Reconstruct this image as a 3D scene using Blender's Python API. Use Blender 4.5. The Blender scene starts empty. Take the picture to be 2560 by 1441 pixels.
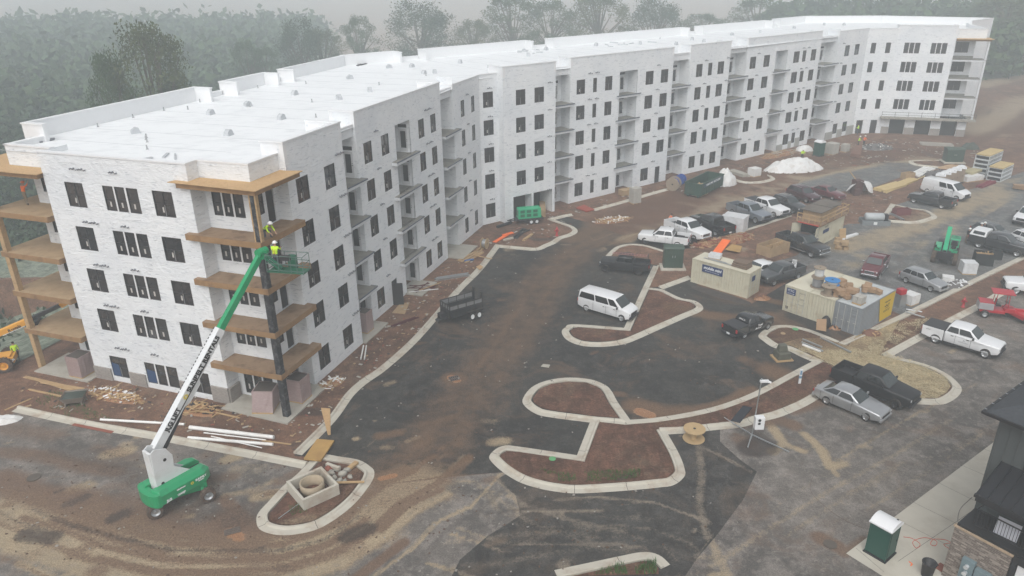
import bpy, bmesh, math, random
import numpy as np
from mathutils import Vector, Matrix, noise
from mathutils.geometry import delaunay_2d_cdt
random.seed(7)
rad=math.radians
# ------------------------------------------------------------------ camera, light, air
SC=bpy.context.scene
COL=SC.collection
F_PX=1863.526; PITCH=rad(23.44013); ROLL=rad(-0.8223); CAM_Z=29.025
cp,sp=math.cos(PITCH),math.sin(PITCH); cr,sr=math.cos(ROLL),math.sin(ROLL)
cam=bpy.data.cameras.new('camera'); cam.sensor_width=36; cam.lens=36*F_PX/2560
cam.clip_end=3000; cam.clip_start=.5
camo=bpy.data.objects.new('camera',cam); COL.objects.link(camo)
U0=Vector((0,sp,cp)); X0=Vector((1,0,0))
RT=X0*cr+U0*sr; UP=-X0*sr+U0*cr; FW=Vector((0,cp,-sp))
m=Matrix.Identity(4)
for i in range(3):
    m[i][0]=RT[i]; m[i][1]=UP[i]; m[i][2]=-FW[i]
m[2][3]=CAM_Z
camo.matrix_world=m
SC.camera=camo
SUN_EL,SUN_AZ=rad(52),rad(196)
w=bpy.data.worlds.new('World'); SC.world=w; w.use_nodes=True
nt=w.node_tree; bg=nt.nodes['Background']
sky=nt.nodes.new('ShaderNodeTexSky'); sky.sky_type='NISHITA'; sky.sun_disc=False
sky.sun_elevation=SUN_EL; sky.sun_rotation=SUN_AZ; sky.dust_density=4
hs=nt.nodes.new('ShaderNodeHueSaturation'); hs.inputs['Saturation'].default_value=.18
nt.links.new(sky.outputs[0],hs.inputs['Color']); nt.links.new(hs.outputs[0],bg.inputs[0])
bg.inputs[1].default_value=.15
sl=bpy.data.lights.new('sun','SUN'); sl.energy=1.0; sl.angle=rad(70); sl.color=(1,.98,.95)
so=bpy.data.objects.new('sun',sl); COL.objects.link(so)
so.rotation_euler=(rad(90)-SUN_EL,0,rad(180)-SUN_AZ)
SC.view_settings.view_transform='Standard'; SC.view_settings.look='None'
SC.view_settings.gamma=1; SC.view_settings.exposure=.08
SC.render.engine='CYCLES'
SC.cycles.use_denoising=True
SC.cycles.max_bounces=6; SC.cycles.diffuse_bounces=3; SC.cycles.glossy_bounces=2
SC.cycles.volume_bounces=2; SC.cycles.transparent_max_bounces=6
FOG=.0022

# ------------------------------------------------------------------ picture point -> place on the ground
def ray(px,py):
    a=(px-1280)/F_PX; b=(720.5-py)/F_PX
    x=a*cr-b*sr; u=a*sr+b*cr
    return (x,cp+u*sp,u*cp-sp)
def G(px,py,z=0.):
    r=ray(px,py); t=(z-CAM_Z)/r[2]
    return Vector((r[0]*t,r[1]*t,z))
def G2(px,py,z=0.):
    v=G(px,py,z); return (v.x,v.y)
class Fr:
    """a plan frame: s runs along a facade, t out of it"""
    def __init__(s,O,az):
        a=rad(az); s.O=Vector((O[0],O[1],0)); s.az=a
        s.u=Vector((math.cos(a),math.sin(a),0)); s.n=Vector((math.sin(a),-math.cos(a),0))
    def w(s,a,t,z=0.): return s.O+s.u*a+s.n*t+Vector((0,0,z))
    def M(s,a=0,t=0,z=0):   # local x=s  y=-t  z
        return Matrix.Translation(s.w(a,t,z))@Matrix.Rotation(s.az,4,'Z')
F1=Fr((-14.7,49.8),70.5); F2=Fr((8.4,95.2),36.0); F3=Fr((68.7,135.1),-17)

# ------------------------------------------------------------------ materials
MATS={}
def M(name,col=(.5,.5,.5),rough=.7,metal=0.,var=.18,sc=2.5,bump=0.,bsc=20.,spec=.4,coat=0.,stain=None,stsc=.6,stamt=.35,stretch=(1,1,1),emit=0):
    if name in MATS: return MATS[name]
    m=bpy.data.materials.new(name); m.use_nodes=True; n=m.node_tree; N=n.nodes; L=n.links
    b=N['Principled BSDF']; b.inputs['Roughness'].default_value=rough; b.inputs['Metallic'].default_value=metal
    b.inputs['Specular IOR Level'].default_value=spec
    if coat: b.inputs['Coat Weight'].default_value=coat; b.inputs['Coat Roughness'].default_value=.08
    tc=N.new('ShaderNodeTexCoord'); mp=N.new('ShaderNodeMapping'); mp.inputs['Scale'].default_value=stretch
    L.new(tc.outputs['Object'],mp.inputs[0])
    nz=N.new('ShaderNodeTexNoise'); nz.inputs['Scale'].default_value=sc; nz.inputs['Detail'].default_value=5
    L.new(mp.outputs[0],nz.inputs['Vector'])
    mx=N.new('ShaderNodeMix'); mx.data_type='RGBA'
    mx.inputs[6].default_value=(*[c*(1-var) for c in col],1); mx.inputs[7].default_value=(*[min(1,c*(1+var)) for c in col],1)
    L.new(nz.outputs['Fac'],mx.inputs[0]); out=mx.outputs[2]
    if stain:
        n2=N.new('ShaderNodeTexNoise'); n2.inputs['Scale'].default_value=stsc; n2.inputs['Detail'].default_value=8; n2.inputs['Roughness'].default_value=.65
        L.new(mp.outputs[0],n2.inputs['Vector'])
        rp=N.new('ShaderNodeMapRange'); rp.inputs[1].default_value=.5; rp.inputs[2].default_value=.68; rp.inputs[4].default_value=stamt
        L.new(n2.outputs['Fac'],rp.inputs[0])
        m2=N.new('ShaderNodeMix'); m2.data_type='RGBA'; L.new(rp.outputs[0],m2.inputs[0]); L.new(out,m2.inputs[6]); m2.inputs[7].default_value=(*stain,1); out=m2.outputs[2]
    L.new(out,b.inputs['Base Color'])
    if bump:
        n3=N.new('ShaderNodeTexNoise'); n3.inputs['Scale'].default_value=bsc; n3.inputs['Detail'].default_value=4; L.new(mp.outputs[0],n3.inputs['Vector'])
        bp=N.new('ShaderNodeBump'); bp.inputs['Strength'].default_value=1; bp.inputs['Distance'].default_value=bump
        L.new(n3.outputs['Fac'],bp.inputs['Height']); L.new(bp.outputs[0],b.inputs['Normal'])
    MATS[name]=m; return m
def nodes(m): return m.node_tree.nodes,m.node_tree.links,m.node_tree.nodes['Principled BSDF']

# ------------------------------------------------------------------ mesh builder
def RZ(a): return Matrix.Rotation(a,4,'Z')
def RX(a): return Matrix.Rotation(a,4,'X')
def RY(a): return Matrix.Rotation(a,4,'Y')
def T(x,y=0,z=0):
    if hasattr(x,'__len__'): return Matrix.Translation(Vector(x))
    return Matrix.Translation(Vector((x,y,z)))
class MB:
    def __init__(s,xf=None): s.v=[];s.f=[];s.m=[];s.sm=[];s.X=xf or Matrix.Identity(4)
    def add(s,vs,fs,mi=0,smooth=False):
        o=len(s.v); s.v+= [tuple(s.X@Vector(p)) for p in vs]
        for f in fs: s.f.append([i+o for i in f]); s.m.append(mi); s.sm.append(smooth)
        return s
    def box(s,x0,x1,y0,y1,z0,z1,mi=0,tx=0,ty=0,R=None):
        """axis box; tx,ty taper the top inwards"""
        v=[(x0,y0,z0),(x1,y0,z0),(x1,y1,z0),(x0,y1,z0),(x0+tx,y0+ty,z1),(x1-tx,y0+ty,z1),(x1-tx,y1-ty,z1),(x0+tx,y1-ty,z1)]
        if R is not None: v=[tuple(R@Vector(p)) for p in v]
        return s.add(v,[(0,3,2,1),(4,5,6,7),(0,1,5,4),(1,2,6,5),(2,3,7,6),(3,0,4,7)],mi)
    def cbox(s,c,d,mi=0,R=None,tx=0,ty=0):
        R2=T(c)@(R if R is not None else Matrix.Identity(4))
        return s.box(-d[0]/2,d[0]/2,-d[1]/2,d[1]/2,-d[2]/2,d[2]/2,mi,tx,ty,R2)
    def prism(s,poly,z0,z1,mi=0,mtop=None):
        n=len(poly); v=[(*p[:2],z0) for p in poly]+[(*p[:2],z1) for p in poly]
        s.add(v,[tuple(range(n-1,-1,-1))]+[(i,(i+1)%n,n+(i+1)%n,n+i) for i in range(n)],mi)
        s.add([(*p[:2],z1) for p in poly],[tuple(range(n))],mi if mtop is None else mtop); return s
    def side(s,poly,y0,y1,mi=0):
        """polygon in x,z extruded along y"""
        n=len(poly); v=[(p[0],y0,p[1]) for p in poly]+[(p[0],y1,p[1]) for p in poly]
        return s.add(v,[tuple(range(n)),tuple(range(2*n-1,n-1,-1))]+[(i,n+i,n+(i+1)%n,(i+1)%n) for i in range(n)],mi)
    def cyl(s,a,b,r,r2=None,n=10,mi=0,smooth=True,cap=True):
        a=Vector(a);b=Vector(b);d=(b-a)
        if d.length<1e-6: return s
        d.normalize(); q=d.to_track_quat('Z','Y'); r2=r if r2 is None else r2
        v=[]
        for c,rr in ((a,r),(b,r2)):
            for i in range(n):
                t=2*math.pi*i/n; v.append(tuple(c+q@Vector((math.cos(t)*rr,math.sin(t)*rr,0))))
        s.add(v,[(i,(i+1)%n,n+(i+1)%n,n+i) for i in range(n)],mi,smooth)
        if cap: s.add(v,[tuple(range(n-1,-1,-1)),tuple(range(n,2*n))],mi)
        return s
    def lathe(s,prof,n=20,mi=0,A=None,smooth=True):
        A=A or Matrix.Identity(4); k=len(prof); v=[]
        for r,z in prof:
            for i in range(n):
                t=2*math.pi*i/n; v.append(tuple(A@Vector((r*math.cos(t),r*math.sin(t),z))))
        f=[]
        for j in range(k-1):
            for i in range(n): f.append((j*n+i,j*n+(i+1)%n,(j+1)*n+(i+1)%n,(j+1)*n+i))
        return s.add(v,f,mi,smooth)
    def tube(s,pts,r,n=6,mi=0):
        for a,b in zip(pts,pts[1:]): s.cyl(a,b,r,n=n,mi=mi)
        return s
    def beam(s,a,b,w,h,mi=0):
        a=Vector(a);b=Vector(b);d=b-a;L=d.length
        q=d.to_track_quat('X','Z').to_matrix().to_4x4()
        return s.box(0,L,-w/2,w/2,-h/2,h/2,mi,R=T(a)@q)
    def blob(s,c,r,mi=0,n=8,k=5,jit=.12,sc=(1,1,1),R=None,seed=0):
        rnd=random.Random(seed+int(c[0]*100)); R=R or Matrix.Identity(4)
        v=[];f=[]
        for j in range(k+1):
            ph=math.pi*j/k
            for i in range(n):
                t=2*math.pi*i/n; q=r*(1+rnd.uniform(-jit,jit))
                p=R@Vector((q*math.sin(ph)*math.cos(t)*sc[0],q*math.sin(ph)*math.sin(t)*sc[1],q*math.cos(ph)*sc[2]))
                v.append((c[0]+p.x,c[1]+p.y,c[2]+p.z))
        for j in range(k):
            for i in range(n): f.append((j*n+i,(j+1)*n+i,(j+1)*n+(i+1)%n,j*n+(i+1)%n))
        return s.add(v,f,mi,True)
    def build(s,name,mats,parent=None,label=None,bevel=0,xf=None,kind=None,subsurf=0):
        me=bpy.data.meshes.new(name); me.from_pydata(s.v,[],s.f)
        if not isinstance(mats,(list,tuple)): mats=[mats]
        for q in mats: me.materials.append(q)
        me.polygons.foreach_set('material_index',s.m); me.polygons.foreach_set('use_smooth',s.sm)
        me.validate(); me.update()
        o=bpy.data.objects.new(name,me); COL.objects.link(o)
        if xf is not None: o.matrix_world=xf
        if parent: o.parent=parent
        if label: o['label']=label
        if kind: o['kind']=kind
        if bevel:
            b=o.modifiers.new('b','BEVEL'); b.width=bevel; b.segments=2; b.limit_method='ANGLE'; b.angle_limit=rad(40)
        if subsurf:
            b=o.modifiers.new('s','SUBSURF'); b.levels=subsurf; b.render_levels=subsurf
        return o
def thing(name,label,cat,loc=(0,0,0),rz=0.,group=None,R=None):
    o=bpy.data.objects.new(name,None); COL.objects.link(o); o.empty_display_size=.3
    o.location=Vector((*loc,0)[:3]) if len(loc)==2 else Vector(loc)
    if R is not None: o.matrix_world=R
    else: o.rotation_euler=(0,0,rz)
    o['label']=label; o['category']=cat
    if group: o['group']=group
    return o
def tag(o,label,cat,group=None):
    o['label']=label; o['category']=cat
    if group: o['group']=group
    return o
def dup(root,label,loc,rz,group=None):
    r=root.copy(); COL.objects.link(r); r.location=loc; r.rotation_euler=(0,0,rz); r['label']=label
    if group: r['group']=group
    def rec(a,b):
        for ch in list(a.children):
            c=ch.copy(); COL.objects.link(c); c.parent=b; rec(ch,c)
    rec(root,r); return r
def text(body,name,mat,size,parent,xf,ext=.004,shear=0,sx=1,bold=.0,align='CENTER'):
    c=bpy.data.curves.new(name,'FONT'); c.body=body; c.size=size; c.align_x=align; c.align_y='CENTER'; c.extrude=ext; c.shear=shear; c.offset=bold
    o=bpy.data.objects.new('tmp',c); COL.objects.link(o)
    dg=bpy.context.evaluated_depsgraph_get(); me=bpy.data.meshes.new_from_object(o.evaluated_get(dg)); 
    bpy.data.objects.remove(o); me.name=name; me.materials.clear(); me.materials.append(mat)
    o=bpy.data.objects.new(name,me); COL.objects.link(o); o.parent=parent; o.matrix_local=xf@Matrix.Diagonal((sx,1,1,1)); return o
def smoothline(pts,n=6,closed=False,sharp=()):
    """Catmull-Rom through 2D pts; indices in sharp stay corners"""
    P=[Vector((p[0],p[1])) for p in pts]; N=len(P); out=[]
    segs=N if closed else N-1
    for i in range(segs):
        p1,p2=P[i],P[(i+1)%N]
        p0=P[i-1] if (i>0 or closed) and i not in sharp else p1*2-p2
        j=(i+2)
        p3=P[j%N] if (j<N or closed) and ((i+1)%N) not in sharp else p2*2-p1
        for k in range(n):
            t=k/n; out.append(.5*((2*p1)+(p2-p0)*t+(2*p0-5*p1+4*p2-p3)*t*t+(3*p1-p0-3*p2+p3)*t**3))
    if not closed: out.append(P[-1])
    return out
# ------------------------------------------------------------------ shared materials
paint_w=M('white_paint',(.78,.79,.8),.35,var=.04,coat=.6,stain=(.45,.36,.28),stsc=1.2,stamt=.15)
black=M('black_plastic',(.02,.02,.022),.5,var=.3)
dark_metal=M('dark_metal',(.06,.06,.065),.5,.6,var=.3)
steel=M('galvanised_steel',(.5,.52,.53),.4,.8,var=.15)
rubber=M('rubber',(.025,.024,.023),.85,var=.4,stain=(.2,.13,.09),stsc=6,stamt=.5)
rim_m=M('alloy',(.55,.56,.57),.3,.9,var=.1)
rim_dark=M('dark_alloy',(.05,.05,.055),.35,.7)
def glassmat(name,col,rough=.06,stick=0):
    m=M(name,col,rough,0,var=.35,sc=1.3,spec=.9); return m
car_glass=glassmat('tinted_glass',(.012,.014,.016))
wind_glass=glassmat('windscreen_glass',(.035,.045,.046))
red_lens=M('red_lens',(.35,.02,.02),.2,coat=.5); clear_lens=M('clear_lens',(.6,.62,.63),.12,.3,coat=.8)
chrome=M('chrome',(.75,.76,.77),.12,1,var=.05)
wood=M('lumber',(.46,.31,.16),.8,var=.25,sc=4,bump=.004,stretch=(1,6,6),stain=(.2,.12,.07),stamt=.5)
osb=M('osb_sheathing',(.5,.33,.17),.85,var=.3,sc=9,bump=.003,stain=(.4,.24,.11),stsc=4,stamt=.5)
ply=M('wet_plywood_decking',(.27,.18,.11),.7,var=.3,sc=2,stain=(.12,.065,.035),stsc=1.1,stamt=.75)
ply2=M('plywood',(.4,.28,.16),.75,var=.25,sc=3,stain=(.22,.13,.07),stsc=1.5,stamt=.5)
conc=M('concrete',(.4,.38,.33),.85,var=.15,sc=1.5,bump=.004,bsc=30,stain=(.24,.19,.14),stsc=.9,stamt=.45)
pvc=M('white_pvc',(.82,.82,.8),.4,var=.05,stain=(.5,.4,.3),stamt=.3)
plastic_wrap=M('clear_stretch_wrap',(.62,.63,.64),.28,var=.25,sc=3,bump=.03,bsc=5,spec=.8)
tarp_w=M('white_tarp',(.7,.7,.69),.45,var=.12,sc=1.2,bump=.08,bsc=2.2,stain=(.42,.36,.3),stsc=1.1,stamt=.5)
hiviz=M('hi_vis_yellow',(.55,.85,.03),.7,var=.1); hivo=M('hi_vis_orange',(.9,.17,.03),.7,var=.1)
skin=M('skin',(.42,.25,.17),.6); denim=M('work_trousers',(.07,.08,.1),.85); navy=M('dark_clothing',(.02,.022,.028),.85)
khaki=M('khaki_trousers',(.22,.17,.11),.85)
# ------------------------------------------------------------------ ground sheets with stain masks
def ground_mat(name,base,dark,grain=60,bump=.012,rough=.85,mud=(.19,.115,.07),sand=(.42,.33,.215),wet=(.05,.04,.035),specks=True,basevar=.9):
    m=bpy.data.materials.new(name); m.use_nodes=True; N,L,b=nodes(m)
    tc=N.new('ShaderNodeTexCoord'); P=tc.outputs['Object']
    def nz(sc,det=6,ro=.6,dist=0.,vec=None):
        n=N.new('ShaderNodeTexNoise'); n.inputs['Scale'].default_value=sc; n.inputs['Detail'].default_value=det; n.inputs['Roughness'].default_value=ro; n.inputs['Distortion'].default_value=dist
        L.new(vec or P,n.inputs['Vector']); return n.outputs['Fac']
    def mr(x,a,bb,c=0,d=1):
        n=N.new('ShaderNodeMapRange'); n.inputs[1].default_value=a; n.inputs[2].default_value=bb; n.inputs[3].default_value=c; n.inputs[4].default_value=d; n.interpolation_type='SMOOTHSTEP'; L.new(x,n.inputs[0]); return n.outputs[0]
    def mth(op,x,y):
        n=N.new('ShaderNodeMath'); n.operation=op
        for k,q in enumerate((x,y)):
            if isinstance(q,(int,float)): n.inputs[k].default_value=q
            else: L.new(q,n.inputs[k])
        return n.outputs[0]
    def mix(f,x,y):
        n=N.new('ShaderNodeMix'); n.data_type='RGBA'
        if isinstance(f,(int,float)): n.inputs[0].default_value=f
        else: L.new(f,n.inputs[0])
        for k,q in ((6,x),(7,y)):
            if isinstance(q,tuple): n.inputs[k].default_value=(*q,1)
            else: L.new(q,n.inputs[k])
        return n.outputs[2]
    big=nz(.11,7,.62,.6); med=nz(.7,7,.65,.3); fine=nz(grain*.32,6,.8); fin2=nz(7,6,.7,.4)
    c=mix(mr(big,.38,.62),base,dark)
    c=mix(mth('MULTIPLY',mr(med,.42,.66),.6*basevar),c,tuple(x*1.9 for x in base)); c=mix(mth('MULTIPLY',mr(nz(1.9,8,.72,.5),.5,.7),.5*basevar),c,tuple(x*2.3 for x in base)); c=mix(mth('MULTIPLY',mr(nz(3.1,6,.7),.52,.36),.45*basevar),c,tuple(x*.5 for x in base))
    if not basevar<.5: c=mix(mth('MULTIPLY',mr(nz(.23,8,.7,.8),.5,.68),.4 if specks else .25),c,mud if specks else sand)
    at=N.new('ShaderNodeAttribute'); at.attribute_name='stain'; sp_=N.new('ShaderNodeSeparateColor'); L.new(at.outputs['Color'],sp_.inputs[0])
    R_,G_,B_=sp_.outputs; A_=at.outputs['Alpha']
    nn=mth('ADD',mth('MULTIPLY',med,.45),mth('MULTIPLY',fin2,.55))
    c=mix(mth('MULTIPLY',mr(fin2,.52,.72),.45),c,tuple(x*1.9 for x in base)); c=mix(mth('MULTIPLY',mr(fin2,.48,.3),.5),c,tuple(x*.55 for x in base))
    # tan dust
    fs=mr(mth('ADD',mth('MULTIPLY',G_,1.05),mth('MULTIPLY',nn,.9)),.82,1.12)
    c=mix(mth('MULTIPLY',fs,.93),c,mix(mr(fin2,.35,.65),sand,tuple(x*.72 for x in sand)))
    fm=mr(mth('ADD',mth('MULTIPLY',R_,1.0),mth('MULTIPLY',nn,1.0)),.78,1.2)
    c=mix(mth('MULTIPLY',fm,.86),c,mix(mr(fin2,.3,.7),mud,tuple(x*.62 for x in mud)))
    fw=mr(mth('ADD',B_,mth('MULTIPLY',nn,.7)),.75,.98)
    c=mix(mth('MULTIPLY',fw,.8),c,wet)
    fp=mr(mth('ADD',A_,mth('MULTIPLY',nn,.35)),.72,.8)   # muddy puddle
    c=mix(fp,c,(.30,.16,.085))
    if specks:
        vo=N.new('ShaderNodeTexVoronoi'); vo.inputs['Scale'].default_value=2.3; L.new(P,vo.inputs['Vector'])
        spk=mr(mth('ADD',vo.outputs['Distance'],mth('MULTIPLY',nz(1.1,3),.35)),.255,.235,0,1)
        c=mix(mth('MULTIPLY',mth('MULTIPLY',spk,G_),.75),c,(.13,.075,.045))
    c2=N.new('ShaderNodeMix'); c2.data_type='RGBA'; c2.blend_type='MULTIPLY'; c2.inputs[0].default_value=1; L.new(c,c2.inputs[6])
    gr=N.new('ShaderNodeCombineColor'); g=mr(fine,.3,.7,.6,1.4)
    for k in range(3): L.new(g,gr.inputs[k])
    L.new(gr.outputs[0],c2.inputs[7]); L.new(c2.outputs[2],b.inputs['Base Color'])
    rg=mth('SUBTRACT',mr(nn,.3,.7,rough-.12,rough+.08),mth('ADD',mth('MULTIPLY',fw,.3),mth('MULTIPLY',fp,.6)))
    L.new(rg,b.inputs['Roughness']); b.inputs['Specular IOR Level'].default_value=.22
    bp=N.new('ShaderNodeBump'); bp.inputs['Distance'].default_value=bump; 
    inv=mth('SUBTRACT',1.0,fp); bp.inputs['Strength'].default_value=1
    L.new(mth('MULTIPLY',mth('ADD',mth('MULTIPLY',fin2,2.5),fine),inv),bp.inputs['Height']); L.new(bp.outputs[0],b.inputs['Normal'])
    MATS[name]=m; return m
# strokes: (channel, width m, strength, [pixel points])   R mud  G tan  B wet-dark  A puddle
ST=[]
def S(ch,wd,st,*pts,soft=.6): ST.append((ch,wd,st,soft,[G2(*p) for p in pts]))
# central mud lane of the lot
def tracks(ch,n,spread,wd,st,pts,seed=1):
    ro=random.Random(seed); P=[Vector(G2(*p)) for p in pts]
    for k in range(n):
        o=ro.gauss(0,spread); i0=ro.randrange(0,max(1,len(P)-3)); i1=ro.randrange(i0+2,len(P)+1) if len(P)>i0+2 else len(P); L=[]
        for i in range(i0,i1):
            e=(P[min(i+1,len(P)-1)]-P[max(i-1,0)]).normalized(); q=P[i]+Vector((-e.y,e.x))*(o+ro.uniform(-.15,.15)); L.append((q.x,q.y))
        ST.append((ch,wd*ro.uniform(.6,1.5),st*ro.uniform(.55,1.15),.6,L))
def blot(n,box,chs,r0,r1,st,seed):
    ro=random.Random(seed)
    for k in range(n):
        x=ro.uniform(box[0],box[2]);y=ro.uniform(box[1],box[3]); p=G2(x,y); r=ro.uniform(r0,r1); a=ro.uniform(-.3,.9); l=ro.uniform(0,2.5)*r
        ST.append((ro.choice(chs),r,st*ro.uniform(.6,1.1),.6,[p,(p[0]+l*math.cos(a),p[1]+l*math.sin(a))]))
LANE=[(940,1225),(1000,1190),(1080,1120),(1150,1020),(1215,930),(1270,850),(1330,760),(1380,680),(1440,630),(1520,590),(1600,560),(1700,530)]
S(0,4.2,.5,*LANE); S(0,2.0,.3,*LANE); tracks(0,30,1.1,.5,.5,LANE,2); tracks(2,10,1.6,.3,.34,LANE,3)
HAUL=[(1440,610),(1540,570),(1640,535),(1740,510),(1840,480),(1940,450),(2060,420),(2180,400),(2300,385),(2420,380),(2540,400)]
tracks(0,26,2.2,.4,.6,HAUL,4); tracks(1,22,2.6,.35,.62,HAUL,5); tracks(2,10,2.4,.3,.5,HAUL,6)
FG=[(-40,1240),(60,1290),(160,1325),(280,1365),(420,1395),(560,1400),(700,1395),(820,1360),(910,1300),(980,1240),(1060,1200),(1140,1130)]
tracks(0,26,2.0,.28,.7,FG,7); tracks(1,22,2.2,.35,.6,FG,8); tracks(2,12,2.4,.3,.5,FG,9)
tracks(1,22,2.8,.2,.5,[(1060,1260),(1160,1300),(1270,1335),(1390,1345),(1510,1340),(1620,1350),(1700,1380),(1760,1430)],10)
tracks(1,12,1.6,.18,.45,[(1150,1195),(1210,1235),(1290,1275),(1400,1305),(1520,1320),(1650,1320)],11); tracks(2,14,2.6,.25,.5,[(1100,1400),(1240,1370),(1400,1350),(1560,1340),(1700,1330)],12)
tracks(1,16,2.2,.25,.42,[(1800,1440),(1950,1340),(2100,1240),(2250,1150),(2400,1060),(2560,960)],13); tracks(2,12,2.4,.3,.4,[(1850,1400),(2000,1300),(2150,1210),(2300,1120),(2450,1030),(2560,950)],14)
tracks(1,18,3.0,.4,.5,[(1990,690),(2100,650),(2220,610),(2330,565),(2440,510),(2560,450)],15)
blot(90,(880,640,1900,1200),(0,0,2,2),.15,.8,.6,21); blot(110,(0,1080,960,1441),(0,1,2,0),.15,.9,.6,22); blot(60,(1000,1200,2300,1441),(0,1,2),.1,.6,.5,23); blot(50,(2000,880,2560,1200),(1,2,2),.1,.5,.5,24)
blot(120,(1200,330,2300,640),(0,1,2,1),.2,1.4,.6,25); blot(60,(200,960,1240,1120),(1,2,2),.2,.9,.5,26); blot(50,(2200,480,2560,900),(1,2,0),.2,.9,.5,27); blot(24,(1300,960,1700,1220),(1,2),.2,.6,.4,28)
S(1,7,.6,(2450,330),(2500,290),(2580,250),(2700,230)); S(1,5,.7,(2440,215),(2520,195),(2620,180)); tracks(0,10,5,1.2,.7,[(2430,360),(2470,330),(2510,300),(2560,270),(2640,250)],29); tracks(2,6,4,1.,.5,[(2430,360),(2470,330),(2510,300),(2560,270),(2640,250)],30)
S(0,1.3,.5,(1020,1210),(1110,1090),(1190,960),(1260,850),(1330,740),(1390,660),(1470,610),(1560,570))
S(0,.5,.35,(1080,1200),(1180,1060),(1270,900),(1350,760),(1430,660),(1540,600),(1640,560))
S(0,.4,.3,(960,1215),(1060,1080),(1150,930),(1240,800),(1330,690))
S(0,1.6,.3,(1180,930),(1300,760),(1400,640),(1500,570))
S(3,.55,.75,(1128,944),(1142,952)); S(0,1.1,.7,(1130,945),(1145,950)); S(3,.8,.62,(572,1330),(600,1345)); S(0,2.0,.75,(560,1320),(610,1350)); S(2,1.9,.5,(590,1300),(660,1270))
S(3,.9,.66,(1600,1030),(1625,1040)); S(0,1.4,.7,(1590,1015),(1660,1035),(1730,1035)); S(0,.7,.7,(1690,1038),(1800,1012),(1880,975)); 
S(0,1.5,.7,(1925,925),(1960,940)); S(0,1.,.5,(1860,900),(1895,915)); S(3,.4,.6,(1660,738),(1712,715)); S(3,.35,.8,(952,1198),(985,1190)); S(0,.8,.8,(945,1200),(1010,1180))
# left foreground: tan and mud bands
S(1,3.2,.62,(0,1290),(120,1330),(260,1370),(420,1400),(620,1400),(800,1370),(920,1300),(980,1240),(1040,1215))
S(1,1.4,.5,(0,1240),(70,1270),(150,1320)); S(1,1.8,.5,(420,1360),(600,1400),(760,1420))
S(0,1.4,.72,(0,1200),(70,1230),(160,1260),(260,1290),(380,1300)); S(0,1.2,.7,(180,1240),(270,1265),(330,1300),(400,1320),(520,1340))
S(0,2.2,.6,(280,1270),(360,1290),(420,1310)); S(0,.5,.7,(140,1300),(250,1330),(320,1355),(400,1385)); S(0,.9,.6,(0,1130),(100,1140),(200,1165),(290,1180))
S(0,1.2,.5,(0,1070),(60,1080),(140,1090)); S(0,.6,.7,(560,1250),(620,1310),(660,1330),(760,1340),(860,1300),(920,1240),(950,1210))
S(2,1.8,.5,(150,1120),(250,1150),(360,1200)); S(2,1.3,.45,(420,1240),(560,1250),(640,1230)); S(2,1.2,.5,(480,1290),(620,1280)); S(1,.8,.42,(260,1140),(420,1180),(540,1200),(640,1180)); S(0,.8,.5,(240,1120),(330,1140)); S(1,.5,.5,(560,1240),(640,1225),(690,1200))
S(2,3.,.4,(60,1400),(160,1441))
# bottom road, curved tan tyre tracks
S(1,.35,.48,(1240,1195),(1300,1260),(1420,1300),(1560,1330)); S(1,.35,.45,(1190,1205),(1250,1280),(1380,1330),(1500,1345))
S(1,.4,.42,(1100,1360),(1260,1340),(1460,1325),(1560,1330),(1660,1370),(1690,1400)); S(1,.4,.42,(1110,1420),(1300,1400),(1460,1370),(1560,1360))
S(1,.6,.35,(1600,1290),(1700,1330),(1745,1380)); S(1,.25,.4,(1130,1355),(1147,1350)); S(1,2.5,.3,(1140,1240),(1180,1260),(1240,1290))
S(2,1.0,.35,(1400,1345),(1480,1355),(1560,1350)); S(2,.9,.4,(1660,1130),(1700,1200)); S(2,1.2,.4,(1200,1310),(1330,1300))
S(1,.55,.58,(1925,1060),(1960,1110),(1930,1130)); S(1,.4,.6,(1960,1110),(2010,1130)); S(1,.5,.62,(2010,1085),(2060,1130),(2075,1170),(2110,1160)); S(1,.3,.6,(2040,1110),(2065,1160),(2095,1190))
S(1,.25,.5,(2440,960),(2300,1030),(2180,1100),(2080,1160)); S(1,.35,.4,(2130,1240),(2250,1180),(2400,1110),(2500,1050)); S(1,.3,.35,(2290,1130),(2360,1170)); S(1,.5,.3,(2020,1300),(2180,1240),(2300,1170))
S(2,1.3,.78,(1880,1120),(1905,1115)); S(0,.9,.65,(1850,1100),(1870,1110)); S(0,1.1,.75,(1975,1020),(2010,1010),(2045,1000)); S(0,.8,.7,(1905,1055),(1950,1050),(1985,1065)); S(0,.6,.8,(2050,1345),(2090,1365)); S(0,.4,.7,(2110,1385),(2160,1350)); S(1,.5,.4,(2110,1000),(2150,1040)); S(2,.5,.5,(2185,1280),(2195,1310))
S(2,1.5,.35,(2200,880),(2300,920),(2380,930)); S(2,.5,.6,(2375,905),(2440,905)); S(1,1.2,.3,(2330,900),(2420,960)) 
S(0,1.2,.7,(1680,770),(1780,790),(1860,800),(1920,790)); S(0,2.,.6,(1930,800),(1990,850),(2070,860)); S(2,.8,.5,(1800,735),(1850,755)); S(0,.7,.7,(1830,720),(1900,745),(1960,760))
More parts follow.
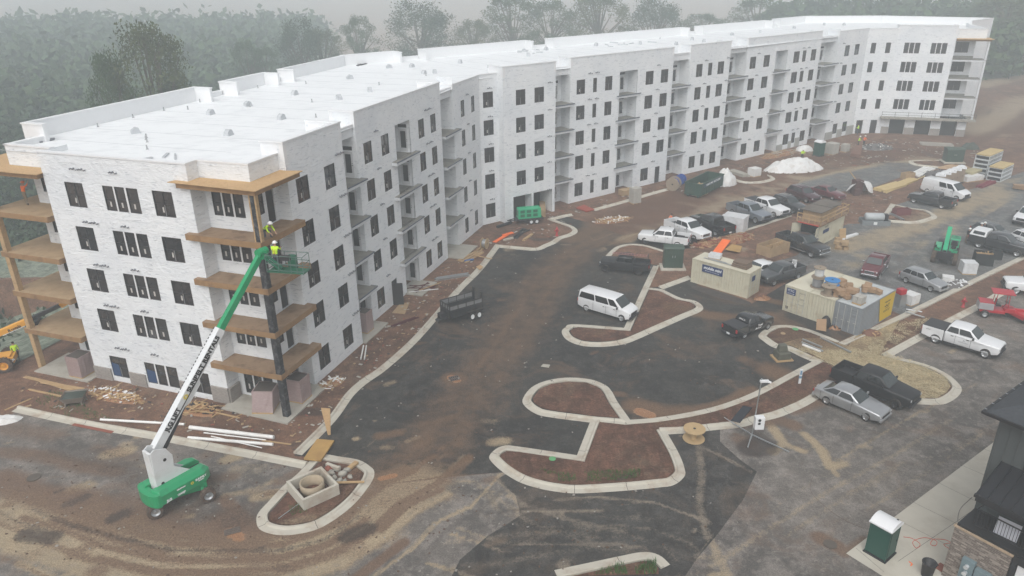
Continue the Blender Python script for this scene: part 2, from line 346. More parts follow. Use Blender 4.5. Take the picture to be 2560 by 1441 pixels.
# far lot / haul road
S(1,1.6,.62,(1560,600),(1660,560),(1780,525),(1900,490),(2000,450),(2120,425),(2220,408),(2340,400)); S(1,.8,.5,(1640,565),(1760,515),(1870,470),(1960,445))
S(0,2.6,.75,(1500,560),(1600,520),(1700,490),(1790,460),(1900,430),(2050,400),(2200,385),(2350,375),(2500,385)); S(0,2.2,.6,(1430,600),(1520,560),(1640,530),(1760,500)); S(1,.35,.55,(2050,385),(2100,370),(2160,360)); S(1,.35,.5,(1700,500),(1760,485),(1800,470)); S(2,.5,.35,(1640,540),(1720,515),(1800,485))
S(1,1.8,.5,(2440,480),(2520,455),(2560,440)); S(1,3.,.55,(2100,620),(2250,580),(2380,530),(2500,480)); S(1,2.,.42,(2060,690),(2200,640),(2300,600)); S(2,1.4,.35,(2120,600),(2200,560),(2260,560)); S(1,1.2,.4,(2230,690),(2330,640),(2450,560)); S(0,1.,.45,(2400,760),(2480,720))
S(0,1.,.6,(1540,610),(1600,590),(1720,560)); S(0,1.2,.5,(1480,590),(1500,620)); S(0,.7,.5,(1450,600),(1480,585)); S(1,.4,.5,(1470,590),(1485,600))
# dirt strip beside the building
S(3,.5,.55,(760,1000),(860,920)); S(2,.9,.5,(880,960),(920,900),(980,840)); S(2,.8,.5,(1000,800),(1080,730)); S(3,.5,.6,(1020,790),(1090,735),(1180,660)); S(2,1.,.5,(1150,640),(1200,610),(1300,590))
S(2,1.,.6,(760,1030),(820,1030)); S(2,1.,.4,(200,980),(330,1010),(460,1020)); S(2,.9,.5,(1230,580),(1290,560)); S(0,1,.5,(1900,350),(2100,330))
S(1,.45,.5,(1745,1100),(1755,1180),(1748,1260),(1765,1330),(1820,1441)); S(1,.3,.5,(1700,1090),(1760,1120),(1840,1160),(1885,1185)); S(2,1.2,.3,(1690,1300),(1640,1380)); S(1,.35,.45,(1220,1230),(1330,1310),(1500,1370),(1640,1390)); S(1,.5,.4,(1330,1250),(1480,1290),(1650,1300))
def masks(xy):
    n=len(xy); out=np.zeros((n,4)); P=np.asarray(xy)
    for ch,wd,st,soft,pl in ST:
        pl=np.array(pl); lo=pl.min(0)-wd*2; hi=pl.max(0)+wd*2
        k=np.where((P[:,0]>lo[0])&(P[:,0]<hi[0])&(P[:,1]>lo[1])&(P[:,1]<hi[1]))[0]
        if not len(k): continue
        q=P[k]; d=np.full(len(k),1e9)
        for a,b in zip(pl[:-1],pl[1:]):
            ab=b-a; t=np.clip(((q-a)@ab)/max(ab@ab,1e-9),0,1); d=np.minimum(d,np.hypot(*(q-(a+t[:,None]*ab)).T))
        v=st*np.clip(1.35-d/wd,0,1)**.7
        out[k,ch]=np.maximum(out[k,ch],v)
    return out
def inside(P,poly):
    x,y=P[:,0],P[:,1]; c=np.zeros(len(P),bool); n=len(poly)
    for i in range(n):
        x1,y1=poly[i];x2,y2=poly[(i+1)%n]
        k=((y1>y)!=(y2>y)); xi=(x2-x1)*(y-y1)/((y2-y1) if y2!=y1 else 1e-9)+x1
        c^=(k&(x<xi))
    return c
def sheet(name,poly,z,mat,step=.5,zf=None,kind='structure'):
    poly=[tuple(p[:2]) for p in poly]; A=np.array(poly)
    (x0,y0),(x1,y1)=A.min(0),A.max(0)
    rows=[];y=y0+.01
    while y<y1:
        st=step*max(1,(y/45)**1.3); xs=np.arange(x0+(len(rows)%2)*st/2,x1,st); rows.append(np.stack([xs,np.full(len(xs),y)],1)); y+=st*.9
    P=np.concatenate(rows); P=P[inside(P,poly)]
    # keep away from the outline
    d=np.full(len(P),1e9)
    for i in range(len(poly)):
        a=A[i];b=A[(i+1)%len(poly)];ab=b-a;t=np.clip(((P-a)@ab)/max(ab@ab,1e-9),0,1);d=np.minimum(d,np.hypot(*(P-(a+t[:,None]*ab)).T))
    P=P[d>step*.3]
    n=len(poly); vs=[Vector(p) for p in poly]+[Vector(p) for p in P]
    r=delaunay_2d_cdt(vs,[],[list(range(n))],1,1e-4)
    V=[(v.x,v.y,z+(zf(v.x,v.y) if zf else 0)) for v in r[0]]
    me=bpy.data.meshes.new(name); me.from_pydata(V,[],[list(f) for f in r[2]]); me.materials.append(mat)
    bm=bmesh.new(); bm.from_mesh(me)
    for f in bm.faces:
        if f.normal.z<0: f.normal_flip()
    bm.to_mesh(me); bm.free()
    mk=masks([(v.co.x,v.co.y) for v in me.vertices])
    ca=me.color_attributes.new('stain','FLOAT_COLOR','POINT'); ca.data.foreach_set('color',mk.ravel())
    o=bpy.data.objects.new(name,me); COL.objects.link(o); o['kind']=kind
    return o
meadow=ground_mat('fog_bright_meadow',(.17,.19,.15),(.11,.14,.1),grain=4,specks=False)  # far green-grey ground; fog brightness is put into its paler colour
dirt=ground_mat('red_dirt',(.165,.092,.06),(.1,.06,.043),grain=40,bump=.035,mud=(.155,.085,.055),sand=(.37,.29,.2),specks=False)
asph_new=ground_mat('fresh_asphalt',(.047,.045,.041),(.03,.029,.028),grain=45,mud=(.2,.125,.078),bump=.01)
asph_mid=ground_mat('patch_asphalt',(.055,.052,.048),(.033,.032,.031),grain=45,mud=(.17,.125,.09),sand=(.3,.25,.19),bump=.008)
asph_old=ground_mat('worn_asphalt',(.165,.148,.132),(.095,.088,.081),grain=45,mud=(.19,.12,.08),bump=.008)
asph_gray=ground_mat('gravelly_asphalt',(.14,.14,.135),(.1,.1,.1),grain=30,mud=(.17,.115,.08))
mulch=ground_mat('brown_mulch_soil',(.14,.072,.048),(.075,.04,.028),grain=22,bump=.06,specks=False)
straw=ground_mat('straw_covered_soil',(.42,.34,.2),(.24,.17,.1),grain=22,bump=.05,specks=False,basevar=.4)

# base ground: one sheet to the horizon, falling away behind the building
def drop(x,y):
    p=Vector((x,y,0)); s=(p-F1.w(0,-24)).dot(-F1.n); s2=(p-F2.w(0,-24)).dot(-F2.n); s3=(p-F1.w(-3,-17)).dot(-F1.n)
    d=min(s,s2) if y>70 else s
    h=-7*min(1,max(0,(d-1)/22))**1.2 if d>1 else 0
    a=max(0,min(1,(x-66)/30)) * max(0,min(1,(y-100)/40))
    return h
ground=sheet('ground',[(-62,14),(88,14),(190,150),(190,330),(-190,330),(-130,90)],0,dirt,step=.8,zf=drop)
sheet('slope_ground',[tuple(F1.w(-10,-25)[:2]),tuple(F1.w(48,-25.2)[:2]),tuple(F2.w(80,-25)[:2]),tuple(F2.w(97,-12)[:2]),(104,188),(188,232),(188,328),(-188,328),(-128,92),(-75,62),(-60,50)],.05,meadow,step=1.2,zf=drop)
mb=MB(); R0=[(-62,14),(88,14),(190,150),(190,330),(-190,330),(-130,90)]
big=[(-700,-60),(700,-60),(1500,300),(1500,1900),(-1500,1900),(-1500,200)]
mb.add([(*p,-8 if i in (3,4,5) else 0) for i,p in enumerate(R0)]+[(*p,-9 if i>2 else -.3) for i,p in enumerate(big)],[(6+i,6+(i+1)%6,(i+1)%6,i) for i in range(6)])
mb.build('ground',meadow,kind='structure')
def px(*pts): return [G2(*p) for p in pts]
sheet('road',px((-120,1120),(42,1028),(150,1052),(260,1072),(400,1096),(640,1144),(770,1165),(735,1215),(700,1255),(668,1290),(672,1310),(700,1322),(760,1318),(830,1290),(880,1247),(920,1200),(960,1212),(1100,1195),(1270,1180),(1320,1205),(1400,1222),(1460,1226),(1560,1219),(1640,1210),(1690,1190),(1690,1160),(1650,1080),(1720,1075),(1848,1060),(1937,1037),(2039,989),(2085,955),(2120,965),(2180,995),(2290,1005),(2347,1006),(2380,990),(2390,970),(2360,937),(2308,915),(2205,893),(2390,797),(2445,768),(2515,727),(2640,665),(2760,700),(2760,1000),(2600,1280),(2800,1700),(1200,2100),(300,1760),(-300,1500)),.006,asph_old,step=.27)
sheet('road_patch',px((1640,1210),(1690,1190),(1690,1160),(1662,1090),(1730,1078),(1800,1075),(1800,1105),(1850,1150),(1892,1180),(1858,1250),(1795,1335),(1742,1398),(1700,1460),(1120,1460),(1150,1400),(1220,1340),(1300,1290),(1290,1240),(1240,1200),(1270,1184),(1320,1205),(1400,1222),(1460,1226),(1560,1219)),.012,asph_mid,step=.27)
sheet('parking_lot',px((735,1140),(800,1145),(890,1160),(915,1180),(925,1200),(960,1212),(1100,1195),(1270,1180),(1245,1155),(1243,1137),(1300,1128),(1455,1152),(1492,1056),(1564,1060),(1650,1056),(1723,1044),(1806,1024),(1892,991),(1981,944),(2046,911),(2014,893),(1975,875),(1917,852),(1909,842),(1921,830),(1941,820),(1968,818),(2030,832),(2095,858),(2200,800),(2130,740),(1980,700),(1880,760),(1780,735),(1723,698),(1715,640),(1730,622),(1832,590),(1888,572),(1976,542),(1990,520),(1900,520),(1700,560),(1560,590),(1480,560),(1412,541),(1375,550),(1420,567),(1435,577),(1436,583),(1422,590),(1397,598),(1362,617),(1344,624.5),(1319,625),(1241,617),(1196,676),(1140,732),(1042,845),(960,920),(907,957),(870,992),(826,1050)),.012,asph_new,step=.27)
sheet('access_road',px((1990,700),(2100,720),(2258,790),(2560,644),(2700,560),(2640,470),(2560,430),(2440,470),(2340,500),(2270,503),(2236,514),(2276,524),(2311,529),(2333,542),(2321,549),(2288,558),(2252,557),(2190,560),(2120,560),(2040,600),(1990,640),(1890,670)),.006,asph_gray,step=.7)
sheet('storage_yard',px((2100,480),(2180,470),(2300,425),(2356,422),(2295,416),(2278,408),(2290,400),(2200,406),(2080,432),(2000,452),(1990,470),(2060,480)),.006,asph_gray,step=1.)
# raised planting islands inside the kerbs
def island(name,poly,mat,h=.1,label=None):
    rnd=random.Random(len(poly)*7)
    return sheet(name,poly,h,mat,step=.35,zf=lambda x,y:.035*noise.noise(Vector((x*1.1,y*1.1,0)))+.02*noise.noise(Vector((x*4,y*4,3))))
isA=px((1322,998),(1340,974),(1373,959),(1420,952),(1469,955.5),(1500,966.6),(1515,980),(1531,1009),(1564,1056.5),(1493,1051),(1375,1035.5),(1344,1026.6),(1324,1011))
isB=px((1492,1053),(1455,1151),(1298,1127.6),(1262,1125),(1241,1140),(1244,1151),(1271,1175),(1309,1197.5),(1351,1211),(1397.6,1219.7),(1451,1223),(1566,1216),(1642,1208.6),(1673,1204),(1693,1188.6),(1695,1175),(1682,1137.6),(1649,1078),(1720,1075),(1767.7,1069),(1847.8,1060),(1886,1048.5),(1937,1036.6),(1996,1012.8),(2039,989),(2100,960),(2140,900),(2121,869),(2092,857.6),(2030,832.4),(1995,822.7),(1967.7,818.8),(1940.5,820.7),(1921,830),(1909,842),(1917,850),(1940.5,865.4),(1975.5,873),(2014,890.7),(2049.3,906),(1981.5,941.6),(1892,989),(1806,1021.7),(1723,1041),(1640,1054),(1564,1060))
isC=px((1650,727.5),(1695,748.8),(1730,755.8),(1745.7,767.6),(1739.8,777),(1706.7,791),(1636,822),(1588.8,843),(1553,856),(1506,862),(1459,859.7),(1428,847.9),(1416.5,831),(1425,822),(1442.5,817),(1570,826.6),(1617,722.8))
isD=px((1517,648),(1546,621),(1577,613.8),(1612,616.6),(1659.6,630.8),(1730,620.6),(1759,610),(1832,588),(1888,570.7),(1975.5,541.5),(2020,560),(1960,640),(1850,690),(1723,694.5),(1650,720.5),(1617,722.8),(1643,666),(1600,660))
isE=px((787,1157),(760,1187),(720,1222),(685,1260),(665,1282),(660,1297),(667,1315),(700,1325),(740,1324),(790,1312),(840,1282),(880,1247),(912,1205),(919,1185),(912,1175),(887,1160),(840,1152),(807,1147))
isF=px((2388,971),(2376,989),(2346.6,1004),(2302,1004),(2180,990),(2110,960),(2100,880),(2130,840),(2258,795),(2209,889),(2308,915),(2352.6,935.6),(2376,953.4))
isG=px((1370,1450),(1392,1441),(1550,1407),(1607,1396),(1637,1400),(1660,1420),(1662,1450))
isH=px((2233.5,513.4),(2276,522.8),(2311,527.5),(2332.6,541.7),(2321,548.8),(2288,557),(2252,555.8),(2214.6,548.8))
def shrink(poly,d):
    A=[Vector(p) for p in poly]; n=len(A); area=sum(A[i].cross(A[(i+1)%n]) for i in range(n)); sg=1 if area>0 else -1; out=[]
    for i in range(n):
        e1=(A[i]-A[i-1]); e2=(A[(i+1)%n]-A[i])
        if e1.length<1e-6 or e2.length<1e-6: continue
        e1.normalize(); e2.normalize(); nn=Vector((-e1.y-e2.y,e1.x+e2.x))*sg
        if nn.length<.2: nn=Vector((-e1.y,e1.x))*sg
        nn.normalize(); c=max(.5,abs(nn.dot(Vector((-e2.y,e2.x))))); out.append(A[i]+nn*d/c)
    return out
for nm,pl,mt,hh in (('planting_island',isA,mulch,.11),('planting_island',isC,mulch,.11),('planting_island',isE,mulch,.1),('planting_island',isG,mulch,.1),('planting_island',isH,dirt,.1)):
    island(nm,shrink(pl,.3),mt,hh)
island('planting_island',shrink(isB,.25),mulch,.1); island('planting_island',shrink(isD,.12),dirt,.08); island('straw_verge',shrink(isF,.3),straw,.09)
sheet('straw_verge',px((1945,866),(1975,868),(2050,900),(2120,940),(2180,905),(2150,880),(2060,850),(2000,850)),.16,straw,step=.4)
# kerbs: gutter pan + raised kerb swept along a line; a joint every 3 m
kerb_m=M('kerb_concrete',(.5,.47,.4),.85,var=.12,sc=1.2,bump=.004,bsc=40,stain=(.3,.2,.13),stsc=.7,stamt=.6)
def kerb(name,pts,side=1,closed=False,sharp=(),gut=.4,h=.15,label=None,n=5):
    L=smoothline(pts,n,closed,sharp); P=[p for i,p in enumerate(L) if i==0 or (p-L[i-1]).length>.02]
    N=len(P)
    prof=[(-.02,-.02),(-.02,.02),(gut-.06,.03),(gut,.045),(gut+.03,h-.05),(gut+.07,h),(gut+.2,h),(gut+.215,h-.02),(gut+.215,-.02)]
    K=len(prof); vs=[];fs=[]
    for i,p in enumerate(P):
        a=P[i-1] if (i>0 or closed) else p; b=P[(i+1)%N] if (i<N-1 or closed) else p
        e1=(p-a); e2=(b-p)
        if e1.length<1e-6: e1=e2
        if e2.length<1e-6: e2=e1
        e1=e1.normalized(); e2=e2.normalized(); n1=Vector((-e1.y,e1.x)); n2=Vector((-e2.y,e2.x)); nn=(n1+n2); nn.normalize(); c=max(.45,nn.dot(n1)); nn=nn*side/c
        for o,z in prof: vs.append((p.x+nn.x*(o-gut),p.y+nn.y*(o-gut),z))
    for i in range(N if closed else N-1):
        j=(i+1)%N
        for k in range(K-1):
            q=(i*K+k,j*K+k,j*K+k+1,i*K+k+1); fs.append(q if side>0 else q[::-1])
    mb=MB(); mb.add(vs,fs)
    if not closed: mb.add(vs[:K],[tuple(range(K))]); mb.add(vs[-K:],[tuple(range(K))])
    o=mb.build('kerb',kerb_m)
    # joints
    jb=MB(); acc=0; 
    for i in range(1,N):
        acc+=(P[i]-P[i-1]).length
        if acc>3:
            acc=0; e=(P[i]-P[i-1]).normalized(); nn=Vector((-e.y,e.x))*side; a=P[i]
            q=[(o-gut,z+.003) for o,z in prof[1:7]]
            for (o1,z1),(o2,z2) in zip(q,q[1:]):
                A=a+nn*o1;B=a+nn*o2; jb.add([(A.x-e.x*.015,A.y-e.y*.015,z1),(A.x+e.x*.015,A.y+e.y*.015,z1),(B.x+e.x*.015,B.y+e.y*.015,z2),(B.x-e.x*.015,B.y-e.y*.015,z2)],[(0,1,2,3)])
    if jb.v: jb.build('joint',M('joint_dark',(.08,.07,.06),.9),o)
    tag(o,label or name,'kerb'); return o
kerb('k',px((741,1136),(826,1050),(870,990),(907,956),(960,918.5),(1042,843.5),(1139.8,731),(1196,675),(1241.4,616),(1318.8,623.4),(1343.8,623.4),(1362.5,615.6),(1381,607.8),(1396.9,596.9),(1421.9,589),(1434.4,581),(1432.8,573.4),(1420,565.6),(1396.9,557.8),(1375,550),(1412.5,541),(1429.7,538)),1,sharp=(0,8,19),label='long concrete kerb running beside the white building to the green generator')
kerb('k',px((1483.8,526.3),(1571.8,501.8),(1640,482),(1676,472.5)),1,label='broken far kerb along the foot of the white building by the block pallet')
kerb('k',px((42,1022),(150,1046),(260,1068),(400,1092),(520,1115),(640,1138),(765,1163)),1,label='muddy kerb crossing behind the boom lift at lower left')
kerb('k',isE,1,closed=True,sharp=(0,),label='kerb ring around the leaf shaped bed with the concrete box')
kerb('k',isA,-1,closed=True,sharp=(8,9),label='kerb ring around the teardrop mulch bed in mid lot')
kerb('k',isB[:18],1,sharp=(0,1),label='kerb around the big lower mulch bed with green weeds')
kerb('k',isB[17:25],1,sharp=(0,),label='curved kerb from the wooden cable reel to the silver sedan')
kerb('k',isB[28:],1,sharp=(11,),label='kerb around the straw strewn bed and along the muddy pool')
kerb('k',isC,-1,closed=True,sharp=(0,15,16),label='kerb ring around the triangular mulch bed beside the white passenger van')
kerb('k',isD[:5],-1,label='curved kerb behind the black off road pickup carrying a ladder')
kerb('k',isD[5:10],-1,label='straight kerb in front of the row of parked pickups')
kerb('k',px((1723,694.5),(1650,720.5)),-1,label='short kerb beside the muddy puddle at the cream container')
kerb('k',px((1643,666),(1617,722.8)),1,label='short kerb piece between the black off road pickup and the green cabinet')
kerb('k',px((2559+60,616),(2559,645.8),(2400,723),(2258,793.5)),1,label='long pale kerb from the silver hatchback to the right edge')
kerb('k',px((2258,793.5),(2100,866)),1,label='kerb running behind the grey container into the straw')
kerb('k',px((2209.7,890.6),(2386.5,795.4),(2444.8,766),(2514.7,725.5),(2600,680)),1,label='kerb under the red sweeper tractor and the white pickup')
kerb('k',px((2209.7,890.6),(2308,916),(2352.6,935.6),(2376,953.4),(2388,971),(2376,989),(2346.6,1004),(2302,1004),(2240,1000)),-1,label='rounded kerb end of the straw covered bed by the black pickup')
kerb('k',isG[1:6],-1,label='kerb round the weedy bed at the bottom edge')
kerb('k',isH,-1,closed=True,sharp=(0,),label='kerb ring around the small dirt bed by the grey fuel tank')
kerb('k',px((1834,450),(1861,457),(1898.5,457),(1929.7,449),(1921,439.6)),1,label='far curved kerb beyond the green skip and tarp pile')
kerb('k',px((2400,405),(2363,402.5),(2288,402.5),(2279.5,407),(2295,414),(2358.5,421)),1,label='far kerb round the bed with the dark green transformer box')
# pale concrete apron by the house, bottom right
sheet('sidewalk',px((2115,1385),(2560-25,1068),(2700,960),(2900,1100),(2700,1700),(2205,1441)),.03,M('pale_concrete',(.5,.47,.4),.85,var=.12,sc=.8,bump=.002,bsc=40,stain=(.36,.32,.26),stsc=.5,stamt=.5),step=1.)
jm=M('joint_dark',(.08,.07,.06),.9); jb=MB()
def strip(jb,a,b,wd,z):
    a=Vector(G2(*a));b=Vector(G2(*b));e=(b-a).normalized();n_=Vector((-e.y,e.x))*wd/2
    jb.add([(*(a-n_),z),(*(b-n_),z),(*(b+n_),z),(*(a+n_),z)],[(0,1,2,3)])
for a,b in (((2235,1297),(2380,1370)),((2285,1258),(2440,1335)),((2345,1208),(2500,1285)),((2400,1163),(2560,1232)),((2455,1122),(2600,1180)),((2245,1405),(2560,1190)),((2140,1372),(2210,1432))): strip(jb,a,b,.02,.036)
jb.build('sidewalk_joints',jm,kind='structure')
# ------------------------------------------------------------------ the apartment building in house wrap
def wrap_mat():
    m=bpy.data.materials.new('house_wrap'); m.use_nodes=True; N,L,b=nodes(m); MATS['wrap']=m
    tc=N.new('ShaderNodeTexCoord'); g=tc.outputs['Object']
    def nz(sc,vec,det=4,ro=.55,di=0):
        n=N.new('ShaderNodeTexNoise'); n.inputs['Scale'].default_value=sc; n.inputs['Detail'].default_value=det; n.inputs['Roughness'].default_value=ro; n.inputs['Distortion'].default_value=di; L.new(vec,n.inputs['Vector']); return n.outputs['Fac']
    def mapping(s):
        n=N.new('ShaderNodeMapping'); n.inputs['Scale'].default_value=s; L.new(g,n.inputs[0]); return n.outputs[0]
    def mr(x,a,bb,c=0,d=1):
        n=N.new('ShaderNodeMapRange'); n.inputs[1].default_value=a; n.inputs[2].default_value=bb; n.inputs[3].default_value=c; n.inputs[4].default_value=d; L.new(x,n.inputs[0]); return n.outputs[0]
    def mth(op,x,y):
        n=N.new('ShaderNodeMath'); n.operation=op
        for k,q in enumerate((x,y)):
            if isinstance(q,(int,float)): n.inputs[k].default_value=q
            else: L.new(q,n.inputs[k])
        return n.outputs[0]
    def mix(f,x,y):
        n=N.new('ShaderNodeMix'); n.data_type='RGBA'; L.new(f,n.inputs[0])
        for k,q in ((6,x),(7,y)):
            if isinstance(q,tuple): n.inputs[k].default_value=(*q,1)
            else: L.new(q,n.inputs[k])
        return n.outputs[2]
    c=mix(mr(nz(.25,g),.35,.65),(.76,.79,.815),(.84,.86,.87))
    # printed lines of lettering, too small to read: short grey dashes in blocks
    lines=nz(1.,mapping((1.8,1.8,20)),2,.45); block=nz(1.7,mapping((1,1,1.6)),1)
    ink=mth('MULTIPLY',mr(lines,.57,.62),mr(block,.5,.56)); 
    c=mix(mth('MULTIPLY',ink,.5),c,(.34,.38,.43))
    # sheet laps every storey
    sx=N.new('ShaderNodeSeparateXYZ'); L.new(g,sx.inputs[0]); wob=mth('MULTIPLY',mth('SUBTRACT',nz(.5,g),.5),.12)
    zz=mth('ADD',sx.outputs[2],wob); fr=mth('FRACT',mth('DIVIDE',mth('ADD',zz,.35),2.74),0.); lap=mr(fr,.0,.022,1,0)
    c=mix(mth('MULTIPLY',lap,.3),c,(.42,.44,.46))
    L.new(c,b.inputs['Base Color']); b.inputs['Roughness'].default_value=.5; b.inputs['Specular IOR Level'].default_value=.35
    w1=nz(1.6,mapping((1,1,2.6)),5,.6,1.6); w2=nz(.55,mapping((1,1,.8)),3,.5,2.5)
    h=mth('ADD',mth('ADD',mth('MULTIPLY',w1,.9),mth('MULTIPLY',w2,1.1)),mth('MULTIPLY',fr,.12))
    bp=N.new('ShaderNodeBump'); bp.inputs['Distance'].default_value=.075; bp.inputs['Strength'].default_value=.95; L.new(h,bp.inputs['Height']); L.new(bp.outputs[0],b.inputs['Normal'])
    return m
wrap=wrap_mat()
tpo=M('white_roof_membrane',(.86,.88,.89),.45,var=.04,sc=.3,bump=.03,bsc=1.2,stain=(.62,.64,.66),stsc=.6,stamt=.5,stretch=(1,2.2,1))
coping=M('white_coping',(.8,.81,.82),.4,var=.04,bump=.01,bsc=3)
glass=M('window_glass',(.03,.031,.034),.07,var=.6,sc=.7,spec=.9,stain=(.075,.07,.065),stsc=.5,stamt=.6)
munt=M('muntin_grey',(.2,.2,.2),.5)
frame_m=M('window_frame_black',(.03,.03,.032),.5,var=.2)
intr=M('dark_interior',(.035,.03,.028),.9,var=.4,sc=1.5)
stk=M('window_sticker',(.5,.48,.45),.8)
door_w=M('white_door',(.66,.67,.68),.5,var=.05)
fascia=M('white_fascia',(.66,.68,.7),.5,var=.06); slabtop=M('balcony_membrane',(.25,.24,.215),.7,var=.25,sc=1.5,stain=(.12,.12,.12),stsc=.8,stamt=.6); bluetape=M('blue_edge_flashing',(.1,.125,.16),.5,var=.3)
stone=M('ledge_stone',(.33,.3,.275),.85,var=.5,sc=5,bump=.05,bsc=7,stretch=(1,1,3.5),stain=(.16,.14,.13),stsc=6,stamt=.5)
black_wrap=M('black_building_paper',(.022,.024,.028),.55,var=.4,bump=.03,bsc=5,stain=(.16,.16,.165),stsc=3.2,stamt=.8)
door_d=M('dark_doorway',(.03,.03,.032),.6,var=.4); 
BLD=thing('apartment_building','long five storey apartment building wrapped in white house wrap under a white flat roof','building',(0,0,0))
walls=MB(); roofm=MB()
WIN=[]   # (fr, s0, s1, t, z0, z1, kind)
def wall(fr,s0,s1,t,z0,z1,holes=(),along='s',inv=False,mb=walls,mi=0,rev=.13):
    """vertical wall on t=const (along='s') or s=const (along='t'); holes (a0,a1,z0,z1)"""
    xs=sorted({s0,s1,*[h[0] for h in holes],*[h[1] for h in holes]}); zs=sorted({z0,z1,*[h[2] for h in holes],*[h[3] for h in holes]})
    def P(a,z,d=0): return fr.w(a,t-d,z) if along=='s' else fr.w(t+d,a,z)
    v=[];f=[]
    def quad(*q): 
        o=len(v); v.extend([tuple(p) for p in q]); f.append((o,o+1,o+2,o+3))
    for i in range(len(xs)-1):
        # split tall stretches so the sheet stays light
        for j in range(len(zs)-1):
            a0,a1,b0,b1=xs[i],xs[i+1],zs[j],zs[j+1]; cx,cz=(a0+a1)/2,(b0+b1)/2
            if any(h[0]<cx<h[1] and h[2]<cz<h[3] for h in holes): continue
            quad(P(a0,b0),P(a1,b0),P(a1,b1),P(a0,b1))
    for h in holes:
        if len(h)>4: continue
        a0,a1,b0,b1=h[:4]
        quad(P(a0,b0),P(a0,b0,rev),P(a0,b1,rev),P(a0,b1)); quad(P(a1,b0),P(a1,b0,rev),P(a1,b1,rev),P(a1,b1))
        quad(P(a0,b0),P(a1,b0),P(a1,b0,rev),P(a0,b0,rev)); quad(P(a0,b1),P(a1,b1),P(a1,b1,rev),P(a0,b1,rev))
    mb.add(v,f,mi)
HEAD={5:15.75,4:12.55,3:9.35,2:6.15,1:2.52}; FL={5:13.1,4:9.9,3:6.7,2:3.5,1:.1}
def facade(fr,s0,s1,t,cols,z1=18.5,z0=-.6,rows=(5,4,3,2,1),extra=(),along='s',head1=2.52,h1=1.75):
    """cols: (a0,a1,kind) window columns for every storey"""
    holes=[]
    for r in rows:
        for c in cols:
            a0,a1,k=c[:3]
            if len(c)>3 and r in c[3]: continue
            hz=head1 if r==1 else HEAD[r]; hh=h1 if r==1 else 1.75
            holes.append((a0,a1,hz-hh,hz)); WIN.append((fr,a0,a1,t,hz-hh,hz,k,along,r))
    holes+= [e[:4] for e in extra]
    wall(fr,s0,s1,t,z0,z1,holes,along)
# --- facade A (end gable facing the camera)
Acols=[(-15.2,-13.58,'D'),(-11.85,-8.85,'T'),(-7.64,-6.0,'D')]
facade(F1,-17.0,-4.46,-5.05,Acols,z1=17.7,along='t',head1=2.2)
# corner recess (right) : inner walls
SI,TI=-3.75,-1.0
wall(F1,-5.05,SI,-4.46,-.2,16.6,along='s'); 
facade(F1,-4.46,TI,SI,[(-4.0,-1.5,'T')],z1=16.6,along='t',head1=2.4,h1=2.1)
for r in (5,4,3,2,1): WIN.append((F1,-3.35,-2.4,TI,HEAD[r]-1.75 if r>1 else .6,HEAD[r] if r>1 else 2.4,'N','s',r)); WIN.append((F1,-2.1,-1.25,TI,FL[r]+.02,FL[r]+2.3,'O','s',r))
wall(F1,SI,-.9,TI,-.2,16.6,[(-3.35,-2.4,HEAD[r]-1.75 if r>1 else .6,HEAD[r] if r>1 else 2.4) for r in (5,4,3,2,1)]+[(-2.1,-1.25,FL[r]+.02,FL[r]+2.3) for r in (5,4,3,2,1)])
wall(F1,TI,0,-.9,-.2,16.6,along='t')
wall(F1,-5.05,-4.02,-4.46,16.6,17.7,along='s'); wall(F1,-4.46,-.5,-4.02,16.2,17.7,along='t'); wall(F1,-4.02,-.9,-.5,16.2,17.7); wall(F1,-.5,0,-.9,16.2,18.5,along='t')
# left step and left balcony bay
wall(F1,-5.05,-2.6,-17.0,-.6,17.7); wall(F1,-21.4,-17.0,-3.95,16.0,17.7,along='t')
facade(F1,-21.0,-17.0,-2.75,[(-20.3,-18.3,'D')],z1=16.0,along='t',head1=2.4)
wall(F1,-2.75,47,-21.0,-6,16.0); wall(F1,-3.95,-1.0,-21.4,16.0,17.7); wall(F1,-21.4,-21,-2.8,15.9,16,along='t')
# --- facade B
facade(F1,-.9,6.3,0,[(0,1.47,'D'),(3.53,4.95,'D')])
def door_holes(fr,a0,a1,t,z,al,r):
    WIN.append((fr,a0,a1,t,z+.05,z+2.15,'P',al,r)); WIN.append((fr,a0,a1,t,z+2.28,z+2.6,'V',al,r)); return [(a0,a1,z+.05,z+2.15),(a0,a1,z+2.28,z+2.6)]
def recess(fr,s0,s1,tl,tr,tb,cheek=None,back=True):
    """balcony recess between two facade pieces: cheeks, back wall with door and window"""
    ch=[]
    if cheek:
        for r in (5,4,3,2,1): z=FL[r]; ch+=door_holes(fr,cheek[0],cheek[1],s1,z,'t',r)
    wall(fr,tb,tl,s0,-.3,18.5,along='t'); wall(fr,tb,tr,s1,-.3,18.5,ch,along='t')
    hs=[];w=s1-s0
    for r in (5,4,3,2,1) if back else ():
        z=FL[r]; d0=s1-1.5; hs.append((d0,d0+.95,z+.05,z+2.15)); WIN.append((fr,d0,d0+.95,tb,z+.05,z+2.15,'P','s',r)); WIN.append((fr,d0,d0+.95,tb,z+2.28,z+2.6,'V','s',r)); hs.append((d0,d0+.95,z+2.28,z+2.6))
        hs.append((s0+.3,s0+1.1,z+.7,z+2.5)); WIN.append((fr,s0+.3,s0+1.1,tb,z+.7,z+2.5,'N','s',r))
    wall(fr,s0,s1,tb,-.3,17.0,hs)
    # header above the top opening
    tt=min(tl,tr)-.25
    wall(fr,s0,s1,tt,16.55,17.45)
    walls.add([tuple(fr.w(a,t_,z)) for a,t_,z in ((s0,tt,16.55),(s1,tt,16.55),(s1,tb,16.55),(s0,tb,16.55))],[(0,1,2,3)])
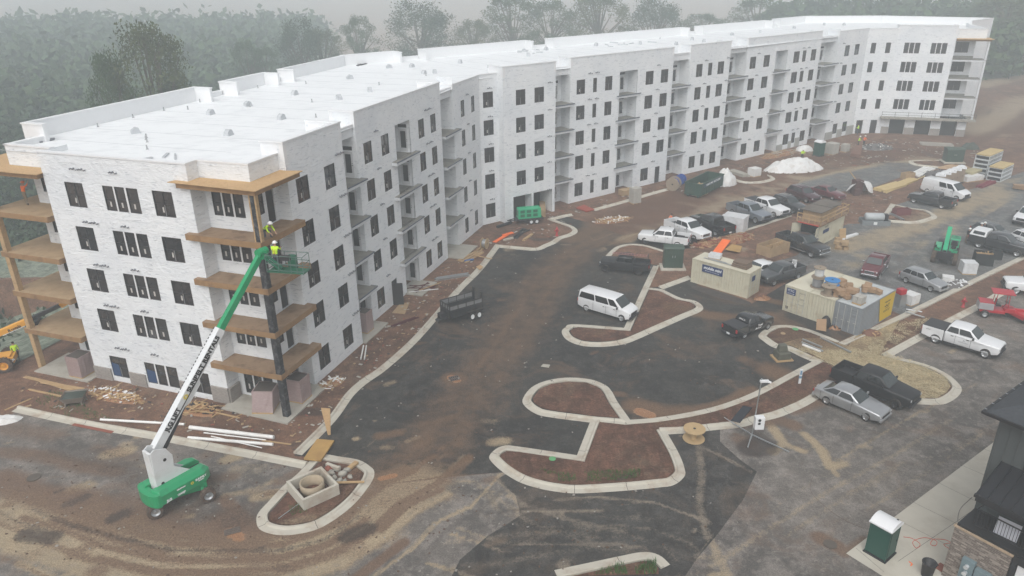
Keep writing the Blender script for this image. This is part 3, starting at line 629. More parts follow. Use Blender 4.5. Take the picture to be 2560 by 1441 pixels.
recess(F1,6.3,10.19,0,-1.15,-3.1,cheek=(-2.55,-1.6),back=False)
facade(F1,10.19,26.7,-1.15,[(11.25,12.6,'D'),(14.25,15.6,'D',(1,)),(21.5,22.75,'D'),(24.2,25.4,'D')],extra=[(16.85,19.75,-.3,2.7,1)]+[(16.85,19.75,FL[r],FL[r]+3.05,1) for r in (5,4,3,2)]+[(14.0,15.15,.0,2.35)])
def inner_recess(fr,s0,s1,t,tb,cheek=None):
    for r in (5,4,3,2,1):
        z=FL[r] if r>1 else -.2; zt=z+3.05 if r>1 else 2.7
        wall(fr,tb,t,s0,z,zt,along='t'); wall(fr,tb,t,s1,z,zt,door_holes(fr,cheek[0],cheek[1],s1,max(z,.0),'t',r) if cheek else (),along='t')
        d0=s1-1.55; wall(fr,s0,s1,tb,z,zt,[(d0,d0+.95,z+.05,z+2.15),(d0,d0+.95,z+2.3,z+2.62),(s0+.25,s0+1.0,z+.8,z+2.5)])
        WIN.append((fr,d0,d0+.95,tb,z+.05,z+2.15,'P','s',r)); WIN.append((fr,d0,d0+.95,tb,z+2.3,z+2.62,'V','s',r)); WIN.append((fr,s0+.25,s0+1.0,tb,z+.8,z+2.5,'N','s',r))
        walls.add([tuple(fr.w(a,t_,zt)) for a,t_ in ((s0,t),(s1,t),(s1,tb),(s0,tb))],[(0,1,2,3)])
inner_recess(F1,16.85,19.75,-1.15,-2.95,cheek=(-2.4,-1.5))
WIN.append((F1,14.0,15.15,-1.15,0,2.35,'O','s',1))
recess(F1,26.7,30.6,-1.15,-1.5,-3.2)
facade(F1,30.6,37.95,-1.5,[(32.65,33.62,'D'),(35.6,36.55,'D')],z1=17.75)
# angled piece and tower
aS=F2.w(-15.2,.28); 
facade(F2,-15.25,-12.25,.28,[(-14.3,-12.9,'D')],z1=17.75)
wall(F2,.28,1.35,-12.25,-.3,18.5,along='t')
facade(F2,-12.25,-4.46,1.35,[(-10.42,-9.03,'D'),(-7.68,-6.24,'D')],rows=(5,4,3,2),extra=[(-11.1,-8.25,-.3,3.05),(-7.85,-4.87,-.3,3.03)])
WIN.append((F2,-11.1,-8.25,1.35-1.2,-.3,3.1,'G','s',1)); WIN.append((F2,-7.85,-4.87,1.35-2.5,-.3,3.1,'G','s',1))
walls.add([tuple(F2.w(a,t_,z)) for a,t_,z in ((-4.87,1.35,-.3),(-4.87,-1.2,-.3),(-4.87,-1.2,3.03),(-4.87,1.35,3.03))],[(0,1,2,3)])
recess(F2,-4.46,-1.0,1.35,0,-1.75)
facade(F2,-1.0,17.4,0,[(0.03,1.42,'D'),(2.79,3.42,'N'),(4.86,6.09,'D'),(12.2,13.65,'D'),(15.1,16.5,'D',(1,))],extra=[(7.4,10.65,FL[r],FL[r]+3.05,1) for r in (5,4,3,2)]+[(7.4,10.65,-.3,2.75,1),(15.1,16.1,0,2.35)])
WIN.append((F2,15.1,16.1,0,0,2.35,'O','s',1))
inner_recess(F2,7.4,10.65,0,-1.8)
recess(F2,17.4,21.45,0,-.55,-2.4)
facade(F2,21.45,30.12,-.55,[(22.85,24.15,'D'),(25.4,26.25,'N'),(27.5,28.85,'D')])
recess(F2,30.12,34.7,-.55,-1.1,-3.1)
facade(F2,34.7,53.75,-1.1,[(35.6,37.0,'D'),(38.95,40.4,'D'),(46.6,48.1,'D'),(48.97,49.9,'N'),(51.3,52.65,'D')],extra=[(41.9,44.9,FL[r],FL[r]+3.05,1) for r in (5,4,3,2)]+[(41.9,44.9,-.3,2.75,1)])
inner_recess(F2,41.9,44.9,-1.1,-2.9)
recess(F2,53.75,58.45,-1.1,-.85,-3.1)
facade(F2,58.45,67.2,-.85,[(60.65,62.0,'D'),(63.65,65.0,'D')],z1=18.2,rows=(5,4,3,2,1))
# bent link to the far wing
e0=F2.w(67.2,-.85); e1=F3.w(-1.3,0); dv=e1-e0; F4=Fr((e0.x,e0.y),math.degrees(math.atan2(dv.y,dv.x))); L4=dv.length
facade(F4,0,L4,0,[(L4*.16,L4*.16+.85,'N'),(L4*.66,L4*.66+.85,'N')],z1=18.1,rows=(5,4,3,2),extra=[(L4*.1,L4*.1+1.2,-.3,2.4),(L4*.6,L4*.6+1.2,-.3,2.4)])
WIN.append((F4,L4*.1,L4*.1+1.2,-.2,-.3,2.4,'G','s',1)); WIN.append((F4,L4*.6,L4*.6+1.2,-.2,-.3,2.4,'G','s',1))
# far wing
facade(F3,-1.3,7.9,0,[(0.03,2.5,'T'),(4.25,6.7,'T')],rows=(5,4,3,2),z1=18.6,z0=3.0)
wall(F3,-1.3,12.3,0,-.8,3.0,[(-.05,2.45,-.8,2.68),(4.13,6.65,-.8,2.68),(8.3,10.85,-.8,2.68)])
for a in (-.05,4.13,8.3): WIN.append((F3,a,a+2.5,-.5,-.8,2.7,'G','s',1))
wall(F3,-2.8,0,7.9,3.0,16.5,along='t'); facade(F3,7.9,11.6,-2.6,[(8.6,10.6,'D')],rows=(5,4,3,2),z1=16.5,z0=3.0)
wall(F3,-16,-2.6,11.6,3.0,16.5,along='t'); wall(F3,-16,0,12.3,-.8,3.1,along='t')
wall(F3,7.9,12.6,-.9,16.3,18.0); wall(F3,-16,-.9,12.6,16.3,18.0,along='t'); wall(F3,-.9,0,7.9,16.3,18.6,along='t')
# back walls
bk=[F1.w(-1,-23),F1.w(45.2,-23.3),F2.w(-13.7,-21.6),F2.w(81.5,-23.2),F2.w(92.4,-12.6),F3.w(18,-20),F3.w(12.6,-12)]
bkw=MB()
for a,b_ in zip(bk,bk[1:]): walls.add([(a.x,a.y,-8),(b_.x,b_.y,-8),(b_.x,b_.y,17.6),(a.x,a.y,17.6)],[(0,1,2,3)])
a=F1.w(-1,-23);b_=F1.w(-1,-21); walls.add([(a.x,a.y,-8),(b_.x,b_.y,-8),(b_.x,b_.y,17.6),(a.x,a.y,17.6)],[(0,1,2,3)])
bm_w=walls.build('wall',wrap,BLD,label='walls wrapped in wrinkled white house wrap')
# roof deck polygon
front=[F1.w(-5.0,-17),F1.w(-5.0,-4.5),F1.w(-4.0,-4.5),F1.w(-4.0,-.55),F1.w(-.9,-.55),F1.w(-.9,-.05),F1.w(6.3,-.05),F1.w(6.3,-1.2),F1.w(37.9,-1.55),F2.w(-12.2,.25),F2.w(-12.2,1.3),F2.w(-4.46,1.3),F2.w(-4.46,0),F2.w(17.4,-.1),F2.w(17.4,-.7),F2.w(67.2,-1.15),F4.w(L4*.5,-.1),F3.w(-1.3,-.05),F3.w(7.9,-.05),F3.w(7.9,-.95),F3.w(12.6,-.95)]
poly=[tuple(p[:2]) for p in front]+[tuple(p[:2]) for p in (F3.w(12.6,-12),F3.w(18,-20),F2.w(92.4,-12.6),F2.w(81.5,-23.1),F2.w(-13.7,-21.6),F1.w(45.2,-23.2),F1.w(-.9,-22.9),F1.w(-.9,-21.35),F1.w(-3.9,-21.35),F1.w(-3.9,-17))]
r=delaunay_2d_cdt([Vector(p) for p in poly],[],[list(range(len(poly)))],1,1e-4)
rm=MB(); rm.add([(v.x,v.y,17.3) for v in r[0]],[tuple(f) for f in r[2]])
rm.build('roof_deck',tpo,BLD,label='white membrane flat roof')
seam=MB()
for k in range(24):
    a=F1.w(-4+k*2.0,-22.5,17.306); b_=F1.w(-4+k*2.0,-1.6 if k>2 else -5,17.306); 
    if k%2==0: seam.beam(a,b_,.05,.006)
for k in range(22):
    seam.beam(F2.w(-10+k*3.6,-20.8,17.306),F2.w(-10+k*3.6,-1.4,17.306),.05,.006)
seam.build('roof_seam',M('seam_grey',(.5,.52,.54),.5),BLD)
# parapets
pb=MB()
def par(fr,pts,z,th=.32,lip=.05,base=17.3,closed=False):
    """pts (s,t) outer line; wall thickness towards the left of travel; white cap"""
    P=[fr.w(*p) for p in pts]
    for i in range(len(P)-1):
        a,b=P[i],P[i+1]; e=(b-a).normalized(); n_=Vector((-e.y,e.x,0)); L=(b-a).length
        Mx=T(a)@Matrix([[e.x,n_.x,0,0],[e.y,n_.y,0,0],[0,0,1,0],[0,0,0,1]])
        pb.box(-.004*i,L+.003*(i+1),.006,th,base,z-.02*(i%2)*.2,0,R=Mx); pb.box(-.05-.003*i,L+.05,-.05-.002*i,th+.04,z-.07-.002*(i%3),z+.03+.003*i,1,R=Mx)
H_,L_=18.5,17.75
par(F1,[(-5.05,-17.05),(-5.05,-4.46),(-4.0,-4.46),(-4.0,-.5),(-.9,-.5)][::1],L_+.0,th=.3)
par(F1,[(-3.95,-21.4),(-3.95,-17.1)],L_-.02); par(F1,[(-1,-21.4),(-3.95,-21.4)],L_-.03)
par(F1,[(-.9,-1.8),(-.9,0),(6.3,0),(6.3,-2.6)],H_)
par(F1,[(6.4,-1.35),(10.1,-1.35)],17.5,th=.25)
par(F1,[(10.19,-3.4),(10.19,-1.15),(26.7,-1.15),(26.7,-3.4)],H_+.02)
par(F1,[(26.8,-1.7),(30.5,-1.7)],17.5,th=.25)
par(F1,[(30.6,-2.7),(30.6,-1.5),(37.95,-1.5)],L_)
par(F2,[(-15.2,.28),(-12.25,.28)],L_+.01)
par(F2,[(-12.25,-1.5),(-12.25,1.35),(-4.46,1.35),(-4.46,-1.5)],H_)
par(F2,[(-4.36,-.3),(-1.1,-.3)],17.5,th=.25)
par(F2,[(-1.0,-2.4),(-1.0,0),(17.4,0),(17.4,-2.6)],H_+.02)
par(F2,[(17.5,-.75),(21.4,-.75)],17.5,th=.25)
par(F2,[(21.45,-3),(21.45,-.55),(30.12,-.55),(30.12,-3)],H_)
par(F2,[(30.2,-1.3),(34.6,-1.3)],17.5,th=.25)
par(F2,[(34.7,-3.4),(34.7,-1.1),(53.75,-1.1),(53.75,-3.2)],H_+.02)
par(F2,[(53.8,-1.3),(58.4,-1.3)],17.5,th=.25)
par(F2,[(58.45,-3),(58.45,-.85),(67.2,-.85)],18.2); par(F4,[(0,0),(L4,0)],18.1)
par(F3,[(-1.3,-2),(-1.3,0),(7.9,0),(7.9,-2.2)],18.62); par(F3,[(7.9,-.9),(12.6,-.9),(12.6,-12)],18.0)
# back parapets, high pieces with low gaps
def bpar(fr,a,b,ts,hi=True,ret=2.1):
    if hi: par(fr,[(b,ts+ret),(b,ts),(a,ts),(a,ts+ret)],18.6)
    else: par(fr,[(b,ts),(a,ts)],17.75)
for a,b,h in ((-1.0,17.6,1),(17.7,21.1,0),(21.2,28.4,1),(28.5,30.9,0)): bpar(F1,a,b,-23.0,h)
par(F1,[(45.2,-23.2),(31,-23.0),(31,-20.9)],18.6); par(F2,[(-13.7,-19.5),(-13.7,-21.6),(-21.4,-21.8)],18.62)
for a,b,h in ((-13.6,-10.2,0),(-10.1,8.4,1),(8.5,12.1,0),(12.2,42.7,1),(42.8,46.1,0),(46.2,66.3,1),(66.4,70,0)): bpar(F2,a,b,-21.6,h)
par(F2,[(92.4,-12.6),(81.5,-23.2),(70.1,-22.8),(70.1,-20.8)],18.6); 
A_=F2.w(92.4,-12.6); B_=F3.w(18,-20); 
wf=Fr((0,0),0); par(wf,[(F3.w(12.6,-12).x,-F3.w(12.6,-12).y),(F3.w(18,-20).x,-F3.w(18,-20).y),(A_.x,-A_.y)],18.6)
pb.build('parapet',[coping,coping],BLD,label='white wrapped parapets around the roof')
# windows: the 100 nearest are parts of their own
def pane_mesh(kind,w,h):
    """x across, z up, y into the wall; returns mesh builders pane, frame"""
    g=MB(); f=MB(); st=MB()
    if kind=='T': cells=[(0,w*.33-.08),(w*.33+.04,w*.64-.04),(w*.67+.02,w)]
    else: cells=[(0,w)]
    for a,b in cells:
        g.box(a,b,.06,.08,0,h)
        e=.055
        for q in ((a,a+e,0,h),(b-e,b,0,h),(a+e,b-e,0,e),(a+e,b-e,h-e,h)): f.box(q[0],q[1],.015,.075,q[2],q[3])
        f.box(a+e,b-e,.03,.076,h*.47,h*.47+.045)
        if kind=='D' and b-a>.9: f.box((a+b)/2-.03,(a+b)/2+.03,.025,.0765,h*.47+.05,h-e); f.box((a+b)/2-.03,(a+b)/2+.03,.025,.0765,e,h*.465,2)
        for c in ((a+b)/2-(.25 if kind=='D' else .12),): st.box(c,c+.13,.052,.058,h*.16,h*.36)
    if kind=='T':
        for a,b in ((cells[0][1],cells[1][0]),(cells[1][1],cells[2][0])): f.box(a,b,.0,.09,0,h,1)
    return g,f,st
cam_p=Vector((0,0,CAM_Z)); wl=[w for w in WIN if w[6] in 'DTN']
def wpos(w):
    fr,a0,a1,t,z0,z1=w[:6]; return fr.w((a0+a1)/2,t,(z0+z1)/2) if w[7]=='s' else fr.w(t,(a0+a1)/2,(z0+z1)/2)
wl.sort(key=lambda w:(wpos(w)-cam_p).length)
cache={}; far=MB()
bluefilm=M('blue_window_film',(.03,.07,.16),.3)
for i,w_ in enumerate(wl):
    fr,a0,a1,t,z0,z1,k,al,r=w_
    if al=='s': X=Matrix.Translation(fr.w(a0,t,z0))@RZ(fr.az)
    else: X=Matrix.Translation(fr.w(t,a0,z0))@RZ(fr.az-rad(90))
    key=(k,round(a1-a0,1),round(z1-z0,2)); W_=a1-a0
    if i<100:
        if key not in cache:
            g,f,st=pane_mesh(k,W_,z1-z0); go=g.build('window',glass); fo=f.build('window_frame',[frame_m,paint_w,munt],go); so_=st.build('sticker',stk,go)
            cache[key]=(go,fo,so_); go.matrix_world=X; go.parent=BLD
        else:
            go0,fo0,so0=cache[key]; go=go0.copy(); COL.objects.link(go); go.matrix_world=X; go.parent=BLD; fo=fo0.copy(); COL.objects.link(fo); fo.parent=go
            if random.random()<.6: so_=so0.copy(); COL.objects.link(so_); so_.parent=go
    else:
        g,f,st=pane_mesh(k,W_,z1-z0)
        for q,mi in ((g,0),(f,1)):
            o=len(far.v); far.v+=[tuple(X@Vector(p)) for p in q.v]; far.f+=[[j+o for j in ff] for ff in q.f]; far.m+=[mi+m_ for m_ in q.m]; far.sm+=q.sm
far.build('window',[glass,frame_m,paint_w,munt],BLD,kind='stuff',label='remaining dark windows of the far facades')
# blue film on lower left panes (ground row of the gable)
bf=MB()
for a0,a1 in ((-15.15,-14.45),(-11.8,-11.0)): bf.add([tuple(F1.w(-5.05+.02,a,z)) for a,z in ((a0,.5),(a1,.5),(a1,1.5),(a0,1.6))],[(0,1,2,3)])
bf.build('window_film',bluefilm,BLD)
# doors, vents, openings
for w_ in WIN:
    fr,a0,a1,t,z0,z1,k,al,r=w_
    if k in 'DTN': continue
    X=Matrix.Translation(fr.w(a0,t,z0))@RZ(fr.az) if al=='s' else Matrix.Translation(fr.w(t,a0,z0))@RZ(fr.az-rad(90))
    W_=a1-a0; H0=z1-z0
    if k=='P':
        key=('P',)
        if key in cache:
            d0=cache[key]; d=d0[0].copy(); COL.objects.link(d); d.matrix_world=X; d.parent=BLD
            for c0 in d0[1:]: c1=c0.copy(); COL.objects.link(c1); c1.parent=d
        else:
            q=MB(); q.box(0,W_,.03,.08,0,H0); d=q.build('balcony_door',door_w); d.matrix_world=X; d.parent=BLD
            g=MB(); g.box(.22,W_-.2,.018,.028,.35,H0-.2); c1=g.build('glazing',glass,d); h=MB(); h.cyl((W_-.09,.03,1.),(W_-.09,-.03,1.),.035); h.cyl((W_-.09,.03,1.15),(W_-.09,-.01,1.15),.03); c2=h.build('handle',black,d); cache[key]=(d,c1,c2)
    elif k=='V':
        q=MB(); q.box(0,W_,.03,.08,0,H0); d=q.build('transom_window',glass); d.matrix_world=X; d.parent=BLD
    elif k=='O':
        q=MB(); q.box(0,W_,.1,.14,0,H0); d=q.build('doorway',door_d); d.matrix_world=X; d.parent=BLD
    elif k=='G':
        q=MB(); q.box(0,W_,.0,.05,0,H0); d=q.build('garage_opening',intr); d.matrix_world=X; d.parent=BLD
        if fr is F2:
            q=MB(); q.box(-.05,0,-1.4,0,0,H0); q.box(W_,W_+.05,-1.4,0,0,H0); q.build('garage_jamb',wrap,BLD,xf=X)
# open black door leaf by the ground recess and loose door
q=MB(); q.box(0,.95,-.03,.03,0,2.2); q.build('door_leaf',door_d,BLD,xf=Matrix.Translation(F1.w(14.0,-1.1,0))@RZ(F1.az-rad(70)))
# balcony slabs
def slab(fr,s0,s1,t0,t1,z,label=None):
    q=MB(fr.M()); q.box(s0,s1,-t1,-t0,z-.33,z-.03,0); q.box(s0-.03,s1+.03,-t1-.03,-t0,z-.03,z,1); q.box(s0-.06,s1+.06,-t1-.06,-t1-.03,z-.09,z+.02,2); q.box(s1+.03,s1+.06,-t1-.03,-t0-.4,z-.09,z+.02,2)
    q.build('balcony',[fascia,slabtop,bluetape],BLD)
for r in (5,4,3,2):
    z=FL[r]
    slab(F1,7.35,10.35,-3.05,-.55,z); slab(F1,15.9,20.5,-2.85,-.65,z); slab(F1,27.2,31.2,-3.5,-.95,z)
    slab(F2,-4.1,-.85,-2.35,.65,z); slab(F2,6.95,11.2,-1.75,.15,z); slab(F2,17.9,21.75,-2.95,-.45,z); slab(F2,30.7,35.0,-3.5,-.75,z); slab(F2,41.3,45.6,-2.85,-.8,z); slab(F2,54.6,58.9,-3.3,-.6,z)
    q=MB(F3.M()); q.box(7.95,13.0,-.2,2.6,z-.3,z-.03,0); q.box(7.9,13.05,-.24,2.6,z-.03,z,1); q.box(8.1,11.5,2.1,2.5,z,z+.35,1); q.build('balcony',[fascia,slabtop],BLD) if r>2 else None
# wooden corner balconies (right) and their roof
def wslab(mb,pts,z,h=.42,mi=0,mt=1): mb.prism([tuple((F1.w(a,t))[:2]) for a,t in pts],z-h,z-.02,mi); mb.prism([tuple((F1.w(a,t))[:2]) for a,t in [(p[0],p[1]) for p in pts]],z-.02,z,mt)
Lp=[(SI+.05,-5.2),(-5.45,-5.2),(-5.45,.72),(-.5,.72),(-.5,TI+.05),(SI+.05,TI+.05)]
beamw=M('timber_fascia',(.3,.18,.085),.75,var=.3,sc=2,stain=(.15,.08,.04),stsc=1.4,stamt=.6)
for r in (5,4,3,2):
    q=MB(); wslab(q,[p if p[0]!=SI+.05 else p for p in Lp],FL[r]); q.build('corner_balcony',[beamw,ply],BLD,label='bare plywood corner balcony')
q=MB(); rp=[(-4.02,-5.05),(-5.55,-5.7),(-5.75,1.15),(-.6,1.1),(-.9,.0),(-.9,-.5),(-4.02,-.5)]
q.prism([tuple(F1.w(a,t)[:2]) for a,t in rp],16.55,16.6,0); q.prism([tuple(F1.w(a,t)[:2]) for a,t in [(-3.8,-5.0),(-5.4,-5.2),(-5.5,.9),(-.7,.9),(-.7,-.8),(-3.8,-.8)]],16.2,16.55,1)
q.build('corner_roof',[osb,beamw],BLD,label='new orange sheathing roof over the corner balconies')
# posts
q=MB(F1.M()); q.box(-5.42,-5.0,-.7,-.28,0,13.0); q.build('post_wrap',black_wrap,BLD,label='tall corner post wrapped in black paper')
q=MB(F1.M()); q.box(-5.36,-5.06,-.64,-.34,13.1,16.2); q.build('post_wrap',black_wrap,BLD)
q=MB(F1.M()); q.box(-5.34,-5.08,-.76,-.645,13.1,16.2); q.box(-5.34,-5.08,-.335,-.22,13.1,16.2); q.build('timber_post',wood,BLD)
# left timber balconies
for r in (5,4,3,2):
    q=MB(); z=FL[r]; pts=[(-2.8,-23.0),(-5.4,-23.0),(-5.4,-17.25),(-2.8,-17.02)]
    q.prism([tuple(F1.w(a,t)[:2]) for a,t in pts],z-.42,z-.02,0); q.prism([tuple(F1.w(a,t)[:2]) for a,t in pts+[(0.5,-21.1),(.5,-23.0)]],z-.02,z,1)
    q.prism([tuple(F1.w(a,t)[:2]) for a,t in [(.5,-23.0),(-2.8,-23.0),(-2.8,-21.05),(.5,-21.05)]],z-.42,z-.02,0)
    q.build('side_balcony',[beamw,ply2],BLD,label='plywood side balcony on a timber frame')
q=MB(); q.prism([tuple(F1.w(a,t)[:2]) for a,t in [(-3.4,-25),(-5.7,-24.6),(-5.6,-16.9),(-4.0,-17.0),(-4,-21.4),(-1,-21.4),(-1,-25)]],16.2,16.26,0); q.prism([tuple(F1.w(a,t)[:2]) for a,t in [(-2.8,-24.4),(-5.4,-24.2),(-5.4,-17.2),(-3,-17.1)]],15.85,16.2,1)
q.build('side_roof',[osb,beamw],BLD,label='orange sheathing roof over the side balconies')
q=MB(F1.M()); q.box(-5.35,-4.95,22.35,22.75,0,15.9); q.build('timber_post',wood,BLD,label='tall timber post of the side balconies'); q=MB(F1.M()); q.box(.2,.5,22.5,22.8,-1,15.9); q.build('timber_post',wood,BLD)
# patios
for pts,nm in (([(-3.7,-4.6),(-5.9,-4.6),(-6.1,1.1),(-.8,1.0),(-.9,-1)],'patio'),([(-2.8,-22.4),(-6.0,-22.4),(-6.0,-16.9),(-5.0,-16.95),(-2.8,-17)],'patio'),([(6.3,-3),(6.3,.3),(10.3,.3),(10.3,-3)],'patio'),([(16.5,-2),(16.5,.6),(20,.6),(20,-2)],'patio'),([(26.7,-3),(26.7,.6),(31.,.6),(31,-3)],'patio')):
    q=MB(); q.prism([tuple(F1.w(a,t)[:2]) for a,t in pts],-.1,.1); q.build('patio',conc,BLD)
# stone veneer along the foot of the gable and the far end
q=MB(F1.M())
for a,b,h in ((-16.98,-15.3,1.05),(-13.5,-11.95,1.1),(-8.75,-7.75,1.2),(-5.9,-4.42,1.3)): q.box(-5.17,-5.05,-b,-a,-.3,h)
q.box(-5.05,-3.9,4.3,4.46,-.2,1.25)
q.build('stone_veneer',stone,BLD,label='grey stone veneer along the foot of the gable',bevel=.02)
q=MB(F3.M())
for a,b in ((-1.3,-.1),(2.5,4.08),(6.7,8.25),(10.9,12.3)): q.box(a,b,-.12,0,-.5,1.2)
q.build('stone_veneer',stone,BLD); q=MB(F2.M())
for a,b,h in ((58.45,60.6,1.3),(62.05,63.6,1.4),(65.05,67.2,1.6),(45,46.5,1.0),(48.15,48.9,1.2),(50,51.2,1.5)): q.box(a,b,.72 if a>55 else .98,.85 if a>55 else 1.1,-.3,h)
q.build('stone_veneer',M('grey_scratch_coat',(.36,.36,.34),.9,var=.15),BLD)
# far wing: concrete ledge with rail, corner post, roof
q=MB(F3.M()); q.box(-1.8,13.4,-1.15,0,2.78,3.1); q.box(12.3,13.4,0,3,2.78,3.1); q.build('ledge',M('stained_ledge',(.33,.31,.27),.85,var=.25,stain=(.15,.13,.1),stsc=2,stamt=.6),BLD)
q=MB(F3.M())
for zz in (3.55,4.0): q.tube([(-1.7,-1.1,zz),(13.3,-1.1,zz),(13.3,2.5,zz)],.03)
for k in range(8): q.cyl((-1.7+k*2.14,-1.1,3.1),(-1.7+k*2.14,-1.1,4.1),.03)
q.build('guard_rail',dark_metal,BLD)
q=MB(F3.M()); q.box(12.75,13.05,-.2,.1,3.1,16.2); q.build('post',fascia,BLD)
q=MB(F3.M()); q.box(7.95,13.5,-.6,2.6,16.42,16.5); q.box(8,13.2,-.3,2.6,16.15,16.42,1); q.build('corner_roof',[osb,beamw],BLD)
# wall vents / pipe stubs in clusters
vt=MB(); vt.cyl((-.24,0,0),(-.22,-.16,-.02),.055,n=8); vt.cyl((.02,0,.03),(.02,-.14,.0),.07,n=8); vt.cyl((.3,0,-.03),(.3,-.14,-.05),.05,n=8)
v0=None; vents=[]
for r in (5,4,3,2,1):
    z=HEAD[r]+.42 if r>1 else 3.05
    zz=z if r<5 else 16.75
    vents+=[(F1,-5.05,-14.0,zz,'t'),(F1,-5.05,-13.3,zz,'t'),(F1,-5.05,-10.6,zz,'t'),(F1,5.4,0,z+.1,'s'),(F1,5.9,0,z+.1,'s'),(F1,13.4,-1.15,z+.2,'s'),(F1,23.2,-1.15,z+.25,'s'),(F1,24.0,-1.15,z+.25,'s'),(F1,34.4,-1.5,z,'s'),(F2,-13.4,.28,z,'s'),(F2,-5.4,1.35,z,'s'),(F2,2.2,0,z+.25,'s'),(F2,3.4,0,z+.25,'s'),(F2,14.5,0,z+.25,'s'),(F2,24.8,-.55,z,'s'),(F2,29.6,-.55,z,'s'),(F2,37.5,-1.1,z,'s'),(F2,49,-1.1,z,'s'),(F2,50.4,-1.1,z,'s'),(F2,60,-.85,z,'s')]
for fr,a,b_,z,al in vents:
    X=(Matrix.Translation(fr.w(a,b_,z))@RZ(fr.az)) if al=='s' else (Matrix.Translation(fr.w(a,b_,z))@RZ(fr.az-rad(90)))
    if v0 is None: v0=vt.build('wall_vent',M('vent_grey',(.2,.21,.23),.5),BLD,xf=X)
    else: c1=v0.copy(); COL.objects.link(c1); c1.parent=BLD; c1.matrix_local=X
# roof fittings
rv=MB(); rv.add([(-.45,-.28,0),(.45,-.28,0),(.45,.28,0),(-.45,.28,0),(-.4,-.25,.35),(.0,-.25,.62),(.0,.25,.62),(-.4,.25,.35),(.3,-.25,.5),(.3,.25,.5)],[(0,1,8,5,4),(3,7,6,9,2),(0,4,7,3),(4,5,6,7),(5,8,9,6),(1,2,9,8)]); rv.box(.3,.36,-.2,.2,.08,.3,1)
r0=None
RV=[(340,330,0),(572,335,.4),(527,283,0),(704,295,.5),(620,262,0),(737,234,0),(875,194,0),(848,245,1.2),(925,226,.6),(973,167,0),(1030,165,0),(1087,180,.6),(1060,182,.5),(1150,155,.3),(1320,137,.2),(1365,122,.2),(1490,111,0),(1600,108,0),(1690,109,.2),(1730,97,0),(1760,102,.3),(1830,85,0),(1900,79,.2),(1985,68,.2),(2060,60,.3),(2110,60,.5)]
for i,(x,y,a) in enumerate(RV):
    p=G(x,y+4,17.3); X=Matrix.Translation(p)@RZ(rad(35+i*17%50)+a)@Matrix.Scale(.8,4)
    if r0 is None: r0=rv.build('roof_vent',[M('vent_galv',(.5,.52,.54),.5),black],BLD,xf=X)
    else: c1=r0.copy(); COL.objects.link(c1); c1.parent=BLD; c1.matrix_local=X
pp=MB(); pp.cyl((0,0,0),(0,0,.32),.055,n=8); pp.cyl((0,0,.0),(0,0,.06),.12,.07,n=8); p0=None
for x,y in ((366,345),(368,356),(368,374),(365,350),(245,318),(333,295),(410,277),(500,256),(645,221),(590,228),(470,274),(790,294),(780,256),(765,210),(1220,170),(948,213),(1065,190),(1345,163),(1510,100),(1560,112),(1650,98),(690,212),(625,268)):
    X=Matrix.Translation(G(x,y,17.3))
    if p0 is None: p0=pp.build('vent_pipe',M('pipe_grey',(.35,.36,.37),.5),BLD,xf=X)
    else: c1=p0.copy(); COL.objects.link(c1); c1.parent=BLD; c1.matrix_local=X

# loose material on the roof
rl=MB(); ro=random.Random(4)
def rbits(px_,py_,n,sp_,mt,nm):
    q=MB(); p=G(px_,py_,17.3)
    for k in range(n): q.cbox((p.x+ro.gauss(0,sp_),p.y+ro.gauss(0,sp_),17.36),(ro.uniform(.3,1.8),ro.uniform(.08,.3),.1),R=RZ(ro.uniform(0,3)))
    o=q.build(nm,mt,kind='stuff')
rbits(1110,136,16,1.4,M('blue_white_roll',(.35,.4,.55),.5),'roof_material'); rbits(1150,132,8,1.2,M('vent_galv',(.5,.52,.54),.5),'roof_material'); rbits(888,163,5,.5,dark_metal,'roof_material'); rbits(100,352,5,.4,M('vent_grey',(.2,.21,.23),.5),'roof_material'); rbits(1290,128,12,2.5,M('vent_galv',(.5,.52,.54),.5),'roof_material'); rbits(1500,110,12,3.5,M('vent_galv',(.5,.52,.54),.5),'roof_material'); rbits(400,390,3,.8,M('vent_galv',(.5,.52,.54),.5),'roof_material')
# ------------------------------------------------------------------ vehicles
def carpaint(name,col,rough=.28,metal=.0,coat=.8):
    return M(name,col,rough,metal,var=.05,sc=.8,coat=coat,spec=.5,stain=tuple(c*.6+.02 for c in col),stsc=1.3,stamt=.25)
P_white=carpaint('white_car_paint',(.76,.77,.78)); P_black=carpaint('black_car_paint',(.012,.012,.014),.22); P_silver=carpaint('silver_car_paint',(.42,.43,.44),.3,.55); P_gray=carpaint('grey_car_paint',(.09,.095,.1),.3,.4)
P_matt=carpaint('matt_dark_car_paint',(.012,.0125,.014),.5,0,.1); P_char=carpaint('charcoal_car_paint',(.04,.043,.047),.25,.3); P_maroon=carpaint('maroon_car_paint',(.13,.022,.028),.28,.2); P_mar2=carpaint('dark_maroon_car_paint',(.065,.016,.025),.25,.3); P_blueg=carpaint('blue_grey_car_paint',(.26,.29,.33),.3,.5)
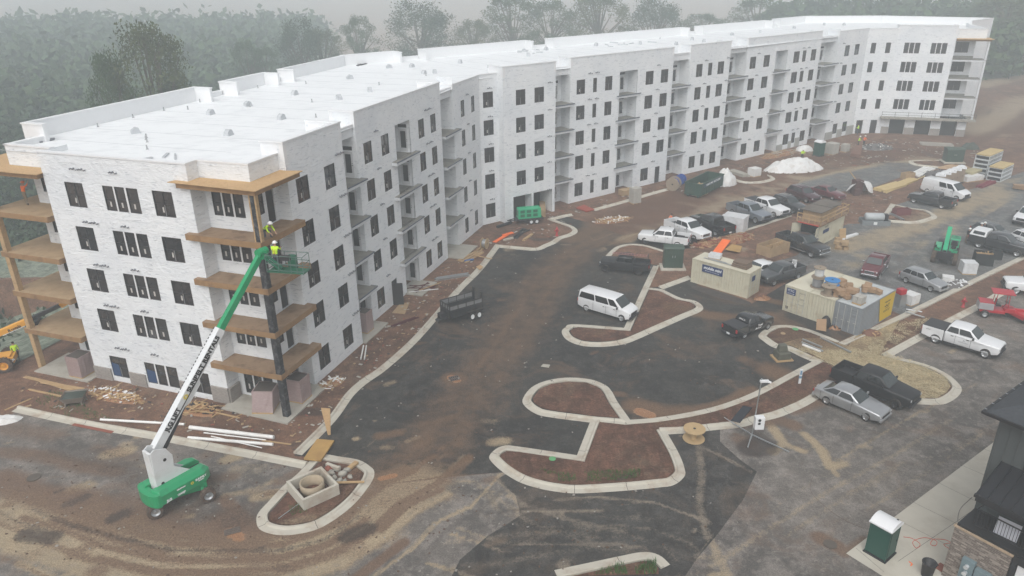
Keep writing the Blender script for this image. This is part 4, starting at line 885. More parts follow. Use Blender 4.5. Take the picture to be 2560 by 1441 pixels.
def wheel(parent,x,y,r,w,rimm,wm={}):
    k=(round(r,2),round(w,2),rimm.name)
    if k not in wm:
        A=RX(rad(90)); q=MB(); q.lathe([(r*.6,-w/2+.01),(r*.9,-w/2),(r*.98,-w*.36),(r,-w*.2),(r,w*.2),(r*.98,w*.36),(r*.9,w/2),(r*.6,w/2-.01)],24,A=A)
        t=q.build('wheel',rubber); g=MB(); g.lathe([(r*.62,-w/2+.0),(r*.6,-w/2+.03),(r*.57,-w*.25),(.0,-w*.22)],24,A=A); g.lathe([(.0,w*.22),(r*.57,w*.25),(r*.6,w/2-.03),(r*.62,w/2)],24,A=A)
        for s in (-1,1):
            for i in range(6): g.box(-.035,.035,-.02,.02,0,r*.58,R=T(0,s*(w/2-.03),0)@RY(i*math.pi/3),tx=.008)
            g.cyl((0,s*(w/2-.04),0),(0,s*(w/2-.005),0),.055,n=10)
        g2=g.build('rim',[rimm],t); wm[k]=(t,g2); t.parent=parent; t.location=(x,y,r)
        return t
    a,b=wm[k]; t=a.copy(); COL.objects.link(t); t.parent=parent; t.location=(x,y,r); c=b.copy(); COL.objects.link(c); c.parent=t; return t
def arch(cx,r,z0,n=9,up=True):
    return [(cx+r*math.cos(a),max(z0,r*1.0*math.sin(a)+.0)) for a in [math.pi*(1-i/(n-1)) for i in range(n)]]
def shape(mb,L0,L1,hw,zt,zb,nose=.9,tail=.95,tumble=0,k=.8):
    out=[]
    for x,y,z in mb.v:
        f=1.0; 
        if x>L1-k: f*=1-(1-nose)*((x-(L1-k))/k)**2
        if x<L0+k: f*=1-(1-tail)*(((L0+k)-x)/k)**2
        if tumble and z>zt: f*=1-tumble*(z-zt)
        out.append((x,y*f,z))
    mb.v=out
def panel(p,off=.006,m=(.05,.05,.05,.05)):
    """quad panel inset by fractions (left,right,bottom,top), pushed out along its normal"""
    a,b,c,d=[Vector(q) for q in p]
    def at(u,v): return (a*(1-u)+b*u)*(1-v)+(d*(1-u)+c*u)*v
    q=[at(m[0],m[2]),at(1-m[1],m[2]),at(1-m[1],1-m[3]),at(m[0],1-m[3])]
    n=(b-a).cross(d-a).normalized(); q=[x+n*off for x in q]
    mb=MB(); 
    # rounded corners
    out=[]
    for i in range(4):
        p0,p1,p2=q[i-1],q[i],q[(i+1)%4]; r=min((p1-p0).length,(p2-p1).length)*.13
        A=p1+(p0-p1).normalized()*r; B=p1+(p2-p1).normalized()*r
        for t in (0,.33,.66,1): out.append(A*(1-t)**2+p1*2*t*(1-t)+B*t*t)
    o2=[x-n*.02 for x in out]; N=len(out); mb.add([tuple(x) for x in out+o2],[tuple(range(N))]+[(i,i+N,(i+1)%N+N,(i+1)%N) for i in range(N)])
    return mb
def vehicle(kind,label,cat,paint,rear,front,side,group=None,wb=None,rims=rim_m,cover=None,cap=False,rack=False,chromef=False,twotone=None,glassm=None,bedload=None,fix=None,scale=None,name=None):
    K=dict(pickup=dict(wb=3.5,fo=.88,ro=1.12,hw=.94,belt=1.27,nose=1.12,hood=1.22,roof=1.87,r=.41,zb=.44,c=(1.12,.42,-1.05,-1.22),hr=.72,bed=True),
           mini=dict(wb=2.95,fo=.85,ro=1.0,hw=.87,belt=1.12,nose=1.0,hood=1.09,roof=1.64,r=.34,zb=.33,c=(1.02,.3,-.72,-.98),hr=.66,bed=True),
           van=dict(wb=3.7,fo=.75,ro=1.0,hw=.95,belt=1.22,nose=.98,hood=1.22,roof=2.0,r=.36,zb=.36,c=(1.82,.98,-2.72,-2.82),hr=.78,bed=False),
           sedan=dict(wb=2.68,fo=.9,ro=1.02,hw=.88,belt=.95,nose=.76,hood=.94,roof=1.43,r=.32,zb=.24,c=(.8,.08,-1.1,-1.86),hr=.62,bed=False),
           suv=dict(wb=2.62,fo=.85,ro=.85,hw=.88,belt=1.05,nose=.86,hood=1.04,roof=1.6,r=.34,zb=.3,c=(.88,.2,-1.65,-2.02),hr=.66,bed=False),
           jeep=dict(wb=3.3,fo=.62,ro=1.05,hw=.86,belt=1.22,nose=1.16,hood=1.2,roof=1.8,r=.42,zb=.5,c=(.72,.42,-.95,-1.05),hr=.76,bed=True))[kind]
    hw=K['hw']; wb0=K['wb']
    if fix: pos,h,scl=fix
    else:
        a=G(*rear);b=G(*front); h=(b-a); d=h.length; h.normalize(); right=Vector((h.y,-h.x,0)); mid=(a+b)/2
        pos=mid-right*(hw-.06)*(1 if side=='R' else -1); scl=d/wb0
        print('VEH',kind,label[:30],'scale %.2f'%scl)
        scl=max(.9,min(1.08,scl)) if scale is None else scale
    rz=math.atan2(h.y,h.x)
    root=thing(name or ('pickup_truck' if kind in('pickup','mini','jeep') else {'van':'van','sedan':'car','suv':'car'}[kind]),label,cat,pos,rz,group)
    root.scale=(scl,scl,scl)
    xf=K['wb']/2; L1=xf+K['fo']; L0=-xf-K['ro']; zb=K['zb']; belt=K['belt']; roof=K['roof']; r=K['r']; c0,c1,c2,c3=K['c']; ar=r*1.16; hr=K['hr']; G_=glassm or car_glass
    # lower body
    q=MB(); xe=c3-.02 if K['bed'] else L0
    top=[(L1-.02,K['nose']-.12),(L1-.1,K['nose']),(c0+.05,K['hood'])]
    if K['bed']: poly=[(xe,belt-.0)]+[(xe,zb)]+[(xf-ar,zb)]+arch(xf,ar,zb)+[(xf+ar,zb),(L1-.04,zb+.1)]+top+[(c0-.1,belt)]
    else:
        tz=belt if kind!='sedan' else belt+.0
        poly=[(L0+.06,tz-.05),(L0,tz-.3),(L0+.05,zb+.12),(-xf-ar,zb)]+arch(-xf,ar,zb)+[(-xf+ar,zb),(xf-ar,zb)]+arch(xf,ar,zb)+[(xf+ar,zb),(L1-.05,zb+.08)]+top+[(c0-.1,belt)]+([(c3,belt)] if kind!='sedan' else [(c3,belt+.02)])
    # remove duplicates
    pp=[]
    for p in poly:
        if not pp or (abs(p[0]-pp[-1][0])+abs(p[1]-pp[-1][1]))>.02: pp.append(p)
    # three strips across so that sides curve in
    q.side(pp[::-1],-hw,hw); shape(q,L0,L1,hw,0,0,nose=.84 if kind!='jeep' else .8,tail=.93)
    body=q.build('body',[paint],root,bevel=.085 if kind!='jeep' else .035)
    for pl in body.data.polygons: pl.use_smooth=True
    # under tray so wheel arches read dark
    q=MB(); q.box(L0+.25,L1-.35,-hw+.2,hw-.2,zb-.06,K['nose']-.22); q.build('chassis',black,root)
    # greenhouse
    hb=hw*.93; Bf=[(c0,-hb,belt-.02),(c0,hb,belt-.02)]; z=roof
    A0=(c0,-hb*.93,belt-.03);A1=(c0,hb*.93,belt-.03);R0=(c1,-hr,z-.04);R1=(c1,hr,z-.04);S0=(c2,-hr,z-.05);S1=(c2,hr,z-.05);E0=(c3,-hb,belt-.03);E1=(c3,hb,belt-.03)
    mid=(c1+c2)/2; Rm0=(mid,-hr,z);Rm1=(mid,hr,z); B0=(c1,-hb,belt-.03);B1=(c1,hb,belt-.03)
    q=MB(); q.add([A0,A1,R0,R1,S0,S1,E0,E1,Rm0,Rm1,B0,B1],[(0,1,3,2),(2,3,9,8),(8,9,5,4),(4,5,7,6),(0,2,10),(1,11,3),(10,2,8,4,6),(11,7,5,9,3),(0,10,6,7,11,1)])
    gh=q.build('roof',[twotone or paint],root,bevel=.09)
    for pl in gh.data.polygons: pl.use_smooth=True
    panel([A0,A1,R1,R0],.012,(.04,.04,.07,.07)).build('windscreen',wind_glass if not glassm else glassm,root)
    if not (kind=='van' and cap=='cargo'): panel([E1,E0,S0,S1],.012,(.07,.07,.2 if kind!='sedan' else .1,.1)).build('rear_window',G_,root)
    n=2 if kind in('pickup','mini','jeep','sedan') else 3
    for s in (-1,1):
        # side plane corners (front-bottom, rear-bottom, rear-top, front-top)
        fb=Vector((c1+(c0-c1)*.62,s*hb,belt)); rb=Vector((c3,s*hb,belt)); rt=Vector((c2,s*hr,z-.06)); ft=Vector((c1,s*hr,z-.05))
        us=[(.02,.5),(.54,.95)] if n==2 else [(.01,.33),(.36,.62),(.65,.96)]
        if kind=='van' : us=[(.01,.2),(.23,.55),(.58,.97)]
        if kind=='van' and cap=='cargo': us=[(.01,.2),(.23,.45)]
        for (u0,u1) in us:
            def at(u,v): return (fb*(1-u)+rb*u)*(1-v)+(ft*(1-u)+rt*u)*v
            pts=[at(u0,.1),at(u1,.1),at(u1 if u1<.9 else u1-.03,.86),at(u0 if u0>.1 else .04,.86)]
            if s<0: pts=[pts[1],pts[0],pts[3],pts[2]]
            panel([tuple(p) for p in pts],.012,(0,0,0,0)).build('side_window',G_,root)
    # seams and handles
    seams=MB(); hd=MB()
    xs=[c1+.25,(c1+c3)/2-.02,c3+.06] if kind!='van' else [c1+.35,c1-.75,c1-2.1]
    for s in (-1,1):
        for x in xs: seams.box(x-.008,x+.008,s*(hw+.001)-.004,s*(hw+.001)+.004,zb+.06,belt-.06)
        for x in xs[:-1]: hd.box(x-.32 if True else x,x-.14,s*(hw+.012)-.015,s*(hw+.012)+.015,belt-.2,belt-.165)
    seams.build('door_seam',black,root); hd.build('door_handle',chrome if chromef else (black if paint is P_white else paint),root)
    for s in (-1,1):
        m_=MB(); m_.cbox((c1+(c0-c1)*.55,s*(hw+.1),belt+.06),(.12,.2,.18)); m_.build('mirror',chrome if chromef else paint if kind in('sedan','suv') else black,root,bevel=.03)
        h_=MB(); h_.cbox((L1-.1,s*hw*.66,K['nose']-.17),(.14,.34,.16),R=RZ(-s*.25)); h_.build('headlight',clear_lens,root,bevel=.03)
        t_=MB(); t_.cbox((L0+.03,s*(hw*.86),belt-.22),(.1,.16,.3 if kind!='sedan' else .16)); t_.build('taillight',red_lens,root,bevel=.02)
    g=MB(); gz=K['nose']-.3; g.cbox((L1-.015,0,gz+.06),(.06,hw*1.02,.3 if kind!='sedan' else .16)); gr=g.build('grille',chrome if chromef else black,root,bevel=.03)
    if chromef:
        g=MB(); [g.cbox((L1+.012,0,gz-.02+k*.09),(.03,hw*.92,.045)) for k in range(3)]; g.build('grille_slots',black,gr)
    b_=MB(); b_.box(L1-.12,L1+.07,-hw*.84,hw*.84,zb,zb+.22); b_.build('bumper',chrome if chromef else (paint if kind in('sedan','suv') else dark_metal),root,bevel=.05)
    b_=MB(); b_.box(L0-.09,L0+.1,-hw*.9,hw*.9,zb+.02,zb+.22); b_.build('bumper',chrome if chromef else (paint if kind in('sedan','suv') else dark_metal),root,bevel=.05)
    lp=MB(); lp.cbox((L0-.1,0,zb+.2 if K['bed'] else belt-.3),(.012,.32,.16)); lp.build('number_plate',paint_w,root)
    for x in (xf,-xf):
        for s in (-1,1): wheel(root,x,s*(hw-.12),r,.24 if kind!='jeep' else .28,rims)
    if K['bed']:
        # bed: side panels with arches, floor, front wall, tailgate
        zt=belt+.02; fl=zb+.28; bx0,bx1=L0+.02,c3-.05
        for s in (-1,1):
            q=MB(); poly=[(bx1,zt),(bx1,zb),(-xf+ar,zb)]+arch(-xf,ar,zb)[::-1]+[(-xf-ar,zb),(bx0+.02,zb+.1),(bx0,zt)]
            pp=[]
            for p in poly:
                if not pp or (abs(p[0]-pp[-1][0])+abs(p[1]-pp[-1][1]))>.02: pp.append(p)
            q.side(pp,s*hw,s*(hw-.09)); shape(q,L0,L1,hw,0,0,tail=.95); o=q.build('bed_side',[paint],root,bevel=.02)
        q=MB(); q.box(bx0,bx0+.07,-hw*.88,hw*.88,fl-.1,zt-.01); q.build('tailgate',paint,root,bevel=.02)
        q=MB(); q.box(bx1-.06,bx1,-hw+.09,hw-.09,fl,zt); q.box(bx0+.07,bx1,-hw+.1,hw-.1,fl-.05,fl)
        for s in (-1,1): q.box(-xf-.45,-xf+.45,s*(hw-.19)-.08,s*(hw-.19)+.08,fl,fl+.24)
        q.build('bed_liner',black,root)
        if cover: q=MB(); q.box(bx0+.02,bx1,-hw+.06,hw-.06,zt,zt+.035); q.build('bed_cover',cover,root,bevel=.015)
        if cap:
            q=MB(); a=bx0+.03; q.add([(a,-hw+.04,zt),(bx1,-hw+.04,zt),(bx1,hw-.04,zt),(a,hw-.04,zt),(a+.18,-hr,roof-.02),(bx1,-hr,roof),(bx1,hr,roof),(a+.18,hr,roof-.02)],[(4,5,6,7),(0,1,5,4),(1,2,6,5),(2,3,7,6),(3,0,4,7)]); q.build('truck_cap',P_white,root,bevel=.04)
            for s in (-1,1):
                f=[(a+.1,s*(hw-.04),zt),(bx1,s*(hw-.04),zt),(bx1,s*hr,roof),(a+.22,s*hr,roof)]
                if s>0: f=[f[1],f[0],f[3],f[2]]
                panel(f,.012,(.12,.12,.25,.22)).build('cap_window',car_glass,root)
        if rack:
            q=MB()
            for x in (bx1-.15,bx0+.25):
                for s in (-1,1): q.cyl((x,s*(hw-.1),zt),(x,s*(hw-.14),zt+.62),.025)
                q.cyl((x,-hw+.12,zt+.62),(x,hw-.12,zt+.62),.025)
            q.build('rack',black,root)
        if bedload:
            for (nm,mt,bx) in bedload: pass
    else:
        if kind in('suv',):
            q=MB(); [q.tube([(c1-.1,s*(hr-.04),roof+.03),(c2+.15,s*(hr-.04),roof+.02)],.018) for s in (-1,1)]; q.build('roof_rail',P_silver if paint is not P_black else black,root)
    if kind in('pickup','jeep'):
        q=MB(); [q.cyl((c3+.1,s*(hw+.02),zb-.02),(c0,s*(hw+.02),zb-.02),.04,n=6) for s in (-1,1)]; q.build('side_step',chrome if chromef else black,root)
    if kind=='jeep':
        q=MB(); [q.box(x-.5,x+.5,s*hw-.01 if s>0 else s*hw-.13,s*hw+.13 if s>0 else s*hw+.01,.9,.97) for x in (xf,-xf) for s in(-1,1)]; q.build('fender_flare',black,root,bevel=.03)
    root['dims']=1; del root['dims']
    return root,K,scl
VG='vehicles parked around the construction site'
a1,_,_=vehicle('pickup','white crew cab pickup with black bed cover and black letters, parked nearest the sweeper','pickup truck',P_white,(2336,858.6),(2459.4,896.5),'R',VG,cover=M('vinyl_cover',(.035,.036,.04),.6))
def dec(root,txt,mat,size,x,side,z,hw,sx=1,shear=0,name='lettering',b=.0): text(txt,name,mat,size,root,T(x,side*(hw+.014),z)@RZ(rad(180) if side>0 else 0)@RX(rad(90)),.002,shear,sx,b)
dec(a1,'4X4',black,.13,-2.4,-1,1.08,.93,1.4,.2); dec(a1,'CONSTRUCTION',M('grey_print',(.3,.3,.32)),.09,.2,-1,.78,.94); dec(a1,'A',M('grey_print',(.3,.3,.32)),.22,.2,-1,.95,.94)
vehicle('pickup','big matt black crew cab pickup with open bed, beside the silver sedan','pickup truck',P_matt,(2110,973),(2236.8,1024),'R',VG,rims=rim_dark)
vehicle('sedan','silver four door sedan parked at the curved kerb','car',P_silver,(2065.2,1011),(2163.2,1053),'R',VG)
m1,_,_=vehicle('mini','small black pickup with white company lettering and black bed cover','pickup truck',P_black,(1859.8,847.5),(1918.1,824.6),'R',VG,cover=M('vinyl_cover',(.035,.036,.04),.6))
wp=M('white_print',(.75,.75,.75),.6); dec(m1,'Total',wp,.26,.35,-1,.8,.86,1.1,.3,b=.008); dec(m1,'Services',wp,.2,.15,-1,.58,.86,1.1,.3,b=.006); 
text('SERVICES',"lettering",wp,.16,m1,T(-1.0+.02,0,1.36)@RZ(rad(-90))@RX(rad(52)),.002)
vehicle('van','long white passenger van with dark windows','van',P_white,(1465.6,779.4),(1552.9,805.9),'R',VG,rims=steel)
j1,_,_=vehicle('jeep','black boxy off road pickup with a ladder on its rack','pickup truck',P_matt,(1594.7,689),(1512.8,680.8),'L',VG,rims=rim_dark,rack=True)
vehicle('pickup','white crew cab pickup facing left, nearest the green cabinet','pickup truck',P_white,(1692.6,621.8),(1612.4,611.9),'L',VG,rims=rim_dark)
k1,_,_=vehicle('pickup','white heavy pickup with a black bonnet and chrome grille','pickup truck',P_white,(1668,580),(1744.4,609.8),'R',VG,chromef=True,rims=rim_dark)
q=MB(); q.add([(1.3,-.72,1.18),(2.5,-.62,1.06),(2.5,.62,1.06),(1.3,.72,1.18)],[(0,1,2,3)]); q.build('bonnet',P_matt,k1)
vehicle('pickup','glossy black pickup parked tail out between the white pickup and the wrapped pallet','pickup truck',P_black,(1796,593.6),(1728,566),'L',VG)
vehicle('pickup','blue grey crew cab pickup parked right of the plastic wrapped pallet','pickup truck',P_blueg,(1822,536),(1898.5,563.4),'R',VG)
vehicle('pickup','white extended cab pickup with black bed cover between two darker vehicles','pickup truck',P_white,(1868,524),(1943.2,549.5),'R',VG,cover=M('vinyl_cover',(.035,.036,.04),.6))
vehicle('suv','black compact SUV parked beyond the white extended cab pickup','car',P_char,(1932,518),(1986,536),'R',VG)
vehicle('suv','large dark maroon SUV parked behind the site office container','car',P_mar2,(1966,491),(2026,512),'R',VG,scale=1.08)
vehicle('sedan','dark red car at the far end of the parked row','car',P_maroon,(2036,489),(2080,501),'R',VG)
vehicle('pickup','dark charcoal crew cab pickup with chrome grille beside the open container','pickup truck',P_char,(1952,617),(2032.7,647),'R',VG,chromef=True)
ty,_,_=vehicle('pickup','dark grey older pickup with a white chair in its bed','pickup truck',P_gray,(1995.9,698.3),(1933.1,716.8),'L',VG,scale=.97)
vehicle('sedan','white sedan half hidden behind the cream container','car',P_white,(1938,690),(1876,706),'L',VG)
vehicle('pickup','dark red pickup facing the camera behind the container block','pickup truck',P_maroon,None,None,'L',VG,fix=((G(2166.9,704)+G(2201,660))/2,(G(2166.9,704)-G(2201,660)).normalized(),.95),chromef=True)
vehicle('suv','silver compact SUV parked left of the green telehandler','car',P_silver,(2263.1,708.4),(2324.3,730.9),'R',VG)
vehicle('pickup','black crew cab pickup with a white bed cap behind the telehandler','pickup truck',P_char,(2444.7,620.7),(2540.2,643.2),'R',VG,cap=True)
vehicle('pickup','dark green black pickup with chrome wheels in front of the white work van','pickup truck',P_char,(2352.6,523.3),(2283,508.2),'L',VG)
vehicle('van','white panel work van beside the tan portable toilets','van',P_white,(2312,484),(2395,505),'R',VG,cap='cargo',rims=steel)
vehicle('suv','dark grey SUV partly hidden beyond the black capped pickup','car',P_gray,(2440,590),(2500,606),'R',VG)
vehicle('suv','white car at the right edge beyond the capped pickup','car',P_white,(2536,612),(2600,634),'R',VG)
vehicle('pickup','white heavy pickup entering at the right edge above the red sweeper','pickup truck',P_white,(2650,750),(2539,737.5),'L',VG,scale=1.05)
vehicle('pickup','white pickup cut off by the right edge further up the access road','pickup truck',P_white,(2610,545),(2563,575),'L',VG,scale=1)
# ladder on the off road pickup: its own thing
jm_=j1.matrix_basis
q=MB()
for s in (-.2,.2): q.beam((-2.4,s,1.93),(1.1,s,1.93),.03,.05)
for k in range(12): q.cyl((-2.3+k*.3,-.2,1.93),(-2.3+k*.3,.2,1.93),.02,n=6)
o=q.build('ladder',M('orange_fibreglass',(.36,.17,.15),.5),xf=Matrix.LocRotScale(j1.location,j1.rotation_euler,j1.scale)@T(0,.2,0)); tag(o,'red fibreglass extension ladder lying on the black off road pickup','ladder')
# white chair in the grey pickup bed
q=MB(); q.box(-.22,.22,-.22,.22,.4,.44); [q.box(x-.02,x+.02,y-.02,y+.02,0,.4) for x in(-.2,.2) for y in(-.2,.2)]; [q.box(-.24,-.2,y-.03,y+.03,.44,.95) for y in (-.18,-.06,.06,.18)]; q.box(-.24,-.2,-.22,.22,.9,.98)
for s in (-.2,.2): q.box(-.2,.2,s-.03,s+.03,.62,.66)
o=q.build('plastic_chair',paint_w,xf=Matrix.LocRotScale(ty.location,ty.rotation_euler,(1,1,1))@T(-1.9,0,.7)@RZ(.5)); tag(o,'white plastic chair standing in the dark grey pickup bed','chair')
# ------------------------------------------------------------------ site equipment
def at(px_,py_,z=0.): return G(px_,py_,z)
green_p=M('green_machine_paint',(.008,.31,.12),.35,var=.08,coat=.4,stain=(.02,.16,.08),stsc=1.5,stamt=.4)
lgreen=M('light_green_machine_paint',(.02,.4,.19),.4,var=.1,coat=.3)
white_m=M('white_machine_paint',(.74,.76,.77),.35,var=.04,coat=.3,stain=(.5,.48,.44),stsc=1.5,stamt=.3)
yellow_l=M('yellow_decal',(.75,.6,.03),.5); orange_m=M('yellow_orange_machine_paint',(.75,.36,.04),.45,var=.12,stain=(.35,.16,.05),stamt=.4)
blk_txt=M('black_lettering',(.015,.015,.015),.6); wht_txt=M('white_lettering',(.78,.8,.8),.6)
mud_tyre=M('muddy_tyre',(.09,.065,.05),.9,var=.4,sc=4,stain=(.2,.14,.1),stsc=4,stamt=.7)
def bigwheel(parent,x,y,r,w,rimm,name='wheel',tread=True,steer=0):
    A=RX(rad(90)); q=MB(); q.lathe([(r*.55,-w/2+.02),(r*.86,-w/2),(r*.96,-w*.38),(r*.98,0),(r*.96,w*.38),(r*.86,w/2),(r*.55,w/2-.02)],28,A=A)
    if tread:
        for i in range(18):
            for s in (-1,1): q.cbox((0,0,0),(r*.13,w*.5,r*.09),R=RY(i*2*math.pi/18+(.17 if s>0 else 0))@T(0,s*w*.24,r*.97)@RZ(s*.5))
    t=q.build(name,mud_tyre if tread else rubber,parent); t.location=(x,y,r); t.rotation_euler=(0,0,steer)
    g=MB(); g.lathe([(r*.56,-w/2+.02),(r*.5,-w*.2),(r*.2,-w*.12),(0,-w*.3)],20,A=A); g.lathe([(0,w*.3),(r*.2,w*.12),(r*.5,w*.2),(r*.56,w/2-.02)],20,A=A); g.cyl((0,-w*.42,0),(0,w*.42,0),r*.18,n=10); g.build('rim',rimm,t); return t
# --- telescopic boom lift
cc=Vector((-19.98,36.0,0)); 
bl=thing('boom_lift','green and white telescopic boom lift reaching up to the corner balcony','boom lift',cc,rad(29),None)
q=MB(); q.box(-1.55,1.55,-.45,.45,.45,.95); q.box(-1.35,-1.15,-1.1,1.1,.45,.7); q.box(1.15,1.35,-1.1,1.1,.45,.7); q.build('chassis',green_p,bl,bevel=.04)
for x in (-1.42,1.45):
    for s in (-1,1): bigwheel(bl,x,s*1.1,.46,.38,steel,steer=.12 if x>0 else 0)
tt=rad(53)-rad(29)
TM=RZ(tt)
q=MB(TM); out=[(-1.85,-.55),(-1.55,-1.02),(1.3,-1.02),(1.75,-.75),(1.75,.75),(1.3,1.02),(-1.55,1.02),(-1.85,.55)]
# two hoods with a slot for the boom between
def hood(mb,s):
    y0,y1=.28,1.04
    a=[(-1.75,y0),(-1.6,y1),(1.25,y1),(1.7,y1-.3),(1.7,y0)]; b=[(-1.68,y0),(-1.5,y1-.2),(1.15,y1-.2),(1.45,y1-.42),(1.45,y0)]
    v=[(x,y*s,.98) for x,y in a]+[(x,y*s,1.6) for x,y in a]+[(x,y*s,1.86) for x,y in b]; n=5; f=[tuple(range(n))[::-1],tuple(range(2*n,3*n))]+[(i,(i+1)%n,n+(i+1)%n,n+i) for i in range(n)]+[(n+i,n+(i+1)%n,2*n+(i+1)%n,2*n+i) for i in range(n)]
    mb.add(v,f)
q=MB(TM); hood(q,1); q.build('hood',green_p,bl,bevel=.05); q=MB(TM); hood(q,-1); q.build('hood',green_p,bl,bevel=.05)
q=MB(TM); o8=[(-2.0+.12*abs(math.cos(a)),1.0*math.sin(a)) for a in [rad(-90+k*18) for k in range(11)]]
cw=[(-1.5,-1.04)]+[(-1.62-.42*math.cos(rad(-80+k*16)),1.03*math.sin(rad(-80+k*16))) for k in range(11)]+[(-1.5,1.04)]
q.prism(cw,.88,1.72); q.build('counterweight',green_p,bl,bevel=.07)
q=MB(TM); q.box(-1.6,1.6,-.29,.29,1.0,1.5); q.cyl((0,0,.85),(0,0,1.05),.6,n=20); q.build('turntable_deck',black,bl)
BASE=Vector((-20.5,35.9,4.0)); TIP=Vector((-15.33,42.95,13.05)); inv=(T(cc)@RZ(rad(29))).inverted()
lb,lt=inv@BASE,inv@TIP
q=MB(TM)
for s in (-1,1): q.side([(-1.35,1.55),(-1.05,1.2),(.55,1.3),(1.15,1.5),(-.1,2.6),(-.05,3.35),(-.35,3.95),(-1.0,4.25),(-1.25,4.1)],s*.34-.03,s*.34+.03)
q.box(-1.35,-1.2,-.34,.34,1.5,4.1); q.build('boom_mast',white_m,bl,bevel=.02)
q=MB(TM); 
for s in (-1,1):
    for x,z in ((-.55,3.3),(-.7,1.75),(.1,1.7),(-.95,1.9)): q.cyl((x,s*.375,z),(x,s*.385,z),.1,n=12)
q.build('mast_hole',blk_txt,bl)
dv=(lt-lb); Lb=dv.length; dn=dv.normalized()
bx=dn; by=Vector((0,0,1)).cross(bx).normalized(); bz=bx.cross(by)
BM=Matrix.Translation(lb)@Matrix([[bx.x,by.x,bz.x,0],[bx.y,by.y,bz.y,0],[bx.z,by.z,bz.z,0],[0,0,0,1]])
L1_=Lb*.585
def sect(mb,x0,x1,w0,h0,w1=None,h1=None,mi=0):
    w1=w1 or w0;h1=h1 or h0; v=[]
    for x,w_,h_ in ((x0,w0,h0),(x1,w1,h1)): v+=[(x,-w_/2,-h_/2),(x,w_/2,-h_/2),(x,w_/2,h_/2),(x,-w_/2,h_/2)]
    mb.add(v,[(0,3,2,1),(4,5,6,7),(0,1,5,4),(1,2,6,5),(2,3,7,6),(3,0,4,7)],mi)
q=MB(BM); sect(q,-.3,L1_,.46,.52,.42,.5); q.add([(2.3,-.16,-.24),(4.3,-.16,-.24),(4.0,-.16,-.52),(2.8,-.16,-.52),(2.3,.16,-.24),(4.3,.16,-.24),(4.0,.16,-.52),(2.8,.16,-.52)],[(0,1,2,3),(7,6,5,4),(3,2,6,7),(1,5,6,2),(0,3,7,4)]); bo=q.build('boom',white_m,bl,bevel=.02)
q=MB(BM); sect(q,L1_,Lb*.985,.33,.4,.3,.36); q.build('boom_extension',green_p,bl,bevel=.015)
q=MB(BM); sect(q,L1_-.02,Lb*.93,.03,.2); 
for x in np.arange(.8,L1_,.22): q.box(x,x+.12,.25,.36,.06,.2)
q.build('cable_track',black,bl)
q=MB(BM); q.cyl((-.1,-.0,-.55),(1.9,0,-.42),.13,n=10); q.cyl((1.9,0,-.42),(3.2,0,-.35),.08,n=10); q.build('lift_cylinder',black,bl)
q=MB(BM); q.box(1.0,5.6,-.245,-.235,-.14,-.08); q.build('pinstripe',blk_txt,bl)
def btxt(s,x,z,size,mat,b=.02): return text(s,'lettering',mat,size,bl,BM@T(x,-.232,z)@RX(rad(90)),.003,.0,1.05,b)
btxt('SUNBELT RENTALS',L1_-2.25,.04,.4,blk_txt); btxt('JLG LIFT',1.55,.06,.38,blk_txt)
q=MB(BM@T(L1_-4.35,-.238,.03)@RX(rad(90)))
for k in range(12): q.beam((0.08*math.cos(k*.5236),.08*math.sin(k*.5236),0),(.17*math.cos(k*.5236),.17*math.sin(k*.5236),0),.035,.01)
q.lathe([(.06,.0),(.1,.006)],14); q.build('sun_emblem',yellow_l,bl)
def htxt(s,x,z,size,mat,side=-1,y=1.045,b=.01):
    return text(s,'lettering',mat,size,bl,TM@T(x,side*y,z)@RX(rad(90)),.003,.0,1,b)
htxt('SUNBELT',.95,1.42,.17,wht_txt); htxt('RENTALS',.95,1.28,.09,wht_txt); htxt('1200SJP',-.35,1.12,.16,wht_txt); htxt('JLG',-1.1,1.12,.2,wht_txt,b=.02); htxt('UltraBoom',-.3,1.46,.12,wht_txt)
q=MB(TM@T(.38,-1.05,1.38)@RX(rad(90))); 
for k in range(10): q.beam((.04*math.cos(k*.628),.04*math.sin(k*.628),0),(.1*math.cos(k*.628),.1*math.sin(k*.628),0),.03,.008)
q.build('sun_emblem',yellow_l,bl)
q=MB(TM); q.cyl((-1.55,.45,1.72),(-1.55,.45,1.83),.06,n=10); q.build('beacon',M('amber',(.8,.35,.02),.3),bl)
# knuckle, jib and platform
PC=Vector((-13.65,42.4,12.05)); lp_=inv@PC
q=MB(); tl=lt; q.cyl(tl+Vector((-.3,-.2,0)),tl+Vector((.3,.2,0)),.26,n=14); q.cyl(tl+Vector((0,-.28,-.1)),tl+Vector((0,.28,-.1)),.3,n=14); q.build('knuckle',green_p,bl,bevel=.02)
j0=inv@Vector((-15.2,42.8,12.95)); j1_=inv@Vector((-14.0,42.3,12.2))
q=MB(); q.beam(j0+Vector((0,0,.12)),j1_+Vector((0,0,.08)),.12,.12); q.beam(j0-Vector((0,0,.18)),j1_-Vector((0,0,.2)),.14,.14); q.beam(j0+Vector((.1,.2,0)),j1_+Vector((.1,.2,-.1)),.08,.1); q.build('jib',M('dark_green_paint',(.01,.13,.07),.45,coat=.3),bl,bevel=.015)
PL=T(lp_)@RZ(F1.az-rad(90)-rad(29)+rad(8))
q=MB(PL); q.box(-1.2,1.2,-.45,.45,-.05,.0); q.box(-.25,.25,.45,.75,.0,.75); q.build('platform_floor',M('dark_green_paint',(.01,.13,.07),.45,coat=.3),bl,bevel=.01)
q=MB(PL)
for z in (.12,.55,1.05):
    q.tube([(-1.2,-.45,z),(1.2,-.45,z),(1.2,.45,z),(-1.2,.45,z),(-1.2,-.45,z)],.024)
